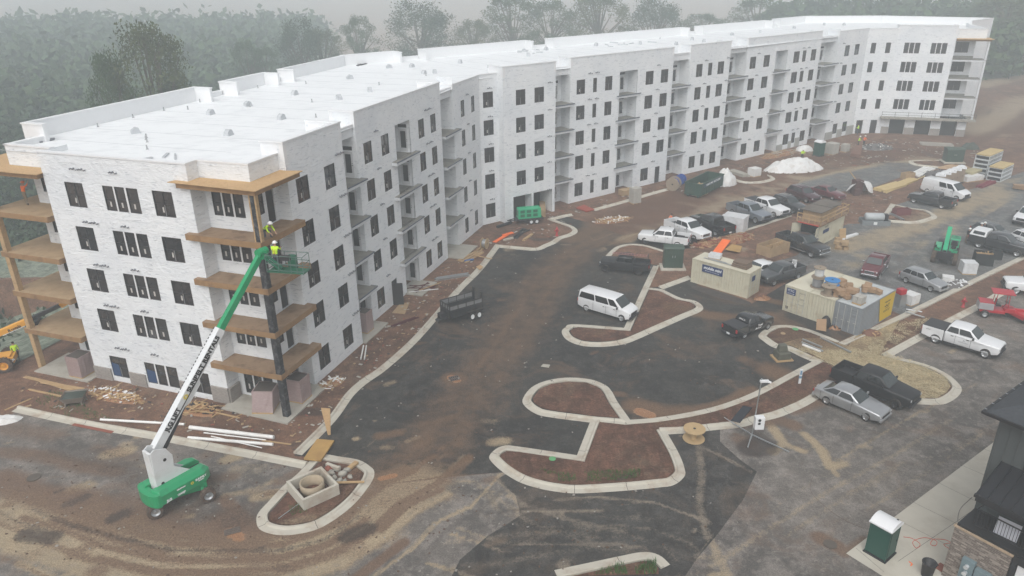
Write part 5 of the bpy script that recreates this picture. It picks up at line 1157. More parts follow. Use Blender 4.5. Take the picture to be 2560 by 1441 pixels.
for x,y in ((-1.2,-.45),(-.4,-.45),(.4,-.45),(1.2,-.45),(1.2,.45),(.4,.45),(-.4,.45),(-1.2,.45),(.8,-.45)): q.cyl((x,y,0),(x,y,1.05),.024,n=6)
q.build('platform_rail',M('rail_grey_green',(.1,.16,.14),.5),bl)
q=MB(PL); q.box(-.3,.35,-.42,-.15,.75,1.08,ty=.04); q.box(-.15,.2,.5,.8,-.35,.3); q.box(-1.0,-.7,.1,.35,0,.4); q.build('control_console',black,bl,bevel=.02)

# --- telehandler (green)
def telehandler(name,label,paint,pos,rz,boom=None,text_=None):
    r=thing(name,label,'telehandler',pos,rz)
    q=MB(); q.box(-2.2,1.9,-.5,.5,.6,1.15); q.box(-2.2,-1.2,-.95,.95,.75,1.5,ty=.05); q.box(1.6,2.1,-.6,.6,.5,1.0); q.build('chassis',paint if text_ else dark_metal,r,bevel=.04)
    for x in (-1.45,1.45):
        for s in (-1,1): bigwheel(r,x,s*.98,.62,.42,paint)
    q=MB(); 
    for x,y in ((-.75,.25),(-.75,1.0),(.55,.25),(.55,1.0)): q.box(x-.04,x+.04,y-.04,y+.04,1.1,2.4)
    q.box(-.85,.65,.18,1.07,2.38,2.46); q.box(-.8,.6,.2,1.04,1.0,1.35); q.build('cab',paint,r,bevel=.02)
    q=MB(); q.box(-.3,.1,.4,.85,1.3,1.5); q.box(-.4,-.28,.4,.85,1.4,1.95); q.box(.25,.45,.45,.8,1.3,1.7); q.build('seat',black,r)
    q=MB()
    for k in range(6): q.box(-.7+k*.2,-.66+k*.2,.2,1.04,2.462,2.475)
    q.build('roof_grill',black,r)
    q=MB(); q.box(-1.0,.8,-1.05,-.45,.8,1.5); q.build('engine_cover',paint,r,bevel=.06)
    b0,b1=boom or ((-2.1,-.1,2.1),(2.0,-.1,1.25))
    q=MB(); q.beam(b0,b1,.42,.46); q.build('boom',paint,r,bevel=.03)
    b0,b1=Vector(b0),Vector(b1); e=(b1-b0).normalized()
    q=MB(); q.beam(b1-e*.2,b1+e*.5,.3,.32); q.box(b1.x+.35,b1.x+.55,-.75,.65,b1.z-.75,b1.z+.1); q.build('carriage',black,r,bevel=.02)
    q=MB(); 
    for s in (-.45,.35): q.box(b1.x+.5,b1.x+1.5,s-.06,s+.06,b1.z-.78,b1.z-.7)
    q.build('fork',dark_metal,r)
    for s in (-1,1):
        q=MB(); q.cyl((.9,s*.62,1.3),(1.0,s*.95,1.5),.03); q.cbox((1.0,s*1.0,1.6),(.06,.22,.3)); q.build('mirror',black,r)
    return r
d=(G(2330,672)-G(2405,640)); 
tg=telehandler('telehandler','green telehandler with lowered boom and muddy tyres beside the capped pickup',lgreen,G(2360,648),rad(-122),boom=((-2.2,-.1,2.75),(1.6,-.1,1.35)))
ty_=telehandler('telehandler','orange yellow telehandler with raised boom at the left edge beside the timber post',orange_m,G(-30,925),rad(20),boom=((-2.2,.2,1.7),(3.9,.2,3.7)),text_=True)
text('Rentals','lettering',blk_txt,.34,ty_,T(2.6,-.02,3.18)@RY(rad(-18.2))@RX(rad(90)),.004,.1,1,.01); q=MB(T(2.6,-.005,3.18)@RY(rad(-18.2))); q.box(-1.0,.75,0,.01,-.17,.17); q.build('decal',wht_txt,ty_)
text('JCB','lettering',wht_txt,.3,ty_,T(1.9,-.62,.75)@RX(rad(90)),.004,.1,1.2,.015)
q=MB(); q.beam((3.5,.2,3.6),(6.3,.2,4.6),.3,.3); q.build('boom_extension',dark_metal,ty_); q=MB(); q.beam((6.1,.2,4.5),(6.6,.2,4.75),.36,.4); q.build('boom_head',orange_m,ty_)

# --- red sweeper tractor
redp=M('red_machine_paint',(.42,.015,.025),.4,var=.1,coat=.3)
sw=thing('sweeper_tractor','red ride on sweeper tractor with a canopy and front broom','sweeper',G(2492,792),rad(-22))
q=MB(); q.box(-1.5,.4,-.55,.55,.5,.75); q.box(.3,2.6,-.12,.12,.75,1.0); q.box(.3,1.2,-.4,.4,.6,1.0,tx=.1); q.build('chassis',redp,sw,bevel=.03)
q=MB(); q.box(-1.7,-.5,-.6,.6,.75,1.35,tx=.05); q.build('engine_housing',M('grey_panel',(.35,.35,.36),.5),sw,bevel=.04); q=MB(); q.box(-1.65,-.55,-.55,.55,1.36,1.42); q.build('engine_lid',redp,sw)
q=MB()
for x,y in ((-.5,-.45),(-.5,.45),(.55,-.45),(.55,.45)): q.cyl((x,y,1.0),(x*.9,y,2.35),.03)
q.build('canopy_post',redp,sw); q=MB(); q.box(-.85,.85,-.65,.65,2.35,2.43); q.build('canopy',redp,sw,bevel=.03)
q=MB(); q.box(-.35,.05,-.22,.22,1.05,1.2); q.box(-.42,-.32,-.22,.22,1.15,1.7); q.build('seat',black,sw,bevel=.03); q=MB(); q.cyl((.3,0,1.0),(.45,0,1.45),.02); q.lathe([(.17,0),(.19,.02),(.17,.04)],14,A=T(.45,0,1.45)@RY(.4)); q.build('steering_wheel',black,sw)
for x,s in ((-1.1,-1),(-1.1,1)): bigwheel(sw,x,s*.65,.36,.24,steel,tread=False)
for s in (-1,1): bigwheel(sw,2.6,s*.5,.3,.16,steel,tread=False)
A=RZ(rad(35))@RX(rad(90)); q=MB(T(1.3,0,.42)@A); q.lathe([(.05,-1.15),(.34,-1.15),(.34,1.15),(.05,1.15)],16); q.build('broom',M('bristle',(.06,.05,.05),.9),sw)
q=MB(T(1.3,0,.42)@RZ(rad(35))); q.box(-.42,.42,-1.2,1.2,.22,.42,tx=.15); q.box(-.42,-.38,-1.2,1.2,0,.3); q.build('broom_hood',redp,sw,bevel=.03)

# --- dump trailer
ft=M('trailer_black',(.022,.023,.025),.45,var=.2,stain=(.12,.09,.07),stamt=.35)
tr=thing('dump_trailer','black high sided tandem axle dump trailer standing alone by the long kerb','trailer',(G(1125,818)+G(1198,790))/2+Vector((-.25,.7,0)),math.atan2((G(1200,795)-G(1130,815)).y,(G(1200,795)-G(1130,815)).x)+.02)
tr.scale=(1,1,1.25)
q=MB(); q.box(-1.7,1.6,-.85,.85,.55,.65)
for a,b in (((-1.7,-.85),(1.6,-.85)),((1.6,.85),(-1.7,.85)),((-1.7,.85),(-1.7,-.85))):
    a=Vector((*a,0));b=Vector((*b,0)); 
    for z in (.7,1.15,1.5): q.beam(a+Vector((0,0,z)),b+Vector((0,0,z)),.05,.06)
    n_=4
    for k in range(n_+1): p=a.lerp(b,k/n_); q.box(p.x-.03,p.x+.03,p.y-.03,p.y+.03,.6,1.55)
q.box(-1.7,1.6,-.84,-.81,.65,1.1); q.box(-1.7,1.6,.81,.84,.65,1.1); q.box(-1.69,-1.66,-.85,.85,.65,1.1); q.build('dump_body',ft,tr)
q=MB(); q.box(-1.68,1.6,-.835,-.825,1.1,1.48); q.box(-1.68,1.6,.825,.835,1.1,1.48); q.box(-1.67,-1.66,-.82,.82,1.1,1.48); q.build('mesh_side',M('mesh_grey',(.2,.2,.2),.7),tr)
q=MB(); q.beam((-1.7,-.5,.5),(-2.7,0,.45),.07,.1); q.beam((-1.7,.5,.5),(-2.7,0,.45),.07,.1); q.cyl((-2.4,.1,.1),(-2.4,.1,.9),.04); q.box(-2.3,-1.8,-.3,.3,.55,.85); q.build('tongue',dark_metal,tr)
for x in (.45,1.15):
    for s in (-1,1): bigwheel(tr,x,s*.98,.33,.2,white_m,tread=False)
q=MB(); [q.box(.0,1.6,s*.98-.13,s*.98+.13,.72,.76) for s in(-1,1)]; q.build('mudguard',ft,tr,bevel=.02)
q=MB(); q.box(1.62,1.66,-.82,-.5,.65,1.9); q.box(1.62,1.66,.5,.82,.65,1.9); q.build('tail_gate',ft,tr); 
q=MB(); q.lathe([(0,.66),(.17,.66),(.19,1.02),(.17,1.02),(.16,.7),(0,.7)],14,A=T(.1,-.1,0)); o=q.build('bucket',M('bucket_white',(.4,.4,.38),.5),xf=tr.matrix_basis.copy()); tag(o,'pale plastic bucket standing in the black dump trailer','bucket')
# --- generator on a trailer
ge=thing('generator','bright green enclosed generator on a tandem trailer at the tower garage','generator',(G(1288,566)+G(1352,556))/2+Vector((.1,.6,0)),rad(14))
q=MB(); q.box(-1.45,1.45,-.6,.6,.72,1.95,tx=.05,ty=.05); q.build('housing',lgreen,ge,bevel=.05); q=MB(); q.box(-1.7,1.7,-.62,.62,.5,.7); q.beam((-1.7,-.4,.55),(-2.7,0,.5),.07,.1); q.beam((-1.7,.4,.55),(-2.7,0,.5),.07,.1); q.build('trailer_frame',dark_metal,ge)
q=MB(); [q.box(x,x+.55,-.612,-.6,z,z+.35) for x in(-1.2,-.4,.4) for z in(.95,1.45)]; q.box(-1.47,-1.455,-.4,.4,1.0,1.7); q.build('vent_panel',M('dark_green_paint',(.01,.13,.07),.45),ge)
for x in (.1,.8):
    for s in (-1,1): bigwheel(ge,x,s*.75,.34,.2,white_m,tread=False)

# --- containers
cream=M('cream_container_paint',(.55,.52,.4),.5,var=.06,coat=.1,stain=(.35,.25,.15),stsc=1.1,stamt=.35); cgrey=M('grey_container_paint',(.24,.26,.28),.5,var=.06,stain=(.16,.13,.1),stamt=.3); cwhite=M('cream_roof_paint',(.62,.59,.48),.5,var=.04,stain=(.4,.33,.22),stamt=.3)
navy_s=M('navy_sign',(.02,.04,.13),.5); yel_s=M('yellow_sign',(.62,.42,.02),.5,var=.08); rod=M('lock_rod',(.5,.5,.47),.4,.3)
CW,CL,CH=2.33,6.06,2.5
def container(label,pos,rz,paint,top=None,door='end0',openn=False,tops=True,side_cor=True):
    """x along the length, y across, origin at one low corner; doors on x=0"""
    r=thing('shipping_container',label,'container',pos,rz,'shipping containers on the site')
    q=MB()
    def corr(a,b,z0,z1,n,depth=.035,nrm=None):
        a=Vector(a);b=Vector(b);e=(b-a)/n;N_=Vector(nrm)
        for k in range(n):
            p=a+e*k; w=[p,p+e*.3,p+e*.42,p+e*.85,p+e]; o=[0,0,depth,depth,0]
            for i in range(4):
                s0=w[i]-N_*o[i]; s1=w[i+1]-N_*o[i+1]; q.add([(s0.x,s0.y,z0),(s1.x,s1.y,z0),(s1.x,s1.y,z1),(s0.x,s0.y,z1)],[(0,1,2,3)])
    n=22
    corr((.08,.03,0),(CL-.08,.03,0),.12,CH-.08,n,nrm=(0,-1,0)); corr((CL-.08,CW-.03,0),(.08,CW-.03,0),.12,CH-.08,n,nrm=(0,1,0)); corr((CL-.03,.08,0),(CL-.03,CW-.08,0),.12,CH-.08,8,nrm=(1,0,0))
    if door=='none': corr((.03,CW-.08,0),(.03,.08,0),.12,CH-.08,8,nrm=(-1,0,0))
    for x in (0,CL-.1):
        for y in (0,CW-.1): q.box(x,x+.1,y,y+.1,0,CH)
    for y in (0,CW-.08): q.box(.1,CL-.1,y+.002,y+.078,.0,.13); q.box(.1,CL-.1,y+.002,y+.078,CH-.1,CH-.004)
    for x in (0,CL-.08): q.box(x+.002,x+.078,.1,CW-.1,0,.14); q.box(x+.002,x+.078,.1,CW-.1,CH-.11,CH-.004)
    q.box(.1,CL-.1,.1,CW-.1,.1,.14)
    q.build('shell',paint,r)
    q=MB(); m_=30
    for k in range(m_): x=.08+k*(CL-.16)/m_; d_=(CL-.16)/m_; q.box(x,x+d_*.6,.07,CW-.07,CH-.05,CH-.012); 
    q.box(.08,CL-.08,.06,CW-.06,CH-.06,CH-.035); q.build('roof',top or paint,r)
    if door!='none':
        for i,(y0,y1) in enumerate(((.11,CW/2-.01),(CW/2+.01,CW-.11))):
            Q=Matrix.Identity(4)
            if openn: Q=T(.03,y0 if i==0 else y1,0)@RZ(rad(-125) if i==1 else rad(100))@T(-.03,-(y0 if i==0 else y1),0)
            q=MB(Q); q.box(.02,.07,y0,y1,.15,CH-.13)
            for z in (.2,.78,1.36,1.94): q.box(-.012,.02,y0+.05,y1-.05,z,z+.42,tx=0)
            dr=q.build('door',paint,r)
            q=MB(Q)
            for f in (.25,.75):
                yy=y0+(y1-y0)*f; q.cyl((-.03,yy,.12),(-.03,yy,CH-.1),.022,n=6); q.box(-.05,-.02,yy-.05,yy+.2,1.0,1.04)
            q.build('lock_rod',rod,dr)
    return r
FR1=at(1726,705)
c1=container('cream storage container with a navy sign on its long side, beside the green cabinet',G(1726,705),rad(-44),cream,cwhite,door='end0')
# long side towards camera is y=0 with x to the right; doors belong on the right end -> flip the door end
def flipdoor(r):
    for c in r.children:
        if c.name.startswith('door'): c.matrix_basis=T(CL,CW,0)@RZ(math.pi)
flipdoor(c1)
q=MB(); q.box(1.15,3.35,-.03,-.012,1.45,2.2); q.build('sign_board',navy_s,c1); text('mobile mini','lettering',wht_txt,.42,c1,T(2.25,-.032,1.92)@RX(rad(90)),.003,.25,.95,.012); text('800-950-MINI  mobilemini.com','lettering',wht_txt,.12,c1,T(2.25,-.032,1.62)@RX(rad(90)),.003)
q=MB(); q.box(CL+.06,CL+.075,.45,1.05,1.6,2.1); q.build('sign_board',navy_s,c1)
c2=container('cream container with double doors and a navy sign, leftmost of the block of three',Vector((24.45,61.1,0))+Vector((0,0,0)),rad(40),cream,cwhite)
# frame: x= length (az 40), y=left.  ends face the camera on x=0; first container lies on the left
e_=Vector((math.sin(rad(40)),-math.cos(rad(40)),0))
P0=Vector((24.45,61.1,0))
c2.location=P0+e_*CW
c3=container('cream container with a plain ribbed end, middle of the block of three',P0+e_*(2*CW+.03),rad(40),cream,cwhite,door='none')
c4=container('grey container with a slanted yellow panel on its side, rightmost of the block of three',P0+e_*(3*CW+.06),rad(40),cgrey,M('grey_roof_paint',(.5,.53,.54),.5,stain=(.3,.3,.3),stamt=.3))
q=MB(); q.add([(3.05,-.012,2.42),(5.98,-.012,2.42),(5.98,-.012,.12),(3.75,-.012,.12)],[(0,3,2,1)]); q.add([(3.05,-.01,2.42),(5.98,-.01,2.42),(5.98,-.01,.12),(3.75,-.01,.12)],[(0,1,2,3)]); sgn=q.build('yellow_panel',yel_s,c4)
q=MB(T(4.75,-.016,1.4)@RX(rad(90))); 
for a,b,c_,d_ in ((-.35,.0,.18,.12),(-.12,.04,.14,.2),(.1,-.02,.16,.14),(.3,.12,.2,.06),(.32,0,.06,.18)): q.box(a-c_/2,a+c_/2,b-d_/2,b+d_/2,0,.004)
for k,(w_,z) in enumerate(((1.1,.42),(.8,.34),(.6,-.22),(1.2,-.42),(1.0,-.54))):
    x=-w_/2
    while x<w_/2: l_=random.uniform(.04,.1); q.box(x,x+l_,z,z+.05,0,.004); x+=l_+.03
q.build('panel_print',blk_txt,c4)
def ctext(c,s,y,z,size,mat=blk_txt,b=.0): return text(s,'lettering',mat,size,c,T(-.022,y,z)@RZ(rad(-90))@RX(rad(90)),.003,0,1,b)
q=MB(); q.box(-.06,-.02,1.25,2.1,1.72,2.3); q.build('sign_board',navy_s,c2); text('ITEG','lettering',wht_txt,.3,c2,T(-.065,1.68,2.1)@RZ(rad(-90))@RX(rad(90)),.003); text('CONTAINER','lettering',wht_txt,.12,c2,T(-.065,1.68,1.83)@RZ(rad(-90))@RX(rad(90)),.003)
q=MB(); q.box(-.02,-.013,1.8,2.05,.28,.55); q.build('stencil_mark',M('brown_mark',(.12,.1,.07),.6),c2)
ctext(c2,'RGSU 213',.6,2.12,.13,M('stencil_ink',(.15,.14,.11),.7)); ctext(c2,'22G1',.6,1.55,.2,M('stencil_ink',(.15,.14,.11),.7)); ctext(c2,'MAX GROSS',.6,1.02,.1,M('stencil_ink',(.15,.14,.11),.7)); ctext(c4,'GESU 604',.6,2.12,.12,M('stencil_ink',(.15,.14,.11),.7)); ctext(c4,'22G1',.6,1.6,.16,M('stencil_ink',(.15,.14,.11),.7))
# open container with a timber deck on top
c5=container('open cream container whose door leans wide, carrying a timber deck and hut',Vector((32.1,78.7,0))+Vector((math.sin(rad(43)),-math.cos(rad(43)),0))*CW,rad(43),cream,cream,openn=True)
q=MB(); q.box(5.0,5.9,-.012,-.006,1.6,2.0); 
q=MB(); q.box(.9,2.3,-.02,-.012,1.35,1.75); q.build('sign_board',navy_s,c5); text('UNITS','lettering',M('stencil_ink',(.15,.14,.11),.7),.3,c5,T(1.6,-.02,2.05)@RX(rad(90)),.003)
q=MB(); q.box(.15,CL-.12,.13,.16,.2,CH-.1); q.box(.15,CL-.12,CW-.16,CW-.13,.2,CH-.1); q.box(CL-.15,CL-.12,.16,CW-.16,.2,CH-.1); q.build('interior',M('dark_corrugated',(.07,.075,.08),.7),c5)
dk=thing('timber_deck','weathered timber deck with a guard rail on top of the open container','deck',c5.location+Vector((0,0,CH)),rad(43))
q=MB(); q.box(-.5,CL+.3,-.25,CW+.25,0,.14); q.build('platform',ply,dk)
q=MB()
for a,b in (((-.4,-.2),(CL+.2,-.2)),((CL+.2,-.2),(CL+.2,CW+.2)),((-.4,CW+.2),(-.4,-.2))):
    a=Vector((*a,0));b=Vector((*b,0)); q.beam(a+Vector((0,0,1.05)),b+Vector((0,0,1.05)),.05,.09); q.beam(a+Vector((0,0,.6)),b+Vector((0,0,.6)),.05,.09)
    for k in range(5): p=a.lerp(b,k/4); q.box(p.x-.035,p.x+.035,p.y-.035,p.y+.035,.1,1.1)
q.build('guard_rail',wood,dk)
q=MB(); q.box(.6,CL-1.4,.5,CW+.1,.14,1.25); q.build('hut',ply2,dk); q=MB(); q.box(.3,CL-1.0,.2,CW+.3,1.25,1.33); q.box(2.8,CL-.6,.3,CW,1.34,1.4); q.build('hut_roof',M('grey_ply',(.15,.13,.11),.8,stain=(.07,.06,.05),stamt=.5),dk)
q=MB()
for s in (0,.42): q.beam((0,s,0),(0,s+2.1,0),.07,.12)
for k in range(7): q.cyl((0,.1+k*.3,0),(0,.1+k*.3+.01,0),.02)
lad=MB(); [lad.beam((x,0,0),(x,2.4,0),.05,.1) for x in (0,.4)]; [lad.cyl((0,.15+k*.3,0),(.4,.15+k*.3,0),.022,n=6) for k in range(8)]
o=lad.build('ladder',M('red_ladder',(.5,.04,.03),.5),xf=T(c5.location)@RZ(rad(43))@T(-.62,-.1,CH+.1)); tag(o,'red ladder lying along the edge of the timber deck','ladder')
# rolloff skip
sk=thing('waste_skip','dark green roll off skip with white lettering, half full of rubble','skip',G(1750,498)+Vector((0,0,.0)),rad(50.5))
dg=M('skip_green',(.025,.07,.05),.5,var=.15,stain=(.08,.07,.05),stamt=.35)
L_s=6.9;W_s=2.3
q=MB()
for y in (0,W_s): q.box(0,L_s,y-.04,y+.04,.35,1.95)
q.box(0,.08,.05,W_s-.05,.35,1.95); q.box(L_s-.08,L_s,.05,W_s-.05,.35,2.0); q.box(.08,L_s-.08,.05,W_s-.05,.3,.4)
for k in range(9):
    for y in (-.1,W_s+.04): q.box(.1+k*.8,.22+k*.8,y,y+.06,.35,1.85)
for k in range(4): q.box(-.06,0,.1+k*.68,.2+k*.68,.35,1.85)
for y in (-.1,W_s+.0): q.box(-.05,L_s+.02,y-.02,y+.12,1.88,2.0)
q.box(-.1,.0,-.08,W_s+.08,1.88,2.0); q.box(.0,L_s,.3,.5,.15,.32); q.box(0,L_s,W_s-.5,W_s-.3,.15,.32); q.build('bin',dg,sk)
q=MB(); q.box(.6,6.3,-.15,-.125,1.4,1.85); q.build('stripe',M('skip_blue',(.05,.09,.13),.5),sk); text('WASTE PRO  RECYCLING','lettering',wht_txt,.36,sk,T(3.4,-.155,1.62)@RX(rad(90)),.004,.1,1.05,.01)
q=MB(); [q.cyl((x,y-.08,.15),(x,y+.08,.15),.14,n=10) for x in(.3,L_s-.3) for y in(.4,W_s-.4)]; q.build('roller',dark_metal,sk)
q=MB(); [q.cbox((random.uniform(.4,3.6),random.uniform(.3,1.9),random.uniform(.7,1.2)),(random.uniform(.2,.9),random.uniform(.1,.4),.08),R=RZ(random.uniform(0,3))@RX(random.uniform(-.5,.5))) for _ in range(60)]; q.blob((2.2,1.1,.3),1.0,sc=(1.7,.95,.9),n=14,k=8); o=q.build('rubble_heap',ply2,xf=sk.matrix_basis.copy()); tag(o,'heap of broken boards and rubble filling the green skip','rubble')
o['kind']='stuff'
# portable toilets
def toilet(label,pos,rz,body,roofm_,grp=None,s=1.):
    r=thing('portable_toilet',label,'portable toilet',pos,rz,grp); r.scale=(s,s,s)
    q=MB(); q.box(-.54,.54,-.54,.54,.12,2.05,tx=.03,ty=.03); q.build('cabin',body,r,bevel=.03)
    q=MB(); q.box(-.62,.62,-.62,.62,0,.1); q.build('skid',black,r,bevel=.02)
    q=MB(); 
    for x in (-.54,.5): 
        for y in (-.54,.5): q.box(x-.01,x+.05,y-.01,y+.05,.1,2.06)
    q.build('corner_trim',body,r)
    q=MB(); q.box(-.4,.4,-.565,-.535,.2,1.95); d=q.build('door',body,r,bevel=.015); q=MB(); q.box(.28,.34,-.6,-.565,1.0,1.12); q.build('handle',black,d)
    q=MB(); n=8; v=[];
    for i in range(n+1):
        x=-.6+1.2*i/n; z=2.05+.28*math.cos((x/.6)*1.35)**.8 if abs(x)<.6 else 2.05
        v+= [(x,-.6,z),(x,.6,z)]
    f=[(2*i,2*i+2,2*i+3,2*i+1) for i in range(n)]+[tuple(range(0,2*n+2,2))[::-1],tuple(range(1,2*n+2,2))]
    q.add(v,f); q.box(-.62,.62,-.62,.62,2.0,2.1); q.build('roof',roofm_,r,bevel=.02)
    q=MB(); q.cyl((.36,-.38,2.15),(.36,-.38,2.28),.06,n=10); q.build('vent',black,r)
    return r
dgt=M('toilet_dark_green',(.012,.07,.05),.45,var=.12); wroof=M('toilet_white_roof',(.75,.76,.77),.45,var=.04); tant=M('toilet_tan',(.33,.26,.2),.5,var=.1)
toilet('dark green portable toilet with a white roof on the pale concrete, nearest of all',G(2210,1408)+Vector((.1,.75,0)),rad(38),dgt,wroof)
toilet('dark green portable toilet with arched roof by the far stacked blocks',G(2049,392)+Vector((0,.6,0)),rad(30),dgt,wroof,s=1.1)
tt0=None
for k,(nm) in enumerate(('nearest the work van','second from the work van','the middle one','second from the far end','at the far end')):
    p=G(2350,478).lerp(G(2402,458),k/4)+Vector((0,.6,0))
    toilet('tan portable toilet, %s in the row'%nm,p,rad(-30),tant,wroof,'row of five tan portable toilets')
# green electrical cabinet on a pad, and the far one
gc=M('cabinet_green',(.045,.075,.055),.5,var=.12)
def cabinet(label,pos,rz,w,d,h):
    r=thing('electrical_cabinet',label,'utility cabinet',pos,rz)
    q=MB(); q.box(-w/2,w/2,-d/2,d/2,.25,h); q.build('housing',gc,r,bevel=.03); q=MB(); q.box(-w/2-.05,w/2+.05,-d/2-.08,d/2+.05,h,h+.22,ty=.12); q.build('lid',gc,r,bevel=.03)
    for s in (-1,1): q=MB(); q.box(.02 if s>0 else -w/2+.05,w/2-.05 if s>0 else -.02,-d/2-.03,-d/2,.35,h-.12); d_=q.build('door',gc,r,bevel=.01); q=MB(); q.box(s*.12-.02,s*.12+.02,-d/2-.06,-d/2-.03,h*.6,h*.7); q.build('handle',steel,d_)
    q=MB(); q.box(-w/2-.3,w/2+.3,-d/2-.45,d/2+.3,.05,.25); q.build('pad',kerb_m,r,bevel=.03); return r
cabinet('dark green two door electrical cabinet on a concrete pad above the white van',G(1684,678)+Vector((0,.75,0)),rad(-4),1.95,1.1,2.3)
cabinet('dark green utility box among sacks in the far kerbed bed',G(2385,409)+Vector((0,.6,0)),rad(-10),2.5,1.6,2.1)
# fuel tank in bund
fk=thing('fuel_tank','grey cylindrical fuel tank in a steel bund near the small dirt bed','fuel tank',G(2185,560),rad(-8))
q=MB(); [q.box(*b) for b in ((-1.55,1.55,-.75,-.7,0,.6),(-1.55,1.55,.7,.75,0,.6),(-1.6,-1.55,-.75,.75,0,.6),(1.55,1.6,-.75,.75,0,.6),(-1.55,1.55,-.7,.7,0,.08))]; q.build('bund',M('bund_grey',(.2,.22,.23),.5),fk); q=MB(); q.lathe([(0,-1.1),(.35,-1.08),(.5,-.98),(.5,.98),(.35,1.08),(0,1.1)],20,A=T(-.1,0,.85)@RY(rad(90))); q.build('tank',M('tank_grey',(.42,.45,.46),.4),fk); q=MB(); q.box(1.0,1.4,-.3,.3,.1,1.25); q.build('pump',dark_metal,fk); q=MB(); q.box(-.3,.1,-.765,-.75,.12,.45); q.build('label_plate',wht_txt,fk)
# mobile camera mast with solar panel
cm=thing('camera_mast','solar powered site camera on a tripod mast with a white battery box','camera mast',G(1878,1098),rad(0))
q=MB(); q.cyl((0,0,0),(.15,.0,4.6),.045,n=8); 
for a,l in ((rad(-65+180),2.9),(rad(-38),2.5),(rad(-118),1.15)): q.beam((0,0,.35),(l*math.cos(a),l*math.sin(a),.05),.07,.07)
q.build('mast',steel,cm); q=MB(T(-.75,.3,1.75)@RZ(.5)@RX(-.35)@RY(-.5)); q.box(-.7,.7,-.4,.4,-.03,.03); q.build('solar_panel',M('solar_cell',(.02,.022,.03),.25),cm); q=MB(); q.box(-.05,.55,-.5,-.1,1.05,1.95); q.build('battery_box',paint_w,cm,bevel=.02); q=MB(); q.cyl((.2,-.51,1.78),(.2,-.53,1.78),.1,n=12); q.box(.12,.28,-.515,-.5,1.45,1.6); q.build('dial',black,cm); q=MB(); q.box(.05,.6,-.1,.05,4.35,4.5); q.cyl((.5,0,4.4),(.75,-.1,4.35),.07,n=8); q.build('camera_head',paint_w,cm)
# house at bottom right
FH=Fr((21.8,29.1),36)
hs_=thing('brick_townhouse','dark grey sided townhouse with a brick base and black metal porch roof','house',(0,0,0))
brick=M('washed_brick',(.3,.25,.21),.85,var=.2,sc=3)
N,L,b=nodes(brick); bt=N.new('ShaderNodeTexBrick'); bt.inputs['Scale'].default_value=1; bt.inputs['Brick Width'].default_value=.24; bt.inputs['Row Height'].default_value=.085; bt.inputs['Mortar Size'].default_value=.008; bt.inputs['Color1'].default_value=(.13,.1,.085,1); bt.inputs['Color2'].default_value=(.46,.4,.34,1); bt.inputs['Mortar'].default_value=(.27,.25,.22,1); bt.inputs['Bias'].default_value=-.35
tc=N.new('ShaderNodeTexCoord'); mp=N.new('ShaderNodeMapping'); mp.inputs['Rotation'].default_value=(rad(90),0,rad(0)); sx=N.new('ShaderNodeSeparateXYZ'); cx=N.new('ShaderNodeCombineXYZ'); ad=N.new('ShaderNodeMath'); ad.operation='ADD'
L.new(tc.outputs['Object'],sx.inputs[0]); L.new(sx.outputs[0],ad.inputs[0]); L.new(sx.outputs[1],ad.inputs[1]); L.new(ad.outputs[0],cx.inputs[0]); L.new(sx.outputs[2],cx.inputs[1]); L.new(cx.outputs[0],bt.inputs['Vector']); L.new(bt.outputs['Color'],b.inputs['Base Color'])
XH=FH.M()
def hb(name,mat,boxes,parent=hs_,bevel=0,local=True):
    q=MB(); [q.box(*bb) for bb in boxes]; return q.build(name,mat,parent,bevel=bevel,xf=XH)
hb('brick_wall',brick,[(0,1.9,-2.6,0,0,3.2),(1.9,9,-2.6,0.02,0,3.25)]); hb('brick_cap',M('tan_brick_cap',(.42,.32,.22),.8,var=.4,sc=9),[(-.06,.2,-2.65,.05,3.2,3.28)])
sid=M('dark_grey_siding',(.075,.085,.085),.6,var=.08); hb('siding_wall',sid,[(1.9,12,-9,-.05,3.25,9.0)])
hb('batten',sid,[(1.9+.0+k*.62,1.94+k*.62,-.05,-.02,3.3,9) for k in range(16)]+[(1.87,1.9,-.12-k*.45,-.08-k*.45,3.3,9) for k in range(18)])
hb('window',M('dark_interior',(.035,.03,.028),.3),[(1.84,1.89,-3.2,-1.9,4.1,5.2),(1.84,1.89,-3.3,-1.5,6.6,8.3),(3.3,4.6,-.05,-.0,5.9,8.0)])
hb('window_trim',black,[(1.82,1.89,-3.3,-3.2,4.0,5.3),(1.82,1.89,-1.9,-1.8,4.0,5.3),(1.82,1.89,-3.3,-1.8,5.2,5.3),(3.2,3.3,-.05,.03,5.8,8.1),(4.6,4.7,-.05,.03,5.8,8.1)])
hb('balcony_floor',black,[(.05,1.86,-9,-.06,3.28,3.42),(0.0,.22,-9,-2.66,2.9,3.3)])
hb('corner_post',M('black_trim',(.02,.02,.022),.5),[(0.02,.25,-2.85,-2.65,0,3.2)]); hb('garage_door',paint_w,[(.1,.2,-8,-2.9,0,2.9)])
q=MB()
q.tube([(.5,-.6,4.4),(.5,-9,4.4)],.035); q.tube([(.5,-.6,3.5),(.5,-9,3.5)],.03); q.tube([(.5,-.6,4.4),(1.8,-.6,4.4)],.035)
for k in range(60): q.cyl((.5,-.6-k*.13,3.5),(.5,-.6-k*.13,4.4),.012,n=5)
q.build('railing',M('black_trim',(.02,.02,.022),.5),hs_,xf=XH)
met=M('black_standing_seam',(.03,.032,.037),.35,.4,var=.1)
def sl_(mb,a,b_,c_,d_,th=.06): 
    v=[a,b_,c_,d_]; mb.add([*v,*[(p[0],p[1],p[2]-th) for p in v]],[(0,1,2,3),(7,6,5,4),(0,4,5,1),(1,5,6,2),(2,6,7,3),(3,7,4,0)])
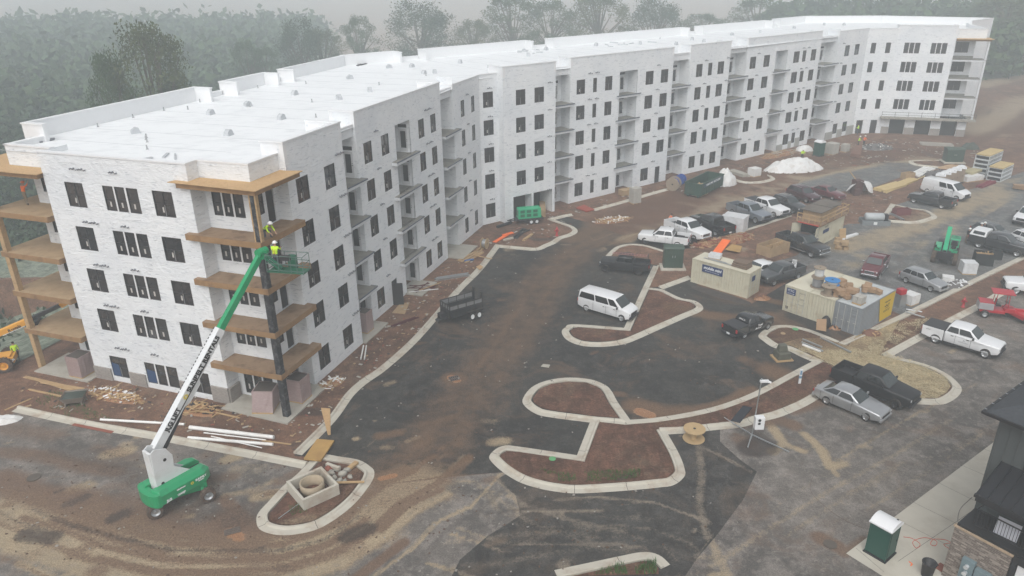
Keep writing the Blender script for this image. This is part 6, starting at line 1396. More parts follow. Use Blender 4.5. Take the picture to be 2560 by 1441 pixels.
q=MB(); sl_(q,(-.35,-.6,5.75),(-.35,-9,5.75),(1.87,-9,6.6),(1.87,-.6,6.6)); 
for k in range(16): q.beam((-.35,-.6-k*.5,5.77),(1.86,-.6-k*.5,6.62),.03,.05)
q.build('porch_roof',met,hs_,xf=XH); hb('gutter',M('black_trim',(.02,.02,.022),.5),[(-.47,-.35,-9,-.55,5.6,5.76),(-.35,-.2,-9,-.6,5.35,5.62)]); hb('gutter_clip',chrome,[(-.46,-.36,-.8-k*1.4,-.74-k*1.4,5.765,5.78) for k in range(4)])
shg=M('asphalt_shingle',(.05,.055,.062),.85,var=.35,sc=7,stretch=(1,1,1),bump=.01,bsc=12)
q=MB(); sl_(q,(1.35,.5,9.1),(1.35,-9,9.1),(6,-9,11.3),(6,-4.2,11.3),.12); q.add([(1.35,.5,9.1),(6,-4.2,11.3),(12,-4.2,11.3),(12,.5,9.1)],[(0,3,2,1)]); q.build('shingle_roof',shg,hs_,xf=XH); hb('gutter',M('black_trim',(.02,.02,.022),.5),[(1.3,12,.5,.62,8.98,9.12),(1.23,1.35,-9,.62,8.98,9.12)]); hb('gutter_clip',chrome,[(1.5+k*.75,1.56+k*.75,.5,.62,9.125,9.14) for k in range(6)]); hb('soffit',M('black_trim',(.02,.02,.022),.5),[(1.35,12,-9,.5,8.9,8.97)])
hb('meter_box',M('meter_grey',(.16,.22,.24),.45),[(-.25,-.003,-1.35,-.75,.7,1.9),(-.3,-.003,-2.1,-1.4,.9,1.7)],bevel=.02)
q=MB(); [q.cyl((-.25,y,z),(-.42,y,z),.11,n=14) for y,z in ((-1.05,1.55),(-1.05,1.15))]; q.build('meter',clear_lens,hs_,xf=XH)
o=hb('board',M('white_board',(.6,.61,.66),.5),[(0,.03,-.5,.5,0,.9)],None); o.parent=None; o.matrix_world=XH@T(.75,-1.9,3.43)@RY(rad(12))@RZ(rad(6)); tag(o,'white panel leaning inside the black balcony railing','board')
# ------------------------------------------------------------------ building materials and clutter
rndm=random.Random(11)
def lay(name,label,cat,a,b,w_,h_,mat,z=0,za=None,grp=None,round_=False,n=10):
    A=G(*a);B=G(*b); A.z=(za if za is not None else z)+h_/2; B.z=z+h_/2; c=(A+B)/2; d=B-A
    q=MB()
    if round_: q.cyl(-d/2,d/2,w_/2,n=n); q.cyl(-d/2*1.001,-d/2*.97,w_/2*.8,n=n)
    else: q.beam(-d/2,d/2,w_,h_)
    o=q.build(name,mat,bevel=0 if round_ else .01); o.location=c; return tag(o,label,cat,grp)
def hole_pipe(label,a,b,r,mat=pvc,z=0,za=None,grp='white plastic pipes on the ground'):
    A=G(*a);B=G(*b);A.z=r+(za or z);B.z=r+z;c=(A+B)/2;d=(B-A)/2
    q=MB(); q.cyl(-d,d,r,n=12,cap=False); q.cyl(-d,d,r*.86,n=12,cap=False)
    o=q.build('pipe',mat); o.location=c; return tag(o,label,'pipe',grp)
hole_pipe('thickest white pipe, top of the bunch behind the boom lift',(475,1073),(685,1098),.14)
hole_pipe('lowest white pipe of the bunch, nearest the kerb',(471,1098),(683,1115),.11)
hole_pipe('thin white pipe between the two thick ones',(510,1084),(665,1102),.05)
hole_pipe('thin white pipe crossing over the bunch at an angle',(530,1100),(655,1122),.04,z=.02,za=.25)
hole_pipe('single white pipe running left behind the boom base',(252,1052),(462,1064),.09)
hole_pipe('short upright looking white pipe in the dirt, left of the pair',(902,900),(909,866),.06); hole_pipe('short white pipe in the dirt, right of the pair',(911,901),(916,866),.06)
lay('plank','orange plank sticking out from the white pipe bunch','plank',(655,1103),(728,1112),.12,.05,wood)
lay('plank','pale crooked plank at the far left dirt','plank',(12,1027),(78,998),.12,.06,wood,grp='planks'); lay('plank','long pale timber leading to the metal tub','plank',(72,975),(165,995),.16,.09,wood)
for k,(a,b) in enumerate((((62,944),(195,975)),((85,950),(200,985)),((105,960),(210,978)))): lay('plank','long brown timber edging the left patio'+(', outermost','', ', innermost')[k],'plank',a,b,.28,.08,wood,z=.02+.05*k)
lay('plank','brown board lying across the rubble by the boom','plank',(480,1020),(600,1048),.14,.06,wood,z=.05); lay('plank','thin pale stick leaning by the corner patio','plank',(567,1053),(630,1025),.06,.04,wood)
lay('plank','reddish board along the lower left kerb','plank',(183,1062),(282,1082),.25,.05,M('red_brown_board',(.25,.08,.05),.7))
# plywood sheet and leaning board
def panel_px(name,label,cat,pts,z,th,mat,grp=None):
    P=[G(*p,z) for p in pts]; c=sum(P,Vector())/len(P); q=MB(); q.prism([(p.x-c.x,p.y-c.y) for p in P],0,th); o=q.build(name,mat); o.location=(c.x,c.y,z); return tag(o,label,cat,grp)
panel_px('plywood_sheet','thick yellow brown plywood sheet lying on the kerb by the leaf shaped bed','plywood',[(760,1150),(803,1155),(836,1105),(793,1101)],.16,.12,M('yellow_ply',(.42,.26,.09),.7,var=.2,stain=(.25,.14,.06),stamt=.6))
A=G(822,1092); q=MB(); q.add([(-.05,0,0),(.12,.05,0),(.25,.3,1.9),(-.35,.25,2.0),(-.05,.05,0),(.12,.1,0),(.25,.35,1.9),(-.35,.3,2.0)],[(0,1,2,3),(7,6,5,4),(0,4,5,1),(1,5,6,2),(2,6,7,3),(3,7,4,0)]); o=q.build('leaning_board',osb); o.location=A+Vector((0,.0,.1)); tag(o,'tapered orange board standing up from the long kerb','board')
# precast box and ring
bx=thing('precast_box','square precast concrete box frame standing in the leaf shaped bed','concrete box',G(785,1236),rad(-5)); bx.location.z=.1
q=MB(RZ(rad(45)+rad(-1)))
for (x0,x1,y0,y1) in ((-1.15,1.15,-1.15,-.98),(-1.15,1.15,.98,1.15),(-1.15,-.98,-.98,.98),(.98,1.15,-.98,.98)): q.box(x0,x1,y0,y1,0,.75)
q.build('frame',kerb_m,bx,bevel=.02)
q=MB(); q.lathe([(.62,0),(.62,.7),(.72,.7),(.72,0),(.62,0)],26); o=q.build('precast_ring',M('ring_concrete',(.38,.31,.22),.85,var=.2)); o.location=G(783,1232)+Vector((0,0,.1)); tag(o,'round concrete pipe ring inside the square box frame','concrete ring')
def rock(pxy,r,z=.1,lab='chunk of broken concrete in the leaf shaped bed',grp='broken concrete chunks in the bed',mt=None):
    q=MB(); q.blob((0,0,0),r,n=7,k=4,jit=.3,sc=(1.2,.9,.7),seed=int(pxy[0])); o=q.build('rock',mt or conc); o.location=G(*pxy)+Vector((0,0,z+r*.4)); o.rotation_euler=(0,0,pxy[0]); tag(o,lab,'rubble chunk',grp)
for p,r in (((829,1188),.22),((845,1178),.26),((838,1200),.2),((858,1192),.3),((868,1182),.26),((850,1206),.2),((862,1208),.16),((876,1198),.18),((845,1210),.17)): rock(p,r)
rock((822,1180),.3,lab='reddish lump beside the concrete chunks',mt=M('red_brown_board',(.25,.08,.05),.7)); lay('plank','orange timber end on the right kerb of the leaf shaped bed','plank',(873,1180),(893,1163),.3,.16,wood,z=.15); lay('plank','orange plank crossing the right kerb of the leaf shaped bed','plank',(842,1215),(912,1213),.16,.08,wood,z=.2); lay('plank','white block end among the concrete chunks','plank',(818,1172),(850,1184),.2,.2,kerb_m,z=.25); hole_pipe('thin pale pipe lying in the leaf shaped bed',(697,1302),(752,1262),.03,steel,z=.12)
# steel and wood by the long kerb
def bundle(name,label,cat,a,b,n,w_,h_,mat,spread,z=0,child='bar',rot=.0,th=None):
    A=G(*a);B=G(*b); c=(A+B)/2; r=thing(name,label,cat,(c.x,c.y,z)); d=(B-A)/2; e=d.normalized(); nn=Vector((-e.y,e.x,0)); ro=random.Random(n*3+int(a[0]))
    for k in range(n):
        q=MB(); o_=nn*((k%max(1,(n+1)//2))-n/4)*spread+Vector((0,0,h_/2+(h_ if k>=(n+1)//2 else 0))); dd=Matrix.Rotation(ro.uniform(-rot,rot),4,'Z')@d; sh=e*ro.uniform(-.2,.2)
        q.beam(o_-dd+sh,o_+dd+sh,w_,h_*.96); q.build(child,mat,r)
    return r
bundle('steel_stud_bundle','bundle of galvanised studs beside the long kerb','steel studs',(1090,700),(1170,688),8,.14,.1,steel,.16,rot=.02,child='stud')
bundle('steel_scrap','tangle of dark red steel sections at the building foot','steel scrap',(1030,730),(1078,712),12,.09,.08,M('red_oxide',(.09,.02,.022),.7),.22,rot=.9,child='section')
bundle('steel_channel','two dark red steel channels lying in the red mud','steel channels',(980,818),(1040,795),2,.12,.12,M('red_oxide',(.09,.02,.022),.7),.25,rot=.03,child='channel')
lay('plank','white trim board over the dark red steel','plank',(1022,735),(1096,727),.1,.05,pvc,z=.15); lay('plank','pale timber over the dark red steel','plank',(1048,732),(1103,712),.1,.06,wood,z=.2)
panel_px('plywood_sheet','orange plywood scrap by the open ground floor door','plywood',[(980,783),(1012,786),(1024,757),(1000,760)],.0,.04,ply2)
bundle('board_pile','loose brown boards near the recess before the cable drum','boards',(1150,655),(1195,630),6,.28,.05,wood,.45,rot=.08,child='board'); bundle('board_pile','loose brown boards leading up to the cable drum','boards',(1188,632),(1212,612),4,.2,.05,wood,.35,rot=.1,child='board')
lay('plank','single plank lying across the long kerb','plank',(1183,642),(1230,652),.15,.06,wood,z=.16); hole_pipe('short blue pipe in the dirt strip',(1161,655),(1184,651),.1,M('blue_pipe',(.05,.14,.35),.5)); 
def reel(label,pos,r,wd,core,cable,flat=True,rz=0,tilt=0,flange=None,cr=.45):
    R_=thing('cable_reel',label,'cable reel',pos,rz); fl=flange or M('reel_wood',(.45,.32,.17),.75,var=.2,sc=5,stain=(.25,.16,.08),stamt=.4)
    A=Matrix.Identity(4) if flat else T(0,0,r)@RX(rad(90))@T(0,0,-wd/2)
    for z in (0,wd-.05): q=MB(A); q.cyl((0,0,z),(0,0,z+.05),r,n=26,smooth=False); q.cyl((0,0,z-.01),(0,0,z+.06),r*.12,n=10); q.build('flange',fl,R_)
    q=MB(A); q.cyl((0,0,.05),(0,0,wd-.05),r*cr,n=20); q.build('core',core,R_)
    if cable: q=MB(A); q.lathe([(r*cr,.06)]+[(r*(.72+.02*(k%2)),.08+(wd-.16)*k/10) for k in range(11)]+[(r*cr,wd-.06)],22); q.build('cable',cable,R_)
    q=MB(A); q.cyl((0,0,wd),(0,0,wd+.012),r*.13,n=8); q.build('hub_hole',black,R_)
    return R_
brn=M('reel_wood',(.45,.32,.17),.75)
reel('empty wooden cable reel standing on end at the curved kerb',G(1734,1097),.72,.8,brn,None,cr=.28)
reel('dark cable drum on its side near the bend of the long kerb',G(1212,622),.62,.6,black,steel,False,rad(70))
bl_=M('blue_cable',(.02,.07,.32),.45); reel('big blue cable drum with a wooden flange on the far kerb',G(1683,476),.95,1.1,bl_,bl_,False,rad(-30),flange=M('grey_reel',(.3,.24,.18),.8)); reel('second blue cable drum behind the first',G(1700,462),.75,.8,bl_,bl_,False,rad(-40),flange=bl_)
lay('barrier_plank','red orange plastic plank near the drum','barrier',(1236,607),(1268,588),.45,.1,hivo); lay('barrier_plank','second red orange plastic plank further right','barrier',(1258,592),(1282,585),.45,.12,hivo,z=.1); bundle('pipe_heap','heap of black and grey pipes before the generator','pipes',(1285,598),(1310,575),8,.1,.1,dark_metal,.14,rot=.5,child='pipe'); lay('plank','pale block by the pipe heap','plank',(1259,603),(1283,597),.25,.2,kerb_m); bundle('board_pile','two brown boards on the dirt before the generator','boards',(1305,602),(1325,588),2,.35,.08,wood,.4,child='board'); hole_pipe('black corrugated pipe left of the generator',(1243,571),(1278,560),.18,black)
panel_px('plywood_sheet','upright brown sheet stack behind the generator','plywood',[(1352,545),(1364,543),(1362,520),(1348,522)],.0,1.0,ply2)
def hydrant(label,pos,s=1.):
    r=thing('fire_hydrant',label,'fire hydrant',pos); r.scale=(s,s,s); hm=M('hydrant_red',(.4,.02,.025),.4,coat=.4)
    q=MB(); q.lathe([(.16,0),(.16,.06),(.1,.08),(.1,.6),(.14,.62),(.14,.67),(.1,.7),(.08,.8),(.03,.85),(.03,.92),(0,.92)],16); q.build('barrel',hm,r)
    for a in (0,math.pi/2,math.pi): q=MB(RZ(a)); q.cyl((.08,0,.5),(.2,0,.5),.055,n=10); q.cyl((.2,0,.5),(.23,0,.5),.07,n=8); q.build('nozzle',hm,r)
hydrant('red fire hydrant in the dirt point by the long kerb',G(1392,590),1.25); hydrant('red fire hydrant between the two pale kerbs left of the sweeper',G(2407,768),1.1)
panel_px('steel_plate','red orange steel plate lying beyond the generator','steel plate',[(1440,522),(1466,531),(1486,526),(1460,514)],.05,.12,M('red_plate',(.32,.06,.035),.6))
# block pallets
def blocks(name,label,pos,rz,nx,ny,nz,bw,bd,bh,mat,cat='block pallet',grp=None,jit=.02):
    r=thing(name,label,cat,pos,rz,grp); q=MB(); 
    for x in (-.45,0,.45): q.box(x*nx*bw-.05,x*nx*bw+.05,-ny*bd/2,ny*bd/2,0,.09)
    q.box(-nx*bw/2,nx*bw/2,-ny*bd/2,ny*bd/2,.09,.12); q.build('pallet',wood,r)
    q=MB(); ro=random.Random(nx*7+nz)
    for z in range(nz):
        j=ro.uniform(-jit,jit)
        for x in range(nx):
            for y in range(ny): q.box((x-nx/2)*bw+.012+j,(x+1-nx/2)*bw-.012+j,(y-ny/2)*bd+.012,(y+1-ny/2)*bd-.012,.12+z*bh+.005,.12+(z+1)*bh-.01)
    q.build('blocks',mat,r,bevel=.012); return r
gb=M('grey_block',(.42,.4,.36),.85,var=.2,sc=3); blocks('block_pallet','tall pallet of pale grey blocks by the far kerb',G(1587,508),rad(25),2,2,10,.62,.55,.2,gb); blocks('block_pallet','lower stack of dark boards and blocks beside the tall block pallet',G(1565,487),rad(25),3,2,3,.6,.6,.22,ply2)
blocks('block_pallet','pale block pallet right of the arched green toilet',G(2078,385),rad(35),3,3,6,.55,.5,.28,gb,grp='far pallets'); blocks('block_pallet','smaller pale block pallet further right by the far workers',G(2112,380),rad(35),2,2,4,.55,.5,.3,gb,grp='far pallets')
# brick cubes in wrap on patios
pw=M('pink_wrapped_brick',(.33,.24,.23),.35,var=.25,sc=6,bump=.02,bsc=9,spec=.7,stain=(.4,.33,.33),stsc=2,stamt=.5,stretch=(1,1,4))
def wcube(label,pos,rz,w_,d_,h_,mat=pw,cat='wrapped pallet',top=None,tilt=0,name='wrapped_pallet'):
    r=thing(name,label,cat,pos,rz); q=MB(); ro=random.Random(int(w_*100)); n=8
    v=[];f=[]
    for k,z in enumerate((.1,h_*.35,h_*.7,h_)):
        for i in range(4*n):
            s_=i//n;t=(i%n)/n; c=[(-1,-1),(1,-1),(1,1),(-1,1)]; a=c[s_];b=c[(s_+1)%4]; x=(a[0]*(1-t)+b[0]*t)*w_/2;y=(a[1]*(1-t)+b[1]*t)*d_/2; j=ro.uniform(-.03,.03); v.append((x*(1+j)+tilt*z,y*(1+j),z))
    for k in range(3):
        for i in range(4*n): f.append((k*4*n+i,k*4*n+(i+1)%(4*n),(k+1)*4*n+(i+1)%(4*n),(k+1)*4*n+i))
    f.append(tuple(range(3*4*n,4*4*n))); q.add(v,f,0,False); q.build('wrapped_load',mat,r)
    if top: q=MB(); q.box(-w_*.44+tilt*h_,w_*.44+tilt*h_,-d_*.44,d_*.44,h_,h_+.02); q.build('open_top',top,r)
    q=MB(); q.box(-w_/2,w_/2,-d_/2,d_/2,0,.1); q.build('pallet',wood,r); return r
dk_t=M('dark_load_top',(.09,.075,.065),.9,var=.3)
wcube('wrapped cube of bricks standing on the left patio',Vector((*F1.w(-5.15,-18.3)[:2],.1)),F1.az,1.3,1.3,1.75,top=dk_t)
wcube('upright wrapped cube of bricks on the corner patio',Vector((*F1.w(-3.0,.1)[:2],.1)),F1.az,1.25,1.2,1.85,top=dk_t)
wcube('slumped wrapped load of bricks leaning on the corner patio',Vector((*F1.w(-4.9,-1.5)[:2],.1)),F1.az+.3,1.5,1.5,1.5,tilt=.35,top=dk_t)
wcube('wrapped brick cube in the ground floor recess',Vector((*F1.w(8.3,-.9)[:2],.1)),F1.az,1.1,1.1,1.9,top=dk_t)
wcube('pallet load under clear plastic between the black and blue grey pickups',G(1838,580)+Vector((0,.5,0)),rad(-35),2.6,1.9,1.9,mat=plastic_wrap)
# metal tub, rubble by the gable
tb=thing('mortar_tub','square metal mortar tub on skids in the dirt by the gable','mortar tub',G(190,1008),rad(12)); q=MB(); q.add([(-.55,-.45,.25),(.55,-.45,.25),(.55,.45,.25),(-.55,.45,.25),(-.8,-.65,.75),(.8,-.65,.75),(.8,.65,.75),(-.8,.65,.75)],[(0,3,2,1),(0,1,5,4),(1,2,6,5),(2,3,7,6),(3,0,4,7)]); q.add([(-.7,-.57,.62),(.7,-.57,.62),(.7,.57,.62),(-.7,.57,.62)],[(0,1,2,3)]); q.box(-.6,-.5,-.5,.5,0,.25); q.box(.5,.6,-.5,.5,0,.25); q.build('tub',M('tub_metal',(.2,.17,.14),.6,var=.3),tb); q=MB(); q.add([(-.7,-.57,.66),(.7,-.57,.66),(.7,.57,.66),(-.7,.57,.66)],[(0,1,2,3)]); q.build('water',M('dirty_water',(.05,.07,.06),.15),tb)
def heapm(name,label,cat,pxy,w_,d_,h_,mat,bits=None,rz=0,n=40,seed=3,res=26,rough=.18):
    pos=G(*pxy); r=thing(name,label,cat,pos,rz); q=MB(); v=[];f=[]
    for j in range(res+1):
        for i in range(res+1):
            x=(i/res-.5)*2;y=(j/res-.5)*2; rr=math.hypot(x,y); b=max(0,1-rr**2.2); nn=noise.noise(Vector((x*2.2+seed,y*2.2,seed)))*.5+noise.noise(Vector((x*6+seed,y*6,seed)))*.25
            v.append((x*w_/2*(1+.12*nn),y*d_/2*(1+.12*nn),h_*(b**.8)*(1+rough*3*nn)-.03))
    for j in range(res):
        for i in range(res):
            a=j*(res+1)+i; x=((i+.5)/res-.5)*2;y=((j+.5)/res-.5)*2
            if math.hypot(x,y)<1: f.append((a,a+1,a+res+2,a+res+1))
    q.add(v,f,0,True); q.build('mound',mat,r)
    if bits:
        ro=random.Random(seed)
        for mt,nm,sz in bits:
            q=MB()
            for k in range(n):
                a=ro.uniform(0,6.28);t=ro.uniform(.1,.95)**.6; z=h_*max(0,1-t**2.2)**.8; q.cbox((t*math.cos(a)*w_/2,t*math.sin(a)*d_/2,z+.03),(ro.uniform(.2,1)*sz,ro.uniform(.04,.14),ro.uniform(.02,.08)),R=RZ(ro.uniform(0,3.1))@RX(ro.uniform(-.4,.4))@RY(ro.uniform(-.3,.3)))
            q.build(nm,mt,r,kind='stuff')
    return r
heapm('debris_heap','heap of broken lath and scrap along the foot of the gable','debris',(290,992),5.2,1.5,.35,dirt,[(wood,'scraps',1.2),(paint_w,'white_scraps',.4)],rad(-20),55,5)
heapm('debris_heap','low heap of brown boards and scrap before the corner patio','debris',(500,1025),3.6,1.6,.3,dirt,[(wood,'scraps',1.6),(dark_metal,'dark_scraps',.5)],rad(-20),34,9)
heapm('debris_heap','pile of torn cardboard and white plastic by the building corner','debris',(830,960),2.2,1.3,.25,dirt,[(ply2,'cardboard',.8),(pvc,'white_scraps',.8)],rad(40),20,2)
heapm('debris_heap','white and brown scrap scattered beyond the long kerb point','debris',(1530,552),5.0,2.2,.25,dirt,[(pvc,'white_scraps',1.),(wood,'scraps',1.6)],rad(20),36,12)
heapm('debris_heap','red boards and scrap in front of the parked white pickups','debris',(1770,612),4.5,2.,.3,dirt,[(M('red_brown_board',(.25,.08,.05),.7),'boards',1.8),(wood,'scraps',1.2)],rad(30),36,14)
heapm('debris_heap','heap of trampled red earth and lumber behind the cream container','debris',(1835,600),6.,3.,.45,dirt,[(M('red_brown_board',(.25,.08,.05),.7),'boards',1.2),(ply2,'plywood_scraps',1.3)],rad(35),44,15)
lay('barrier_plank','orange plastic barrier leaning behind the cream container','barrier',(1790,640),(1815,612),.9,.12,hivo,z=.5,za=.2); panel_px('plywood_sheet','tan plywood scrap behind the cream container','plywood',[(1812,625),(1850,632),(1855,617),(1830,612)],.3,.05,M('yellow_ply',(.42,.26,.09),.7))
# crates
def crate(label,pos,rz,w_,d_,h_,mat=ply2,inner=True,name='plywood_crate'):
    r=thing(name,label,'crate',pos,rz); t=.04
    for nm,b in (('side_panel',(-w_/2,w_/2,-d_/2,-d_/2+t)),('side_panel',(-w_/2,w_/2,d_/2-t,d_/2)),('end_panel',(-w_/2,-w_/2+t,-d_/2+t,d_/2-t)),('end_panel',(w_/2-t,w_/2,-d_/2+t,d_/2-t))): q=MB(); q.box(*b,0,h_); q.build(nm,mat,r)
    q=MB(); q.box(-w_/2+t,w_/2-t,-d_/2+t,d_/2-t,0,.06); q.build('floor_panel',wood,r)
    if inner: q=MB(); ro=random.Random(int(w_*10)); [q.beam((ro.uniform(-w_/2+.2,w_/2-.2),ro.uniform(-d_/2+.2,d_/2-.2),.2),(ro.uniform(-w_/2+.2,w_/2-.2),ro.uniform(-d_/2+.2,d_/2-.2),h_+ro.uniform(-.3,.2)),.08,.05) for _ in range(9)]; q.box(-w_/2+t,w_/2-t,-.03,.03,.06,h_-.05); q.build('offcuts',wood,r)
    return r
crate('large open plywood crate full of offcuts beside the charcoal pickup',G(1930,640)+Vector((.3,.8,0)),rad(35),3.3,1.8,1.15)
bk_=M('black_board',(.025,.028,.028),.6); crate('black panelled box filled with wood by the telehandler',G(2462,664)+Vector((0,.5,0)),rad(-20),1.7,1.3,1.25,bk_,name='waste_box'); crate('smaller black box right of the black panelled box',G(2494,650)+Vector((0,.3,0)),rad(-20),.9,.8,.9,bk_,False,name='waste_box')
crate('rust red steel box on the small dirt bed',G(2256,541)+Vector((0,.4,.1)),rad(8),2.0,.9,.75,M('rust_red',(.16,.05,.05),.7),False,name='steel_box')
bundle('pipe_heap','stack of thin grey and white pipes on the small dirt bed','pipes',(2228,538),(2258,553),6,.09,.09,steel,.14,z=.1,rot=.06,child='pipe')
# tarps
heapm('tarp_heap','big mound under a white tarp at the far kerb bend','tarp',(1984,424),9.5,4.6,1.7,tarp_w,rz=rad(10),seed=21,rough=.28,res=40); heapm('tarp_heap','stack under a white tarp just behind the green skip','tarp',(1812,461),3.8,2.6,2.0,tarp_w,rz=rad(30),seed=23,rough=.2)
wcube('pale wrapped pallet behind the skip on the kerbed dirt',G(1885,440),rad(30),1.5,1.3,1.2,mat=tarp_w); bundle('slab_stack','grey slabs lying behind the tarp covered stack','slabs',(1835,430),(1868,442),5,.6,.2,conc,.5,rot=.1,child='slab')
ts=thing('brick_stack','dark red brick stack half covered by a white tarp near the yellow lumber','brick stack',G(2145,484),rad(10)); q=MB(); q.box(-.9,.2,-.6,.5,0,1.9); q.box(-1.2,-.4,-1.0,-.6,0,.9); q.build('bricks',M('dark_red_brick',(.09,.045,.04),.85,var=.4,sc=9),ts,bevel=.02); q=MB(); q.add([(-1.0,-.7,1.9),(.3,-.7,1.95),(1.9,-.4,1.9),(1.9,.8,1.8),(-1.0,.8,1.85),(2.1,-.8,.1),(.7,-1.0,.2),(2.2,1.1,.1),(-1.5,1.2,.1),(-1.6,.1,.2)],[(0,1,2,3,4),(2,5,7,3),(1,6,5,2),(3,7,8,4),(4,8,9,0)]); q.build('tarp',tarp_w,ts,subsurf=1); q=MB(); q.beam((-.6,.2,2.0),(-1.4,.6,3.0),.1,.1); q.build('timber',wood,ts)
# lumber, siding, scaffold stacks
yl=M('fresh_lumber',(.55,.42,.2),.75,var=.2,sc=3,stretch=(1,5,5)); bundle('lumber_stack','fresh yellow lumber stack nearest the covered bricks','lumber',(2195,478),(2250,462),12,.28,.16,yl,.3,rot=.02,child='board'); bundle('lumber_stack','second yellow lumber stack further up the row','lumber',(2240,465),(2282,450),8,.28,.14,yl,.32,rot=.03,child='board'); bundle('siding_stack','long white boards at the top of the lumber row','boards',(2282,440),(2322,421),8,.3,.12,pvc,.42,rot=.03,child='board'); crate('open plywood box between lumber and white boards',G(2268,447),rad(20),1.7,1.,.9,ply2,False); lay('plank','long pale timber along the front of the lumber row','plank',(2215,484),(2350,425),.14,.12,yl)
wf_=M('white_rack_frame',(.62,.65,.67),.45)
def rack(label,pos,rz,lv,L,W,top=True):
    r=thing('rack_stack',label,'frame stack',pos,rz)
    for k in range(lv):
        q=MB(); z=k*.62
        for x in (0,L): q.beam((x,0,z+.05),(x,W,z+.05),.08,.08); q.beam((x,0,z+.58),(x,W,z+.58),.08,.08); [q.box(x-.04,x+.04,y-.04,y+.04,z,z+.6) for y in (0,W)]
        for y in (0,W): q.beam((0,y,z+.05),(L,y,z+.05),.07,.07); q.beam((0,y,z+.58),(L,y,z+.58),.07,.07); [q.box(x-.03,x+.03,y-.03,y+.03,z,z+.6) for x in np.arange(.5,L,.5)]
        q.build('frame',wf_,r); q=MB(); q.box(.1,L-.1,.1,W-.1,z+.14,z+.46); q.build('load',dark_metal,r)
    if top: q=MB(); [q.box(-.1,L+.1,y,y+.3,lv*.62,lv*.62+.18) for y in np.arange(0,W-.2,.36)]; q.build('timber',yl,r)
rack('tall stack of white frames topped with timber at the far right',G(2462,445),rad(40),5,5.,1.8); rack('lower stack of white frames right of the tall stack',G(2500,456),rad(40),3,4.,1.8); bundle('tan_board_stack','tan boards laid over white packs behind the toilets','boards',(2408,448),(2462,430),6,.5,.15,M('tan_board',(.42,.37,.22),.8),.5,z=.8,rot=.02,child='board'); wcube('white packs under the tan boards',G(2428,452),rad(20),3.2,1.2,.8,mat=tarp_w)
bundle('red_beam_stack','dark red beams lying below the white frames','beams',(2445,470),(2480,456),6,.2,.16,M('dark_red_steel',(.2,.025,.04),.6),.3,rot=.03,child='beam'); heapm('debris_heap','grey rubble behind the tan toilets','debris',(2350,440),5,3,.8,M('grey_rubble',(.14,.13,.125),.9,var=.4,sc=3),[(dark_metal,'scraps',.8)],0,30,31); heapm('sack_heap','orange and tan sacks under the far utility box','sacks',(2385,420),5.,1.6,.5,M('tan_sacks',(.4,.27,.16),.8,var=.4,sc=2),None,0,10,33); rock((2318,436),.3,0,'white lump by the grey rubble','white lumps',paint_w)
bundle('pipe_stack','long pale pipes lying before the far wing','pipes',(2300,362),(2380,366),4,.3,.25,M('far_pipe',(.36,.34,.3),.7),.4,rot=.02,child='pipe')
heapm('debris_heap','mixed scrap and sacks in front of the far workers','debris',(2190,372),5.5,3.0,.8,M('grey_rubble',(.14,.13,.125),.9),[(pvc,'white_scraps',.6),(dark_metal,'dark_scraps',.8)],0,30,35); heapm('debris_heap','dark brush heap near the far wing corner','debris',(2425,372),3.,2.,1.0,M('brush',(.06,.07,.055),.95,var=.5),None,0,10,36); heapm('debris_heap','scrap boards heap along the far building foot','debris',(1950,388),9.,2.2,.6,dirt,[(conc,'slabs',1.4),(wood,'scraps',1.6)],rad(35),36,37); heapm('sack_heap','pale sacks heap left of the arched green toilet','sacks',(2010,377),3.,1.8,.9,tarp_w,None,0,10,38)
panel_px('steel_plate','rust brown bent sheet near the far workers','steel plate',[(2125,392),(2150,396),(2155,372),(2138,370)],.1,.5,M('rust_red2',(.18,.09,.06),.8))
wcube('white pallet left of the telehandler wheels with yellow bags',G(2417,682),rad(-10),1.3,1.2,1.2,mat=plastic_wrap); wcube('low white pallet by the silver compact SUV',G(2372,706)+Vector((-.1,.1,0)),rad(-25),1.0,.9,.6,mat=tarp_w); heapm('debris_heap','white buckets and bags between the SUV and the pale kerb','debris',(2392,713),3.,1.6,.4,M('grey_rubble',(.14,.13,.125),.9),[(paint_w,'white_scraps',.5)],rad(20),34,41); wcube('white wrapped pallet right of the yellow panelled container',G(2272,762)+Vector((.2,.3,0)),rad(30),1.2,1.1,1.0,mat=tarp_w)
fd=thing('floor_saw','red machine on a grey base behind the yellow panel','machine',G(2246,772)+Vector((.3,.6,0)),rad(20)); q=MB(); q.box(-.4,.4,-.4,.4,.0,1.2,tx=.1); q.build('base',steel,fd); q=MB(); q.cbox((0,0,1.45),(.7,.6,.5)); q.build('engine',redp,fd,bevel=.05)
hole_pipe('grey pipe sticking out right of the yellow panel',(2265,775),(2305,782),.07,steel); hole_pipe('second grey pipe leaning over the pale kerb',(2262,785),(2310,800),.07,steel,z=.15)
for k,(a,b) in enumerate((((2005,855),(2054,875)),((2003,862),(2056,885)),((2005,868),(2050,886)),((2050,850),(2126,888)))): lay('steel_rail','galvanised rail on the straw, '+('topmost','second','lowest white one','longest to the right')[k],'steel rail',a,b,.16,.12,steel if k!=2 else pvc,z=.18)
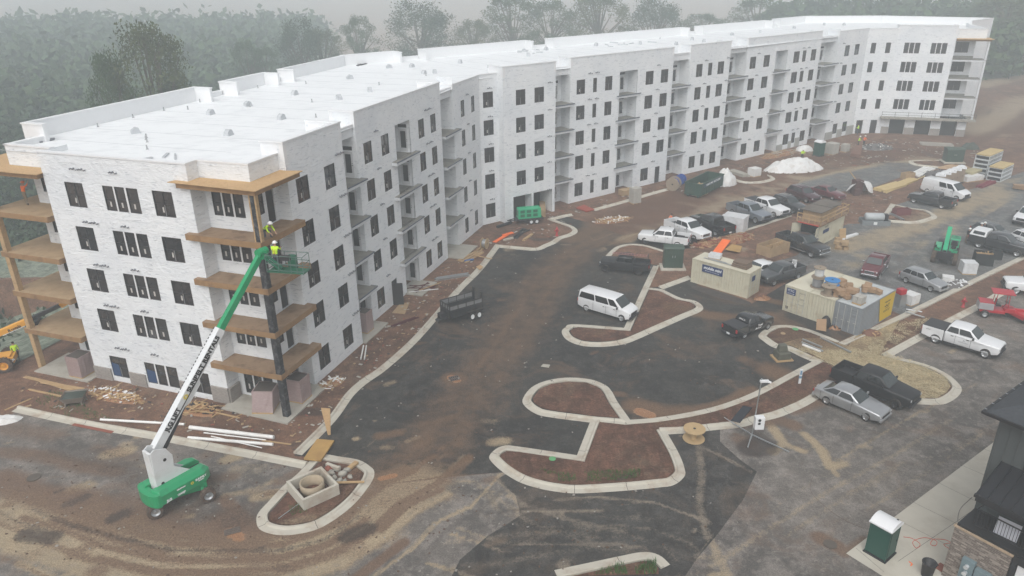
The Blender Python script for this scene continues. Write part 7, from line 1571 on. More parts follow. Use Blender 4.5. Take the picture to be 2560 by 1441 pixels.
cbp=thing('cardboard_bundle','bundle of flattened cardboard by the container corner','cardboard',G(2062,853)+Vector((0,.2,.1)),rad(-20)); cb=M('cardboard',(.34,.22,.13),.8,var=.2); [ (lambda q,k:(q.box(-.7,.7,-.45,.45,k*.14,k*.14+.1),q.build('sheet_pack',cb,cbp,xf=cbp.matrix_basis@RZ(k*.13))))(MB(),k) for k in range(4)]; q=MB(); q.add([(-.7,.3,.6),(.1,.3,.55),(.0,.7,1.5),(-.75,.7,1.4)],[(0,1,2,3)]); q.add([(-.7,.32,.6),(.1,.32,.55),(.0,.72,1.5),(-.75,.72,1.4)],[(3,2,1,0)]); q.build('flap',cb,cbp)
pl=thing('wrapped_machine','olive wrapped machine on a pallet at the edge of the straw bed','wrapped machine',G(1958,903)+Vector((0,.4,.0)),rad(8)); q=MB(); q.box(-.55,.55,-.5,.5,.1,.7,tx=.05); q.box(-.4,.4,-.2,.4,.7,1.25,tx=.1,ty=.1); q.build('body',M('olive_wrap',(.1,.1,.075),.4,var=.3),pl,bevel=.08); q=MB(); q.box(-.7,.7,-.6,.6,0,.12); q.build('pallet',wood,pl)
q=MB(); q.lathe([(.0,0),(.42,0),(.45,.35),(.3,.85),(.12,1.05),(0,1.08)],14); o=q.build('rubbish_sack',black); o.location=G(2062,818); tag(o,'black rubbish sack against the cream container end','sack'); 
heapm('debris_heap','small scraps beside the grey container doors','debris',(2090,822),1.4,.8,.3,dirt,[(dark_metal,'scraps',.4)],0,14,44); heapm('debris_heap','rusty chunks at the near corner of the grey container','debris',(2178,838),1.7,1.0,.55,M('rust_red2',(.18,.09,.06),.8,var=.4),[(wood,'scraps',.5)],0,14,45); heapm('debris_heap','dark scraps at the right end of the navy signed container','debris',(1905,748),1.6,1.0,.4,dirt,[(M('rust_red2',(.18,.09,.06),.8),'scraps',.6)],0,20,46); heapm('soil_mound','dark mud along the foot of the navy signed container','soil',(1800,738),7.,1.5,.18,M('dark_mud',(.06,.05,.045),.8,var=.4),None,rad(-44),10,47)
# loads on the containers
def onc(c,x,y): p=c.matrix_basis@Vector((x,y,CH)); return p
wcube('pallet of white bags on the navy signed container',onc(c1,1.6,1.5),rad(-30),1.15,.9,.45,mat=plastic_wrap)
tpb=M('brown_tarp',(.17,.12,.085),.7,var=.2,bump=.04,bsc=4); q=thing('folded_tarp','thick folded brown tarp stack on the navy signed container','tarp',onc(c1,4.6,1.2),rad(-44))
for k in range(3):
    b_=MB(); b_.box(-.8+.05*k,.8-.03*k,-.6+.03*k,.6-.02*k,k*.2,k*.2+.17); b_.build('fold',tpb,q,bevel=.06)
for k,(x0,x1,y) in enumerate(((.8,4.0,.75),(1.2,3.2,.95))): b_=MB(); b_.beam((x0,y,CH+.05),(x1,y,CH+.05),.12,.05); o=b_.build('steel_strip',steel,xf=c1.matrix_basis.copy()); tag(o,'%s steel strip on the navy signed container'%('longer','shorter')[k],'steel strip')
gr_=M('grey_reel',(.3,.24,.18),.8,var=.25); whc=M('white_cable',(.6,.6,.58),.5); gyc=M('grey_cable',(.25,.25,.26),.5)
reel('white cable reel on top of another, leftmost on the container block',onc(c2,1.6,.2)+Vector((0,0,1.0)),.52,.85,gyc,whc,flange=gr_); reel('grey cable reel below the white one',onc(c2,1.6,.2),.62,.95,gyc,gyc,flange=gr_)
reel('empty grey wooden reel at the front edge of the container block',onc(c3,.75,1.1),.62,.8,gr_,None,flange=gr_,cr=.55); reel('lower dark reel behind the empty wooden reel',onc(c3,1.6,1.3),.55,.6,dark_metal,dark_metal,flange=gr_); reel('reel with a bright blue rim on top',onc(c3,1.6,1.3)+Vector((0,0,.62)),.65,.45,whc,whc,flange=M('bright_blue',(.02,.2,.5),.4))
def boxpile(label,pos,rz,n,seed,mat=cb,size=.6,cat='boxes'):
    r=thing('box_pile',label,cat,pos,rz); ro=random.Random(seed)
    for k in range(n): q=MB(); s_=size*ro.uniform(.6,1.3); q.cbox((ro.uniform(-.6,.6),ro.uniform(-.5,.5),.2+.18*(k//2)),(s_,s_*.7,.36),R=RZ(ro.uniform(0,3))@RX(ro.uniform(-.15,.15))); q.build('box',mat,r,bevel=.01)
boxpile('brown cardboard boxes and blocks mid roof on the container block',onc(c4,1.1,2.1),0,7,3,size=.85); boxpile('pile of brown boxes at the back of the container block',onc(c3,3.1,.7),0,5,5,size=.75); boxpile('dark and brown boxes on the grey container roof towards the panel',onc(c4,3.8,1.3),0,6,8,size=.8); blocks('block_pallet','square stack of white blocks at the front of the grey container roof',onc(c4,.9,.8),rad(40),2,2,3,.42,.4,.2,gb)
boxpile('boxes and scrap outside the open container door',G(2098,622)+Vector((0,.2,0)),0,9,9,mat=ply2,size=.8); panel_px('foam_board','thick white board lying at the end of the open container','board',[(2105,602),(2108,595),(2140,586),(2146,588)],0,.2,paint_w); q=MB(); q.box(-.45,.45,-.06,.0,0,1.3); o=q.build('pallet_leaning',wood,xf=T(G(2106,600))@RZ(rad(20))@RX(-.2)); tag(o,'brown panel leaning outside the open container','panel')
boxpile('white and grey tools inside the open container',c5.matrix_basis@Vector((.9,1.2,.15)),0,4,19,mat=paint_w,size=.5)
# small ground things
def disc(name,label,cat,pxy,r,mat,z=.0,h=.04,grp=None): q=MB(); q.cyl((0,0,0),(0,0,h),r,n=18); o=q.build(name,mat); o.location=G(*pxy)+Vector((0,0,z)); return tag(o,label,cat,grp)
gl=M('green_lid',(.12,.35,.15),.6); disc('valve_lid','round green lid in the big lower mulch bed','lid',(1381,1152),.22,gl,.13); disc('valve_lid','round green lid in the straw bed near its kerb nose','lid',(1988,827),.25,gl,.13); disc('valve_lid','round tan lid left of the green one in the straw bed','lid',(1957,838),.2,ply2,.13); disc('manhole_cover','round manhole in the broken asphalt near the white topped toilet','manhole',(2075,1362),.35,M('iron_mud',(.1,.085,.07),.8),.01); disc('manhole_cover','muddy round manhole in the lower left road','manhole',(85,1195),.4,M('iron_mud',(.1,.085,.07),.8),.01)
def grate(label,pxy,rz,w_,d_,nx,ny):
    r=thing('storm_grate',label,'grate',G(*pxy)+Vector((0,0,.012)),rz); q=MB(); q.box(-w_/2,w_/2,-d_/2,d_/2,.0,.008); q.build('sump',black,r); q=MB()
    for i in range(nx+1): x=-w_/2+i*w_/nx; q.box(x-.02,x+.02,-d_/2,d_/2,.01,.03)
    for i in range(ny+1): y=-d_/2+i*d_/ny; q.box(-w_/2,w_/2,y-.03,y+.03,.01,.034)
    q.build('bars',M('iron_rust',(.14,.11,.09),.7),r)
grate('square storm grate in the orange puddle of the lot',(1136,947),rad(25),.75,.65,5,2); grate('black slotted storm grate in the muddy puddle at lower left',(581,1329),rad(22),.85,.45,12,3)
mp_=thing('marker_post','white and blue plastic marker post in the dirt bed','marker post',G(1998,962)); q=MB(); q.box(-.09,.09,-.03,.03,0,.55); q.box(-.1,.1,-.035,.035,.75,1.3); q.build('post',paint_w,mp_); q=MB(); q.box(-.1,.1,-.036,.036,.55,.75); q.box(-.07,.07,-.04,.04,.85,1.2); q.build('label',M('blue_label',(.15,.28,.42),.5),mp_)
bn=thing('rubbish_bin','open black dustbin on the concrete by the brick wall','bin',G(2312,1438)+Vector((.05,-.05,0))); q=MB(); q.lathe([(0,.02),(.26,.02),(.33,.85),(.36,.86),(.36,.9),(.31,.9),(.25,.06),(0,.06)],20); q.build('tub',black,bn); q=MB(); q.box(.33,.43,-.08,.08,.72,.78); q.build('handle',black,bn)
q=MB(); q.box(-.3,.3,-.22,.22,0,.04); o=q.build('doormat_board',M('red_brown_board',(.25,.08,.05),.7),xf=T(G(2352,1420))@RZ(.5)); tag(o,'small dark red board on the concrete by the dustbin','board')
def hose(name,label,pts,r,mat,z=.04,cat='hose'):
    L=smoothline([G2(*p) for p in pts],6); q=MB(); q.tube([(p.x,p.y,z) for p in L],r,5); o=q.build(name,mat); return tag(o,label,cat)
hs1=[(2258,1344),(2280,1348),(2300,1362),(2290,1372),(2282,1356),(2310,1346),(2340,1354),(2338,1366),(2326,1362),(2335,1350),(2365,1352),(2378,1362),(2372,1372),(2360,1362),(2400,1358)]
hose('air_hose','thin red hose curling over the pale concrete',hs1,.015,M('red_hose',(.6,.09,.05),.5)); hose('cable','thin black cable curving on the concrete by the siding wall',[(2430,1245),(2400,1275),(2395,1310),(2410,1330),(2440,1340)],.012,black,cat='cable')
hose('barrier_tape','orange rag on the concrete beside the dark green toilet',[(2272,1406),(2280,1412),(2276,1416)],.03,hivo,cat='rag')
# asphalt crack and tan edge near house
hose('crack','thin curved crack in the road reaching the near toilet',[(2035,1185),(2026,1225),(2060,1265),(2110,1300),(2160,1322)],.012,M('crack_brown',(.12,.08,.06),.9),z=.008,cat='crack')
panel_px('survey_scrap','small pale square scrap on the lot','scrap',[(1352,917),(1372,920),(1375,913),(1358,911)],.015,.03,conc)
panel_px('scrap_board','orange scrap board on the long kerb','board',[(1190,668),(1200,676),(1208,668),(1200,663)],.17,.04,osb)
# crumpled white tarp at the far left edge
heapm('tarp_heap','crumpled white plastic at the left edge of the picture','tarp',(10,1052),2.4,1.3,.35,tarp_w,rz=.2,seed=51,rough=.3)
# litter over the dirt strips: nobody could count it
def litter(name,poly,n,seed,mats,sz=(.08,.5),z=.02,label=None):
    ro=random.Random(seed); P=np.array(poly); lo,hi=P.min(0),P.max(0); q=MB(); c=0
    while c<n:
        x,y=ro.uniform(lo[0],hi[0]),ro.uniform(lo[1],hi[1])
        if not inside(np.array([[x,y]]),poly)[0]: continue
        c+=1; L_=ro.uniform(*sz)*ro.random()**.7+.05; q.cbox((x,y,z+.02),(L_,ro.uniform(.03,.14)*(1+L_),.03),R=RZ(ro.uniform(0,3.14))@RX(ro.uniform(-.2,.2)),mi=ro.randrange(len(mats)))
    o=q.build(name,mats,kind='stuff'); return o
redb=M('red_brown_board',(.25,.08,.05),.7); dw=M('dirty_white_scrap',(.42,.4,.36),.7)
litter('litter',px((240,940),(575,1010),(720,1060),(810,975),(910,860),(1120,640),(1190,600),(1240,612),(1040,842),(905,955),(735,1130),(300,1060),(40,1015),(60,960)),420,1,[ply2,dw,redb,conc,ply2,dw,dark_metal,ply2],sz=(.05,.4))
litter('litter',px((1190,595),(1400,520),(1700,455),(2000,375),(2170,345),(2400,360),(2500,400),(2380,400),(2050,420),(1850,470),(1680,480),(1480,530),(1380,600),(1240,615)),420,2,[ply2,dw,redb,conc,dw,conc,dark_metal],sz=(.12,1.0))
litter('litter',px((1760,620),(2020,530),(2100,470),(2230,490),(2200,550),(2060,600),(1960,650),(1900,660),(1800,640)),120,3,[ply2,redb,conc,dw],sz=(.1,.8))
litter('pebbles',px((0,1150),(400,1100),(760,1170),(670,1290),(900,1240),(1250,1190),(1700,1200),(1900,1300),(1400,1441),(0,1441)),260,4,[M('mud_clod',(.1,.06,.04),.95),M('grey_pebble',(.28,.26,.23),.9),M('mud_clod',(.1,.06,.04),.95)],sz=(.02,.12),z=.0)
litter('pebbles',px((900,960),(1240,620),(1500,620),(1640,700),(1900,760),(2000,900),(1600,1050),(1250,1180),(800,1140)),200,5,[M('mud_clod',(.1,.06,.04),.95),M('grey_pebble',(.28,.26,.23),.9)],sz=(.02,.12),z=.01)
# straw and weeds
def tufts(name,poly,n,h,mat,seed,z=.1,flat=False,wd=.03):
    ro=random.Random(seed); P=np.array(poly); lo,hi=P.min(0),P.max(0); q=MB(); c=0
    while c<n:
        x,y=ro.uniform(lo[0],hi[0]),ro.uniform(lo[1],hi[1])
        if not inside(np.array([[x,y]]),poly)[0] or noise.noise(Vector((x*.9+seed,y*.9,0)))<-.12: continue
        c+=1; a=ro.uniform(0,6.28); L_=h*ro.uniform(.4,1.2); e=Vector((math.cos(a),math.sin(a),0)); nn=Vector((-e.y,e.x,0))*wd*.5; t=e*(L_*(1 if flat else .4))+Vector((0,0,.02 if flat else L_)); b=Vector((x,y,z))
        q.add([tuple(b-nn),tuple(b+nn),tuple(b+t+nn*.3),tuple(b+t-nn*.3)],[(0,1,2,3)])
    return q.build(name,mat,kind='stuff')
strm=M('straw',(.5,.42,.26),.85,var=.3,sc=1.5); tufts('straw',px((1945,870),(2010,865),(2060,880),(2130,880),(2200,850),(2260,805),(2330,800),(2260,850),(2210,885),(2310,915),(2370,950),(2375,975),(2340,1000),(2290,1000),(2180,940),(2100,930),(2045,905)),3200,.3,strm,3,z=.17,flat=True,wd=.04)
weed=M('green_weeds',(.05,.13,.025),.8,var=.4,sc=2); tufts('weeds',px((1345,1175),(1420,1190),(1520,1180),(1600,1178),(1600,1198),(1500,1210),(1400,1208)),1100,.14,weed,5,z=.13); tufts('weeds',px((1480,1441),(1560,1412),(1640,1405),(1640,1441)),450,.25,weed,6,z=.12); tufts('weeds',px((90,985),(150,980),(260,1040),(300,1050),(180,1050),(90,1010)),600,.15,weed,7,z=0.02); tufts('weeds',px((720,1270),(760,1262),(770,1285),(730,1295)),120,.15,weed,8,z=.12)
# ------------------------------------------------------------------ people
def person(label,pos,rz,pose,shirt,legs,helmet=None,vest=None,s=1.,hair=(.05,.03,.02)):
    r=thing('person',label,'person',pos,rz); r.scale=(s,s,s)
    P=dict(pose); V=[];E=[];R=[];reg=[]
    def node(p,rad_,rg): V.append(Vector(p)); R.append(rad_); reg.append(rg); return len(V)-1
    def ln(a,b): E.append((a,b))
    pel=node(P['pelvis'],(.15,.11),1); wa=node(P['waist'],(.14,.1),0); ch=node(P['chest'],(.17,.12),0); nk=node(P['neck'],(.065,.065),2); hd0=node(P['head'],(.085,.095),2); hd1=node(Vector(P['head'])+Vector(P.get('up',(0,0,1)))*.11,(.075,.085),2)
    ln(pel,wa);ln(wa,ch);ln(ch,nk);ln(nk,hd0);ln(hd0,hd1)
    for sd in ('l','r'):
        sh=node(P['sh'+sd],(.07,.07),0); el=node(P['el'+sd],(.045,.045),0); wr=node(P['wr'+sd],(.03,.026),2); pa=node(Vector(P['wr'+sd])+Vector(P['hd'+sd])*.07,(.036,.018),2)
        ln(ch,sh);ln(sh,el);ln(el,wr);ln(wr,pa)
        hdv=Vector(P['hd'+sd]).normalized(); side=hdv.cross(Vector((0,0,1))); side=side.normalized() if side.length>.1 else Vector((0,1,0)); pm=V[pa]
        for k,(o_,l_) in enumerate(((-.028,.07),(-.01,.08),(.01,.075),(.027,.06))):
            f1=node(pm+side*o_+hdv*l_*.55,(.009,.009),2); f2=node(pm+side*o_*1.1+hdv*l_+Vector((0,0,-.02)),(.008,.008),2); ln(pa,f1);ln(f1,f2)
        t1=node(V[wr]+side*-.045+hdv*.06,(.01,.01),2); ln(wr,t1)
        hp=node(P['hp'+sd],(.1,.1),1); kn=node(P['kn'+sd],(.062,.062),1); an=node(P['an'+sd],(.042,.042),1); to=node(Vector(P['an'+sd])+Vector(P.get('ft'+sd,(.17,0,-.04))),(.045,.035),3)
        ln(pel,hp);ln(hp,kn);ln(kn,an);ln(an,to)
    me=bpy.data.meshes.new('body'); me.from_pydata([tuple(v) for v in V],E,[]); o=bpy.data.objects.new('body',me); COL.objects.link(o)
    m_=o.modifiers.new('k','SKIN'); sk_=me.skin_vertices[0].data
    for i,rr in enumerate(R): sk_[i].radius=rr
    sk_[0].use_root=True
    o.modifiers.new('s','SUBSURF').levels=1
    dg=bpy.context.evaluated_depsgraph_get(); m2=bpy.data.meshes.new_from_object(o.evaluated_get(dg)); bpy.data.objects.remove(o); m2.name='body'
    m2.materials.clear()
    for q in (shirt,legs,skin,black): m2.materials.append(q)
    for p in m2.polygons:
        c=p.center; best=1e9;bi=0
        for a,b in E:
            A_,B_=V[a],V[b]; ab=B_-A_; t=max(0,min(1,(c-A_).dot(ab)/ab.length_squared)); d=(c-(A_+ab*t)).length
            if d<best: best=d; bi=reg[a] if t<.5 else reg[b]
        p.material_index=bi; p.use_smooth=True
    ob=bpy.data.objects.new('body',m2); COL.objects.link(ob); ob.parent=r
    H=V[hd1]; fw=Vector(P.get('look',(1,0,0))).normalized(); upv=Vector(P.get('up',(0,0,1))).normalized(); sdv=upv.cross(fw).normalized(); fw=sdv.cross(upv)
    HM=Matrix.Translation(H)@Matrix([[fw.x,sdv.x,upv.x,0],[fw.y,sdv.y,upv.y,0],[fw.z,sdv.z,upv.z,0],[0,0,0,1]])
    q=MB(HM); q.blob((.1,0,-.06),.022,sc=(1,.8,1.3),jit=0); [q.blob((0,s_*.09,-.06),.025,sc=(.7,.4,1.2),jit=0) for s_ in(-1,1)]; q.build('nose_and_ears',skin,ob)
    q=MB(HM); [q.blob((.088,s_*.033,-.035),.012,jit=0) for s_ in(-1,1)]; q.box(.088,.096,-.025,.025,-.112,-.103); q.build('eyes',black,ob)
    if helmet is not None:
        q=MB(HM@T(0,0,.0)); n=14; q.lathe([(.135,.0),(.132,.05),(.105,.1),(.06,.128),(0,.135)],n); q.lathe([(.135,0),(.175,-.005),(.175,.006),(.135,.012)],n); q.build('hard_hat',helmet,r)
    else: q=MB(HM); q.blob((-.02,0,.015),.105,sc=(1.02,.95,.95),jit=.03,n=12,k=7); q.build('hair',M('dark_hair',(.03,.02,.015),.8),r)
    if vest:
        c=V[ch];w_=V[wa]; q=MB(); ax=(c-w_).normalized(); qz=ax.to_track_quat('Z','X').to_matrix().to_4x4(); mid=(c+w_)/2
        q.lathe([(.155,-.2),(.185,-.05),(.2,.12),(.16,.2),(.09,.23)],16,A=T(mid)@qz@Matrix.Diagonal((.82,1.08,1,1))); q.build('vest',vest,r)
        q=MB(); q.lathe([(.178,-.09),(.186,-.09),(.19,-.04),(.18,-.04)],16,A=T(mid)@qz@Matrix.Diagonal((.83,1.09,1,1))); q.build('reflective_band',M('silver_band',(.7,.7,.65),.3),r)
    return r
def pose(lean=0,arms='down',kneel=0,sit=0,turn=0):
    z=.95-kneel*.42; d=dict(); L=lean
    d['pelvis']=(0,0,z); d['waist']=(.12*L,0,z+.2-.05*L); d['chest']=(.4*L,0,z+.45-.16*L); d['neck']=(.52*L+.01,0,z+.6-.24*L); d['head']=(.58*L+.03,0,z+.68-.26*L); d['up']=(.25*L,0,1); d['look']=(1,turn,-.25-L*.5)
    for sd,sg in (('l',1),('r',-1)):
        d['sh'+sd]=(.42*L,sg*.2,z+.5-.2*L); d['hp'+sd]=(0,sg*.1,z-.06)
        x,y,zz=d['sh'+sd]
        A={'down':((x+.02,y+sg*.05,zz-.3),(x+.12,y+sg*.05,zz-.54),(.3,0,-1)),'fwd':((x+.2,y+sg*.04,zz-.2),(x+.42,y-sg*.05,zz-.12),(1,0,0)),'up':((x+.15,y+sg*.08,zz+.08),(x+.35,y-sg*.02,zz+.3),(.5,0,1)),'reach':((x+.18,y+sg*.04,zz-.26),(x+.4,y-sg*.04,zz-.42),(1,0,-.5)),'work':((x+.1,y+sg*.1,zz-.27),(x+.33,y-sg*.03,zz-.3),(1,-sg*.3,0))}[arms]
        d['el'+sd],d['wr'+sd],d['hd'+sd]=A
        if kneel and sd=='l': d['kn'+sd]=(.38,sg*.12,.48); d['an'+sd]=(.34,sg*.12,.08)
        elif kneel: d['kn'+sd]=(.12,sg*.12,.08); d['an'+sd]=(-.32,sg*.12,.1); d['ft'+sd]=(-.04,0,-.06)
        else: d['kn'+sd]=(.04,sg*.11+.0,.5); d['an'+sd]=(-.02+.06*sg,sg*.13,.08)
    return d
wh=M('helmet_white',(.8,.8,.78),.3,coat=.4); oh=M('helmet_orange',(.85,.16,.03),.3,coat=.4)
pA=F1.w(-3.9,-.15); person('worker in yellow green shirt and white helmet crouching on the fifth floor corner balcony',(pA.x+.3,pA.y-.6,13.1),rad(-35),pose(1.0,'reach',kneel=1),hiviz,denim,wh)
pB=PC+Vector((-.75,.15,0)); person('worker in yellow green hooded top and harness standing in the lift platform, seen from behind',(pB.x,pB.y,12.05),rad(80),pose(.2,'fwd'),hiviz,denim,wh,vest=None)
hn=MB(T(pB)@RZ(rad(80))); [hn.beam((-.09,s_*.1,1.35),(-.1,-s_*.08,1.0),.03,.02) for s_ in(-1,1)]; o=hn.build('harness',M('harness_yellow',(.6,.35,.03),.6)); tag(o,'yellow safety harness straps on the back of the platform worker','harness')
pC=F1.w(-3.6,-21.3); person('worker in orange shirt and orange helmet on the top left plywood balcony',(pC.x,pC.y,13.1),rad(60),pose(.15,'up'),hivo,khaki,oh)
person('worker in a yellow green vest standing by the orange yellow telehandler',(*G2(46,905),0),rad(120),pose(0,'down'),hiviz,navy,None)
person('bare armed worker in orange vest behind the white heavy pickup',(*G2(1672,568),0),rad(-40),pose(.4,'work'),skin,denim,None,vest=hivo)
person('worker in black jacket and white helmet behind the black capped pickup',(*G2(2414,609),0),rad(20),pose(.25,'work'),navy,khaki,wh)
person('worker with white helmet on the far side of the capped pickup',(*G2(2447,596),0),rad(200),pose(0,'down'),navy,denim,wh); person('second white helmeted worker on the far side of the capped pickup, nearer its cab',(*G2(2455,594),0),rad(170),pose(0,'down'),denim,denim,wh)
person('far worker in yellow green vest and white helmet by the scrap heap',(*G2(2144,368),0),rad(-30),pose(.2,'work'),hiviz,navy,wh,s=1.05); person('far worker in orange vest and white helmet by the scrap heap',(*G2(2158,367),0),rad(-60),pose(.1,'work'),hivo,navy,wh,s=1.05)
person('far worker in yellow green standing at the far doorway with a board',(*G2(2143,338),0),rad(150),pose(0,'work'),hiviz,denim,None,s=1.1); person('far worker with white helmet half hidden behind the white tarp mound',(*G2(2004,402),0),rad(-90),pose(.2,'work'),hiviz,navy,wh,s=1.05)
# ------------------------------------------------------------------ trees
def leafmat(name,c): return M(name,c,.75,var=.5,sc=.5,stain=tuple(x*.45 for x in c),stsc=.35,stamt=.6)
lm=[leafmat('leaves_green',(.055,.095,.035)),leafmat('leaves_olive',(.08,.1,.035)),leafmat('leaves_dark',(.035,.065,.028))]; bark=M('bark',(.1,.08,.06),.9,var=.3)
def tree_mesh(seed,H,W,mat,ncl=46,per=90,leaf=.42,base=.25):
    ro=random.Random(seed); q=MB(); tr=MB(); tr.cyl((0,0,0),(0,0,H*.45),W*.045,W*.03,n=8); cl=[]
    for k in range(ncl):
        a=ro.uniform(0,6.28); h=base+(1-base)*ro.random()**.8; u=(h-base)/(1-base); pr=math.sqrt(max(.02,1-(max(0,u-.42)/.6)**2))*(.72+.28*min(1,u/.35)); r_=W/2*pr*ro.uniform(.2,1)**.45; c=Vector((r_*math.cos(a),r_*math.sin(a),h*H)); cl.append((c,W*ro.uniform(.08,.14)))
        if k%3==0: tr.cyl((0,0,H*ro.uniform(.2,.5)),tuple(c),W*.018,W*.005,n=5)
    for c,rr in cl:
        for i in range(per):
            d=Vector((ro.gauss(0,1),ro.gauss(0,1),ro.gauss(0,1))).normalized()*rr*1.15*ro.random()**.4; d.z*=.8; p=c+d; nrm=Vector((ro.gauss(0,1),ro.gauss(0,1),ro.gauss(.5,1))).normalized(); t=nrm.orthogonal().normalized(); t=Matrix.Rotation(ro.uniform(0,6.28),3,nrm)@t; b=nrm.cross(t); s_=leaf*ro.uniform(.5,1.2)
            q.add([tuple(p-t*s_*.5),tuple(p+b*s_*.28),tuple(p+t*s_*.5),tuple(p-b*s_*.28)],[(0,1,2,3)])
    return tr,q
TP=[]
for k,(sd,H,W,mi,nc) in enumerate(((1,17,13,1,80),(5,15,12,0,70),(9,14,14,2,80),(13,18,11,0,66))):
    tr_,cr_=tree_mesh(sd,H,W,lm[mi],nc,110,.42); TP.append((tr_,cr_,lm[mi],H))
tproto={}
def tree(label,px_,pytop,dist,kind,wpx=None,grp='misty trees behind the white building',rz=0,zb=None):
    dist*=1.15 if dist<115 else 1.38
    r_=ray(px_,pytop); t=dist/math.hypot(r_[0],r_[1]); x,y=r_[0]*t,r_[1]*t; top=CAM_Z+r_[2]*t; zb=(-6.5 if dist<140 else -4) if zb is None else zb; H=TP[kind][3]; s_=(top-zb)/H
    r=thing('tree',label,'tree',(x,y,zb),rz,grp); sw_=s_
    if wpx: sw_=(wpx/F_PX*dist)/({0:13,1:12,2:14,3:11}[kind])
    r.scale=(sw_,sw_,s_)
    if kind not in tproto:
        a=TP[kind][0].build('trunk',bark,r); b=TP[kind][1].build('crown',TP[kind][2],r); tproto[kind]=(a,b)
    else:
        for o in tproto[kind]: c=o.copy(); COL.objects.link(c); c.parent=r
    return r
tree('tall lone tree with ragged top behind the left part of the roof',352,78,108,0,200); tree('shorter bushy tree joined to the left of the lone tree',262,150,106,1,110,rz=1); tree('low bushy tree at the right side of the lone tree',425,180,110,3,90,rz=2); 
tree('small round tree at the left end of the misty row',612,108,150,1,75,rz=2); tree('second small misty tree in the row',662,118,152,3,70,rz=1)
for i,(x,y,d,k,w_,l) in enumerate(((745,55,158,2,120,'broad misty tree left of the roof centre'),(800,80,162,0,110,'misty tree right behind the broad one'),(893,48,175,1,85,'narrow misty tree before the big dome shaped one'),(1045,12,180,2,185,'big dome shaped misty tree'),(1180,55,185,0,110,'lower misty tree right of the dome shaped one'),(1280,-12,190,3,140,'tall misty tree above the long roof'),(1380,8,195,1,130,'misty tree in the tall clump, centre'),(1500,-15,192,0,150,'misty tree in the tall clump, right'),(1640,-2,195,2,150,'rounded misty tree right of the tall clump'),(1760,40,215,1,120,'faint low misty tree between clumps'),(1905,-4,215,3,130,'misty tree above the far roof'),(2060,-20,225,2,150,'faint misty tree at upper right of centre'),(2200,-30,228,1,150,'faint misty tree above the far wing'))): tree(l,x,y,d,k,w_,rz=i*1.3)
for i,(x,y,d,k,w_,l) in enumerate(((2430,20,215,2,150,'dark misty tree right of the far wing'),(2530,0,200,0,170,'dark misty tree at the upper right corner'),(2480,60,190,1,120,'lower dark misty tree beside the far wing'),(2600,40,190,3,150,'misty tree cut by the right edge'))): tree(l,x,y,d,k,w_,zb=2,rz=i)
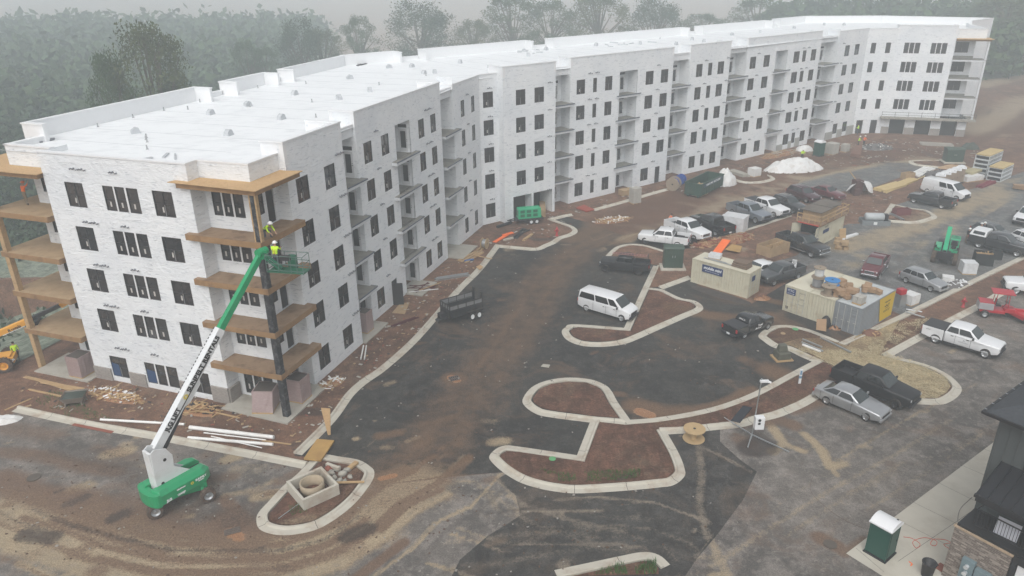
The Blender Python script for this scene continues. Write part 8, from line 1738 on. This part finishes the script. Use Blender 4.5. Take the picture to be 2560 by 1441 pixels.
# woodland canopy: the mass of trees on the slope beyond, read as one
def woods(name,x0,x1,y0,y1,n,seed,zf,leaf,mat,clump=2.5,skip=None):
    ro=random.Random(seed); V=np.zeros((0,3)); vs=[];fs=[]; c=0
    rs=np.random.RandomState(seed); cl=[]
    while len(cl)<n:
        x,y=ro.uniform(x0,x1),y0+(y1-y0)*ro.random()**1.3
        if skip and skip(x,y): continue
        z=zf(x,y)+ro.uniform(-2.5,2.0)+2.5*noise.noise(Vector((x*.05,y*.05,1))); cl.append((x,y,z))
    cl=np.array(cl); per=78; N_=len(cl)*per
    sc=np.repeat(clump*rs.uniform(.6,1.4,len(cl))*(1+np.hypot(cl[:,0],cl[:,1])/260),per)
    dd=rs.normal(0,1,(N_,3)); dd/=np.linalg.norm(dd,axis=1)[:,None]; dd[:,2]=np.abs(dd[:,2])*1.05-.1; rr_=rs.uniform(.62,1,N_)*(1+.18*np.sin(dd[:,0]*7+sc*9)*np.cos(dd[:,1]*6+sc*5)); P=np.repeat(cl,per,0)+dd*(sc*2.0*rr_)[:,None]
    nr=rs.normal(0,1,(N_,3))+[0,0,.6]; nr/=np.linalg.norm(nr,axis=1)[:,None]; t=np.cross(nr,rs.normal(0,1,(N_,3))); t/=np.linalg.norm(t,axis=1)[:,None]; b=np.cross(nr,t); s_=(leaf*rs.uniform(.6,1.3,N_)*(sc/clump))[:,None]
    vv=np.stack([P-t*s_*.5,P+b*s_*.3,P+t*s_*.5,P-b*s_*.3],1).reshape(-1,3)
    me=bpy.data.meshes.new(name); me.vertices.add(4*N_); me.vertices.foreach_set('co',vv.ravel().astype(np.float32)); me.loops.add(4*N_); me.loops.foreach_set('vertex_index',np.arange(4*N_,dtype=np.int32)); me.polygons.add(N_); me.polygons.foreach_set('loop_start',np.arange(0,4*N_,4,dtype=np.int32)); me.update(calc_edges=True); me.materials.append(mat); me.validate()
    o=bpy.data.objects.new(name,me); COL.objects.link(o); o['kind']='stuff'; return o
def nearb(x,y):
    p=Vector((x,y,0)); q1=F1.w(0,-24.5); d1=(p-q1).dot(-F1.n); q2=F2.w(0,-25); d2=(p-q2).dot(-F2.n)
    return (d1<9 if y<105 else d2<9) or (x>-47 and y<62) or (x>-48 and y>128)
wz=lambda x,y:-4.0+min(6,max(0,(math.hypot(x+20,y)-90)*.035))
woods('woodland',-170,-36,48,190,2600,3,lambda x,y:-6.5+min(5,max(0,(-x-55)*.05)),.62,lm[2],1.6,lambda x,y:nearb(x,y))
woods('woodland',-420,300,170,560,4200,5,lambda x,y:-6,1.15,lm[0],2.3,lambda x,y:nearb(x,y) or (x>75 and y<205) or (x>-75-(y-170)*.1 and x<75) or (x<=-75 and y>420))

woods('woodland',98,300,196,300,1500,9,lambda x,y:1+(y-196)*.05,1.0,lm[0],1.9,lambda x,y:y<196+max(0,(x-98))*.22 or x<98)
# ------------------------------------------------------------------ haze box round everything
hz=bpy.data.materials.new('haze'); hz.use_nodes=True; N=hz.node_tree.nodes; N.remove(N['Principled BSDF'])
pv=N.new('ShaderNodeVolumePrincipled'); pv.inputs['Color'].default_value=(.88,.965,1.0,1); pv.inputs['Density'].default_value=FOG; pv.inputs['Anisotropy'].default_value=0.0
hz.node_tree.links.new(pv.outputs[0],N['Material Output'].inputs['Volume'])
q=MB(); q.box(-1600,1600,-120,2000,-14,36); o=q.build('haze',hz,kind='stuff')
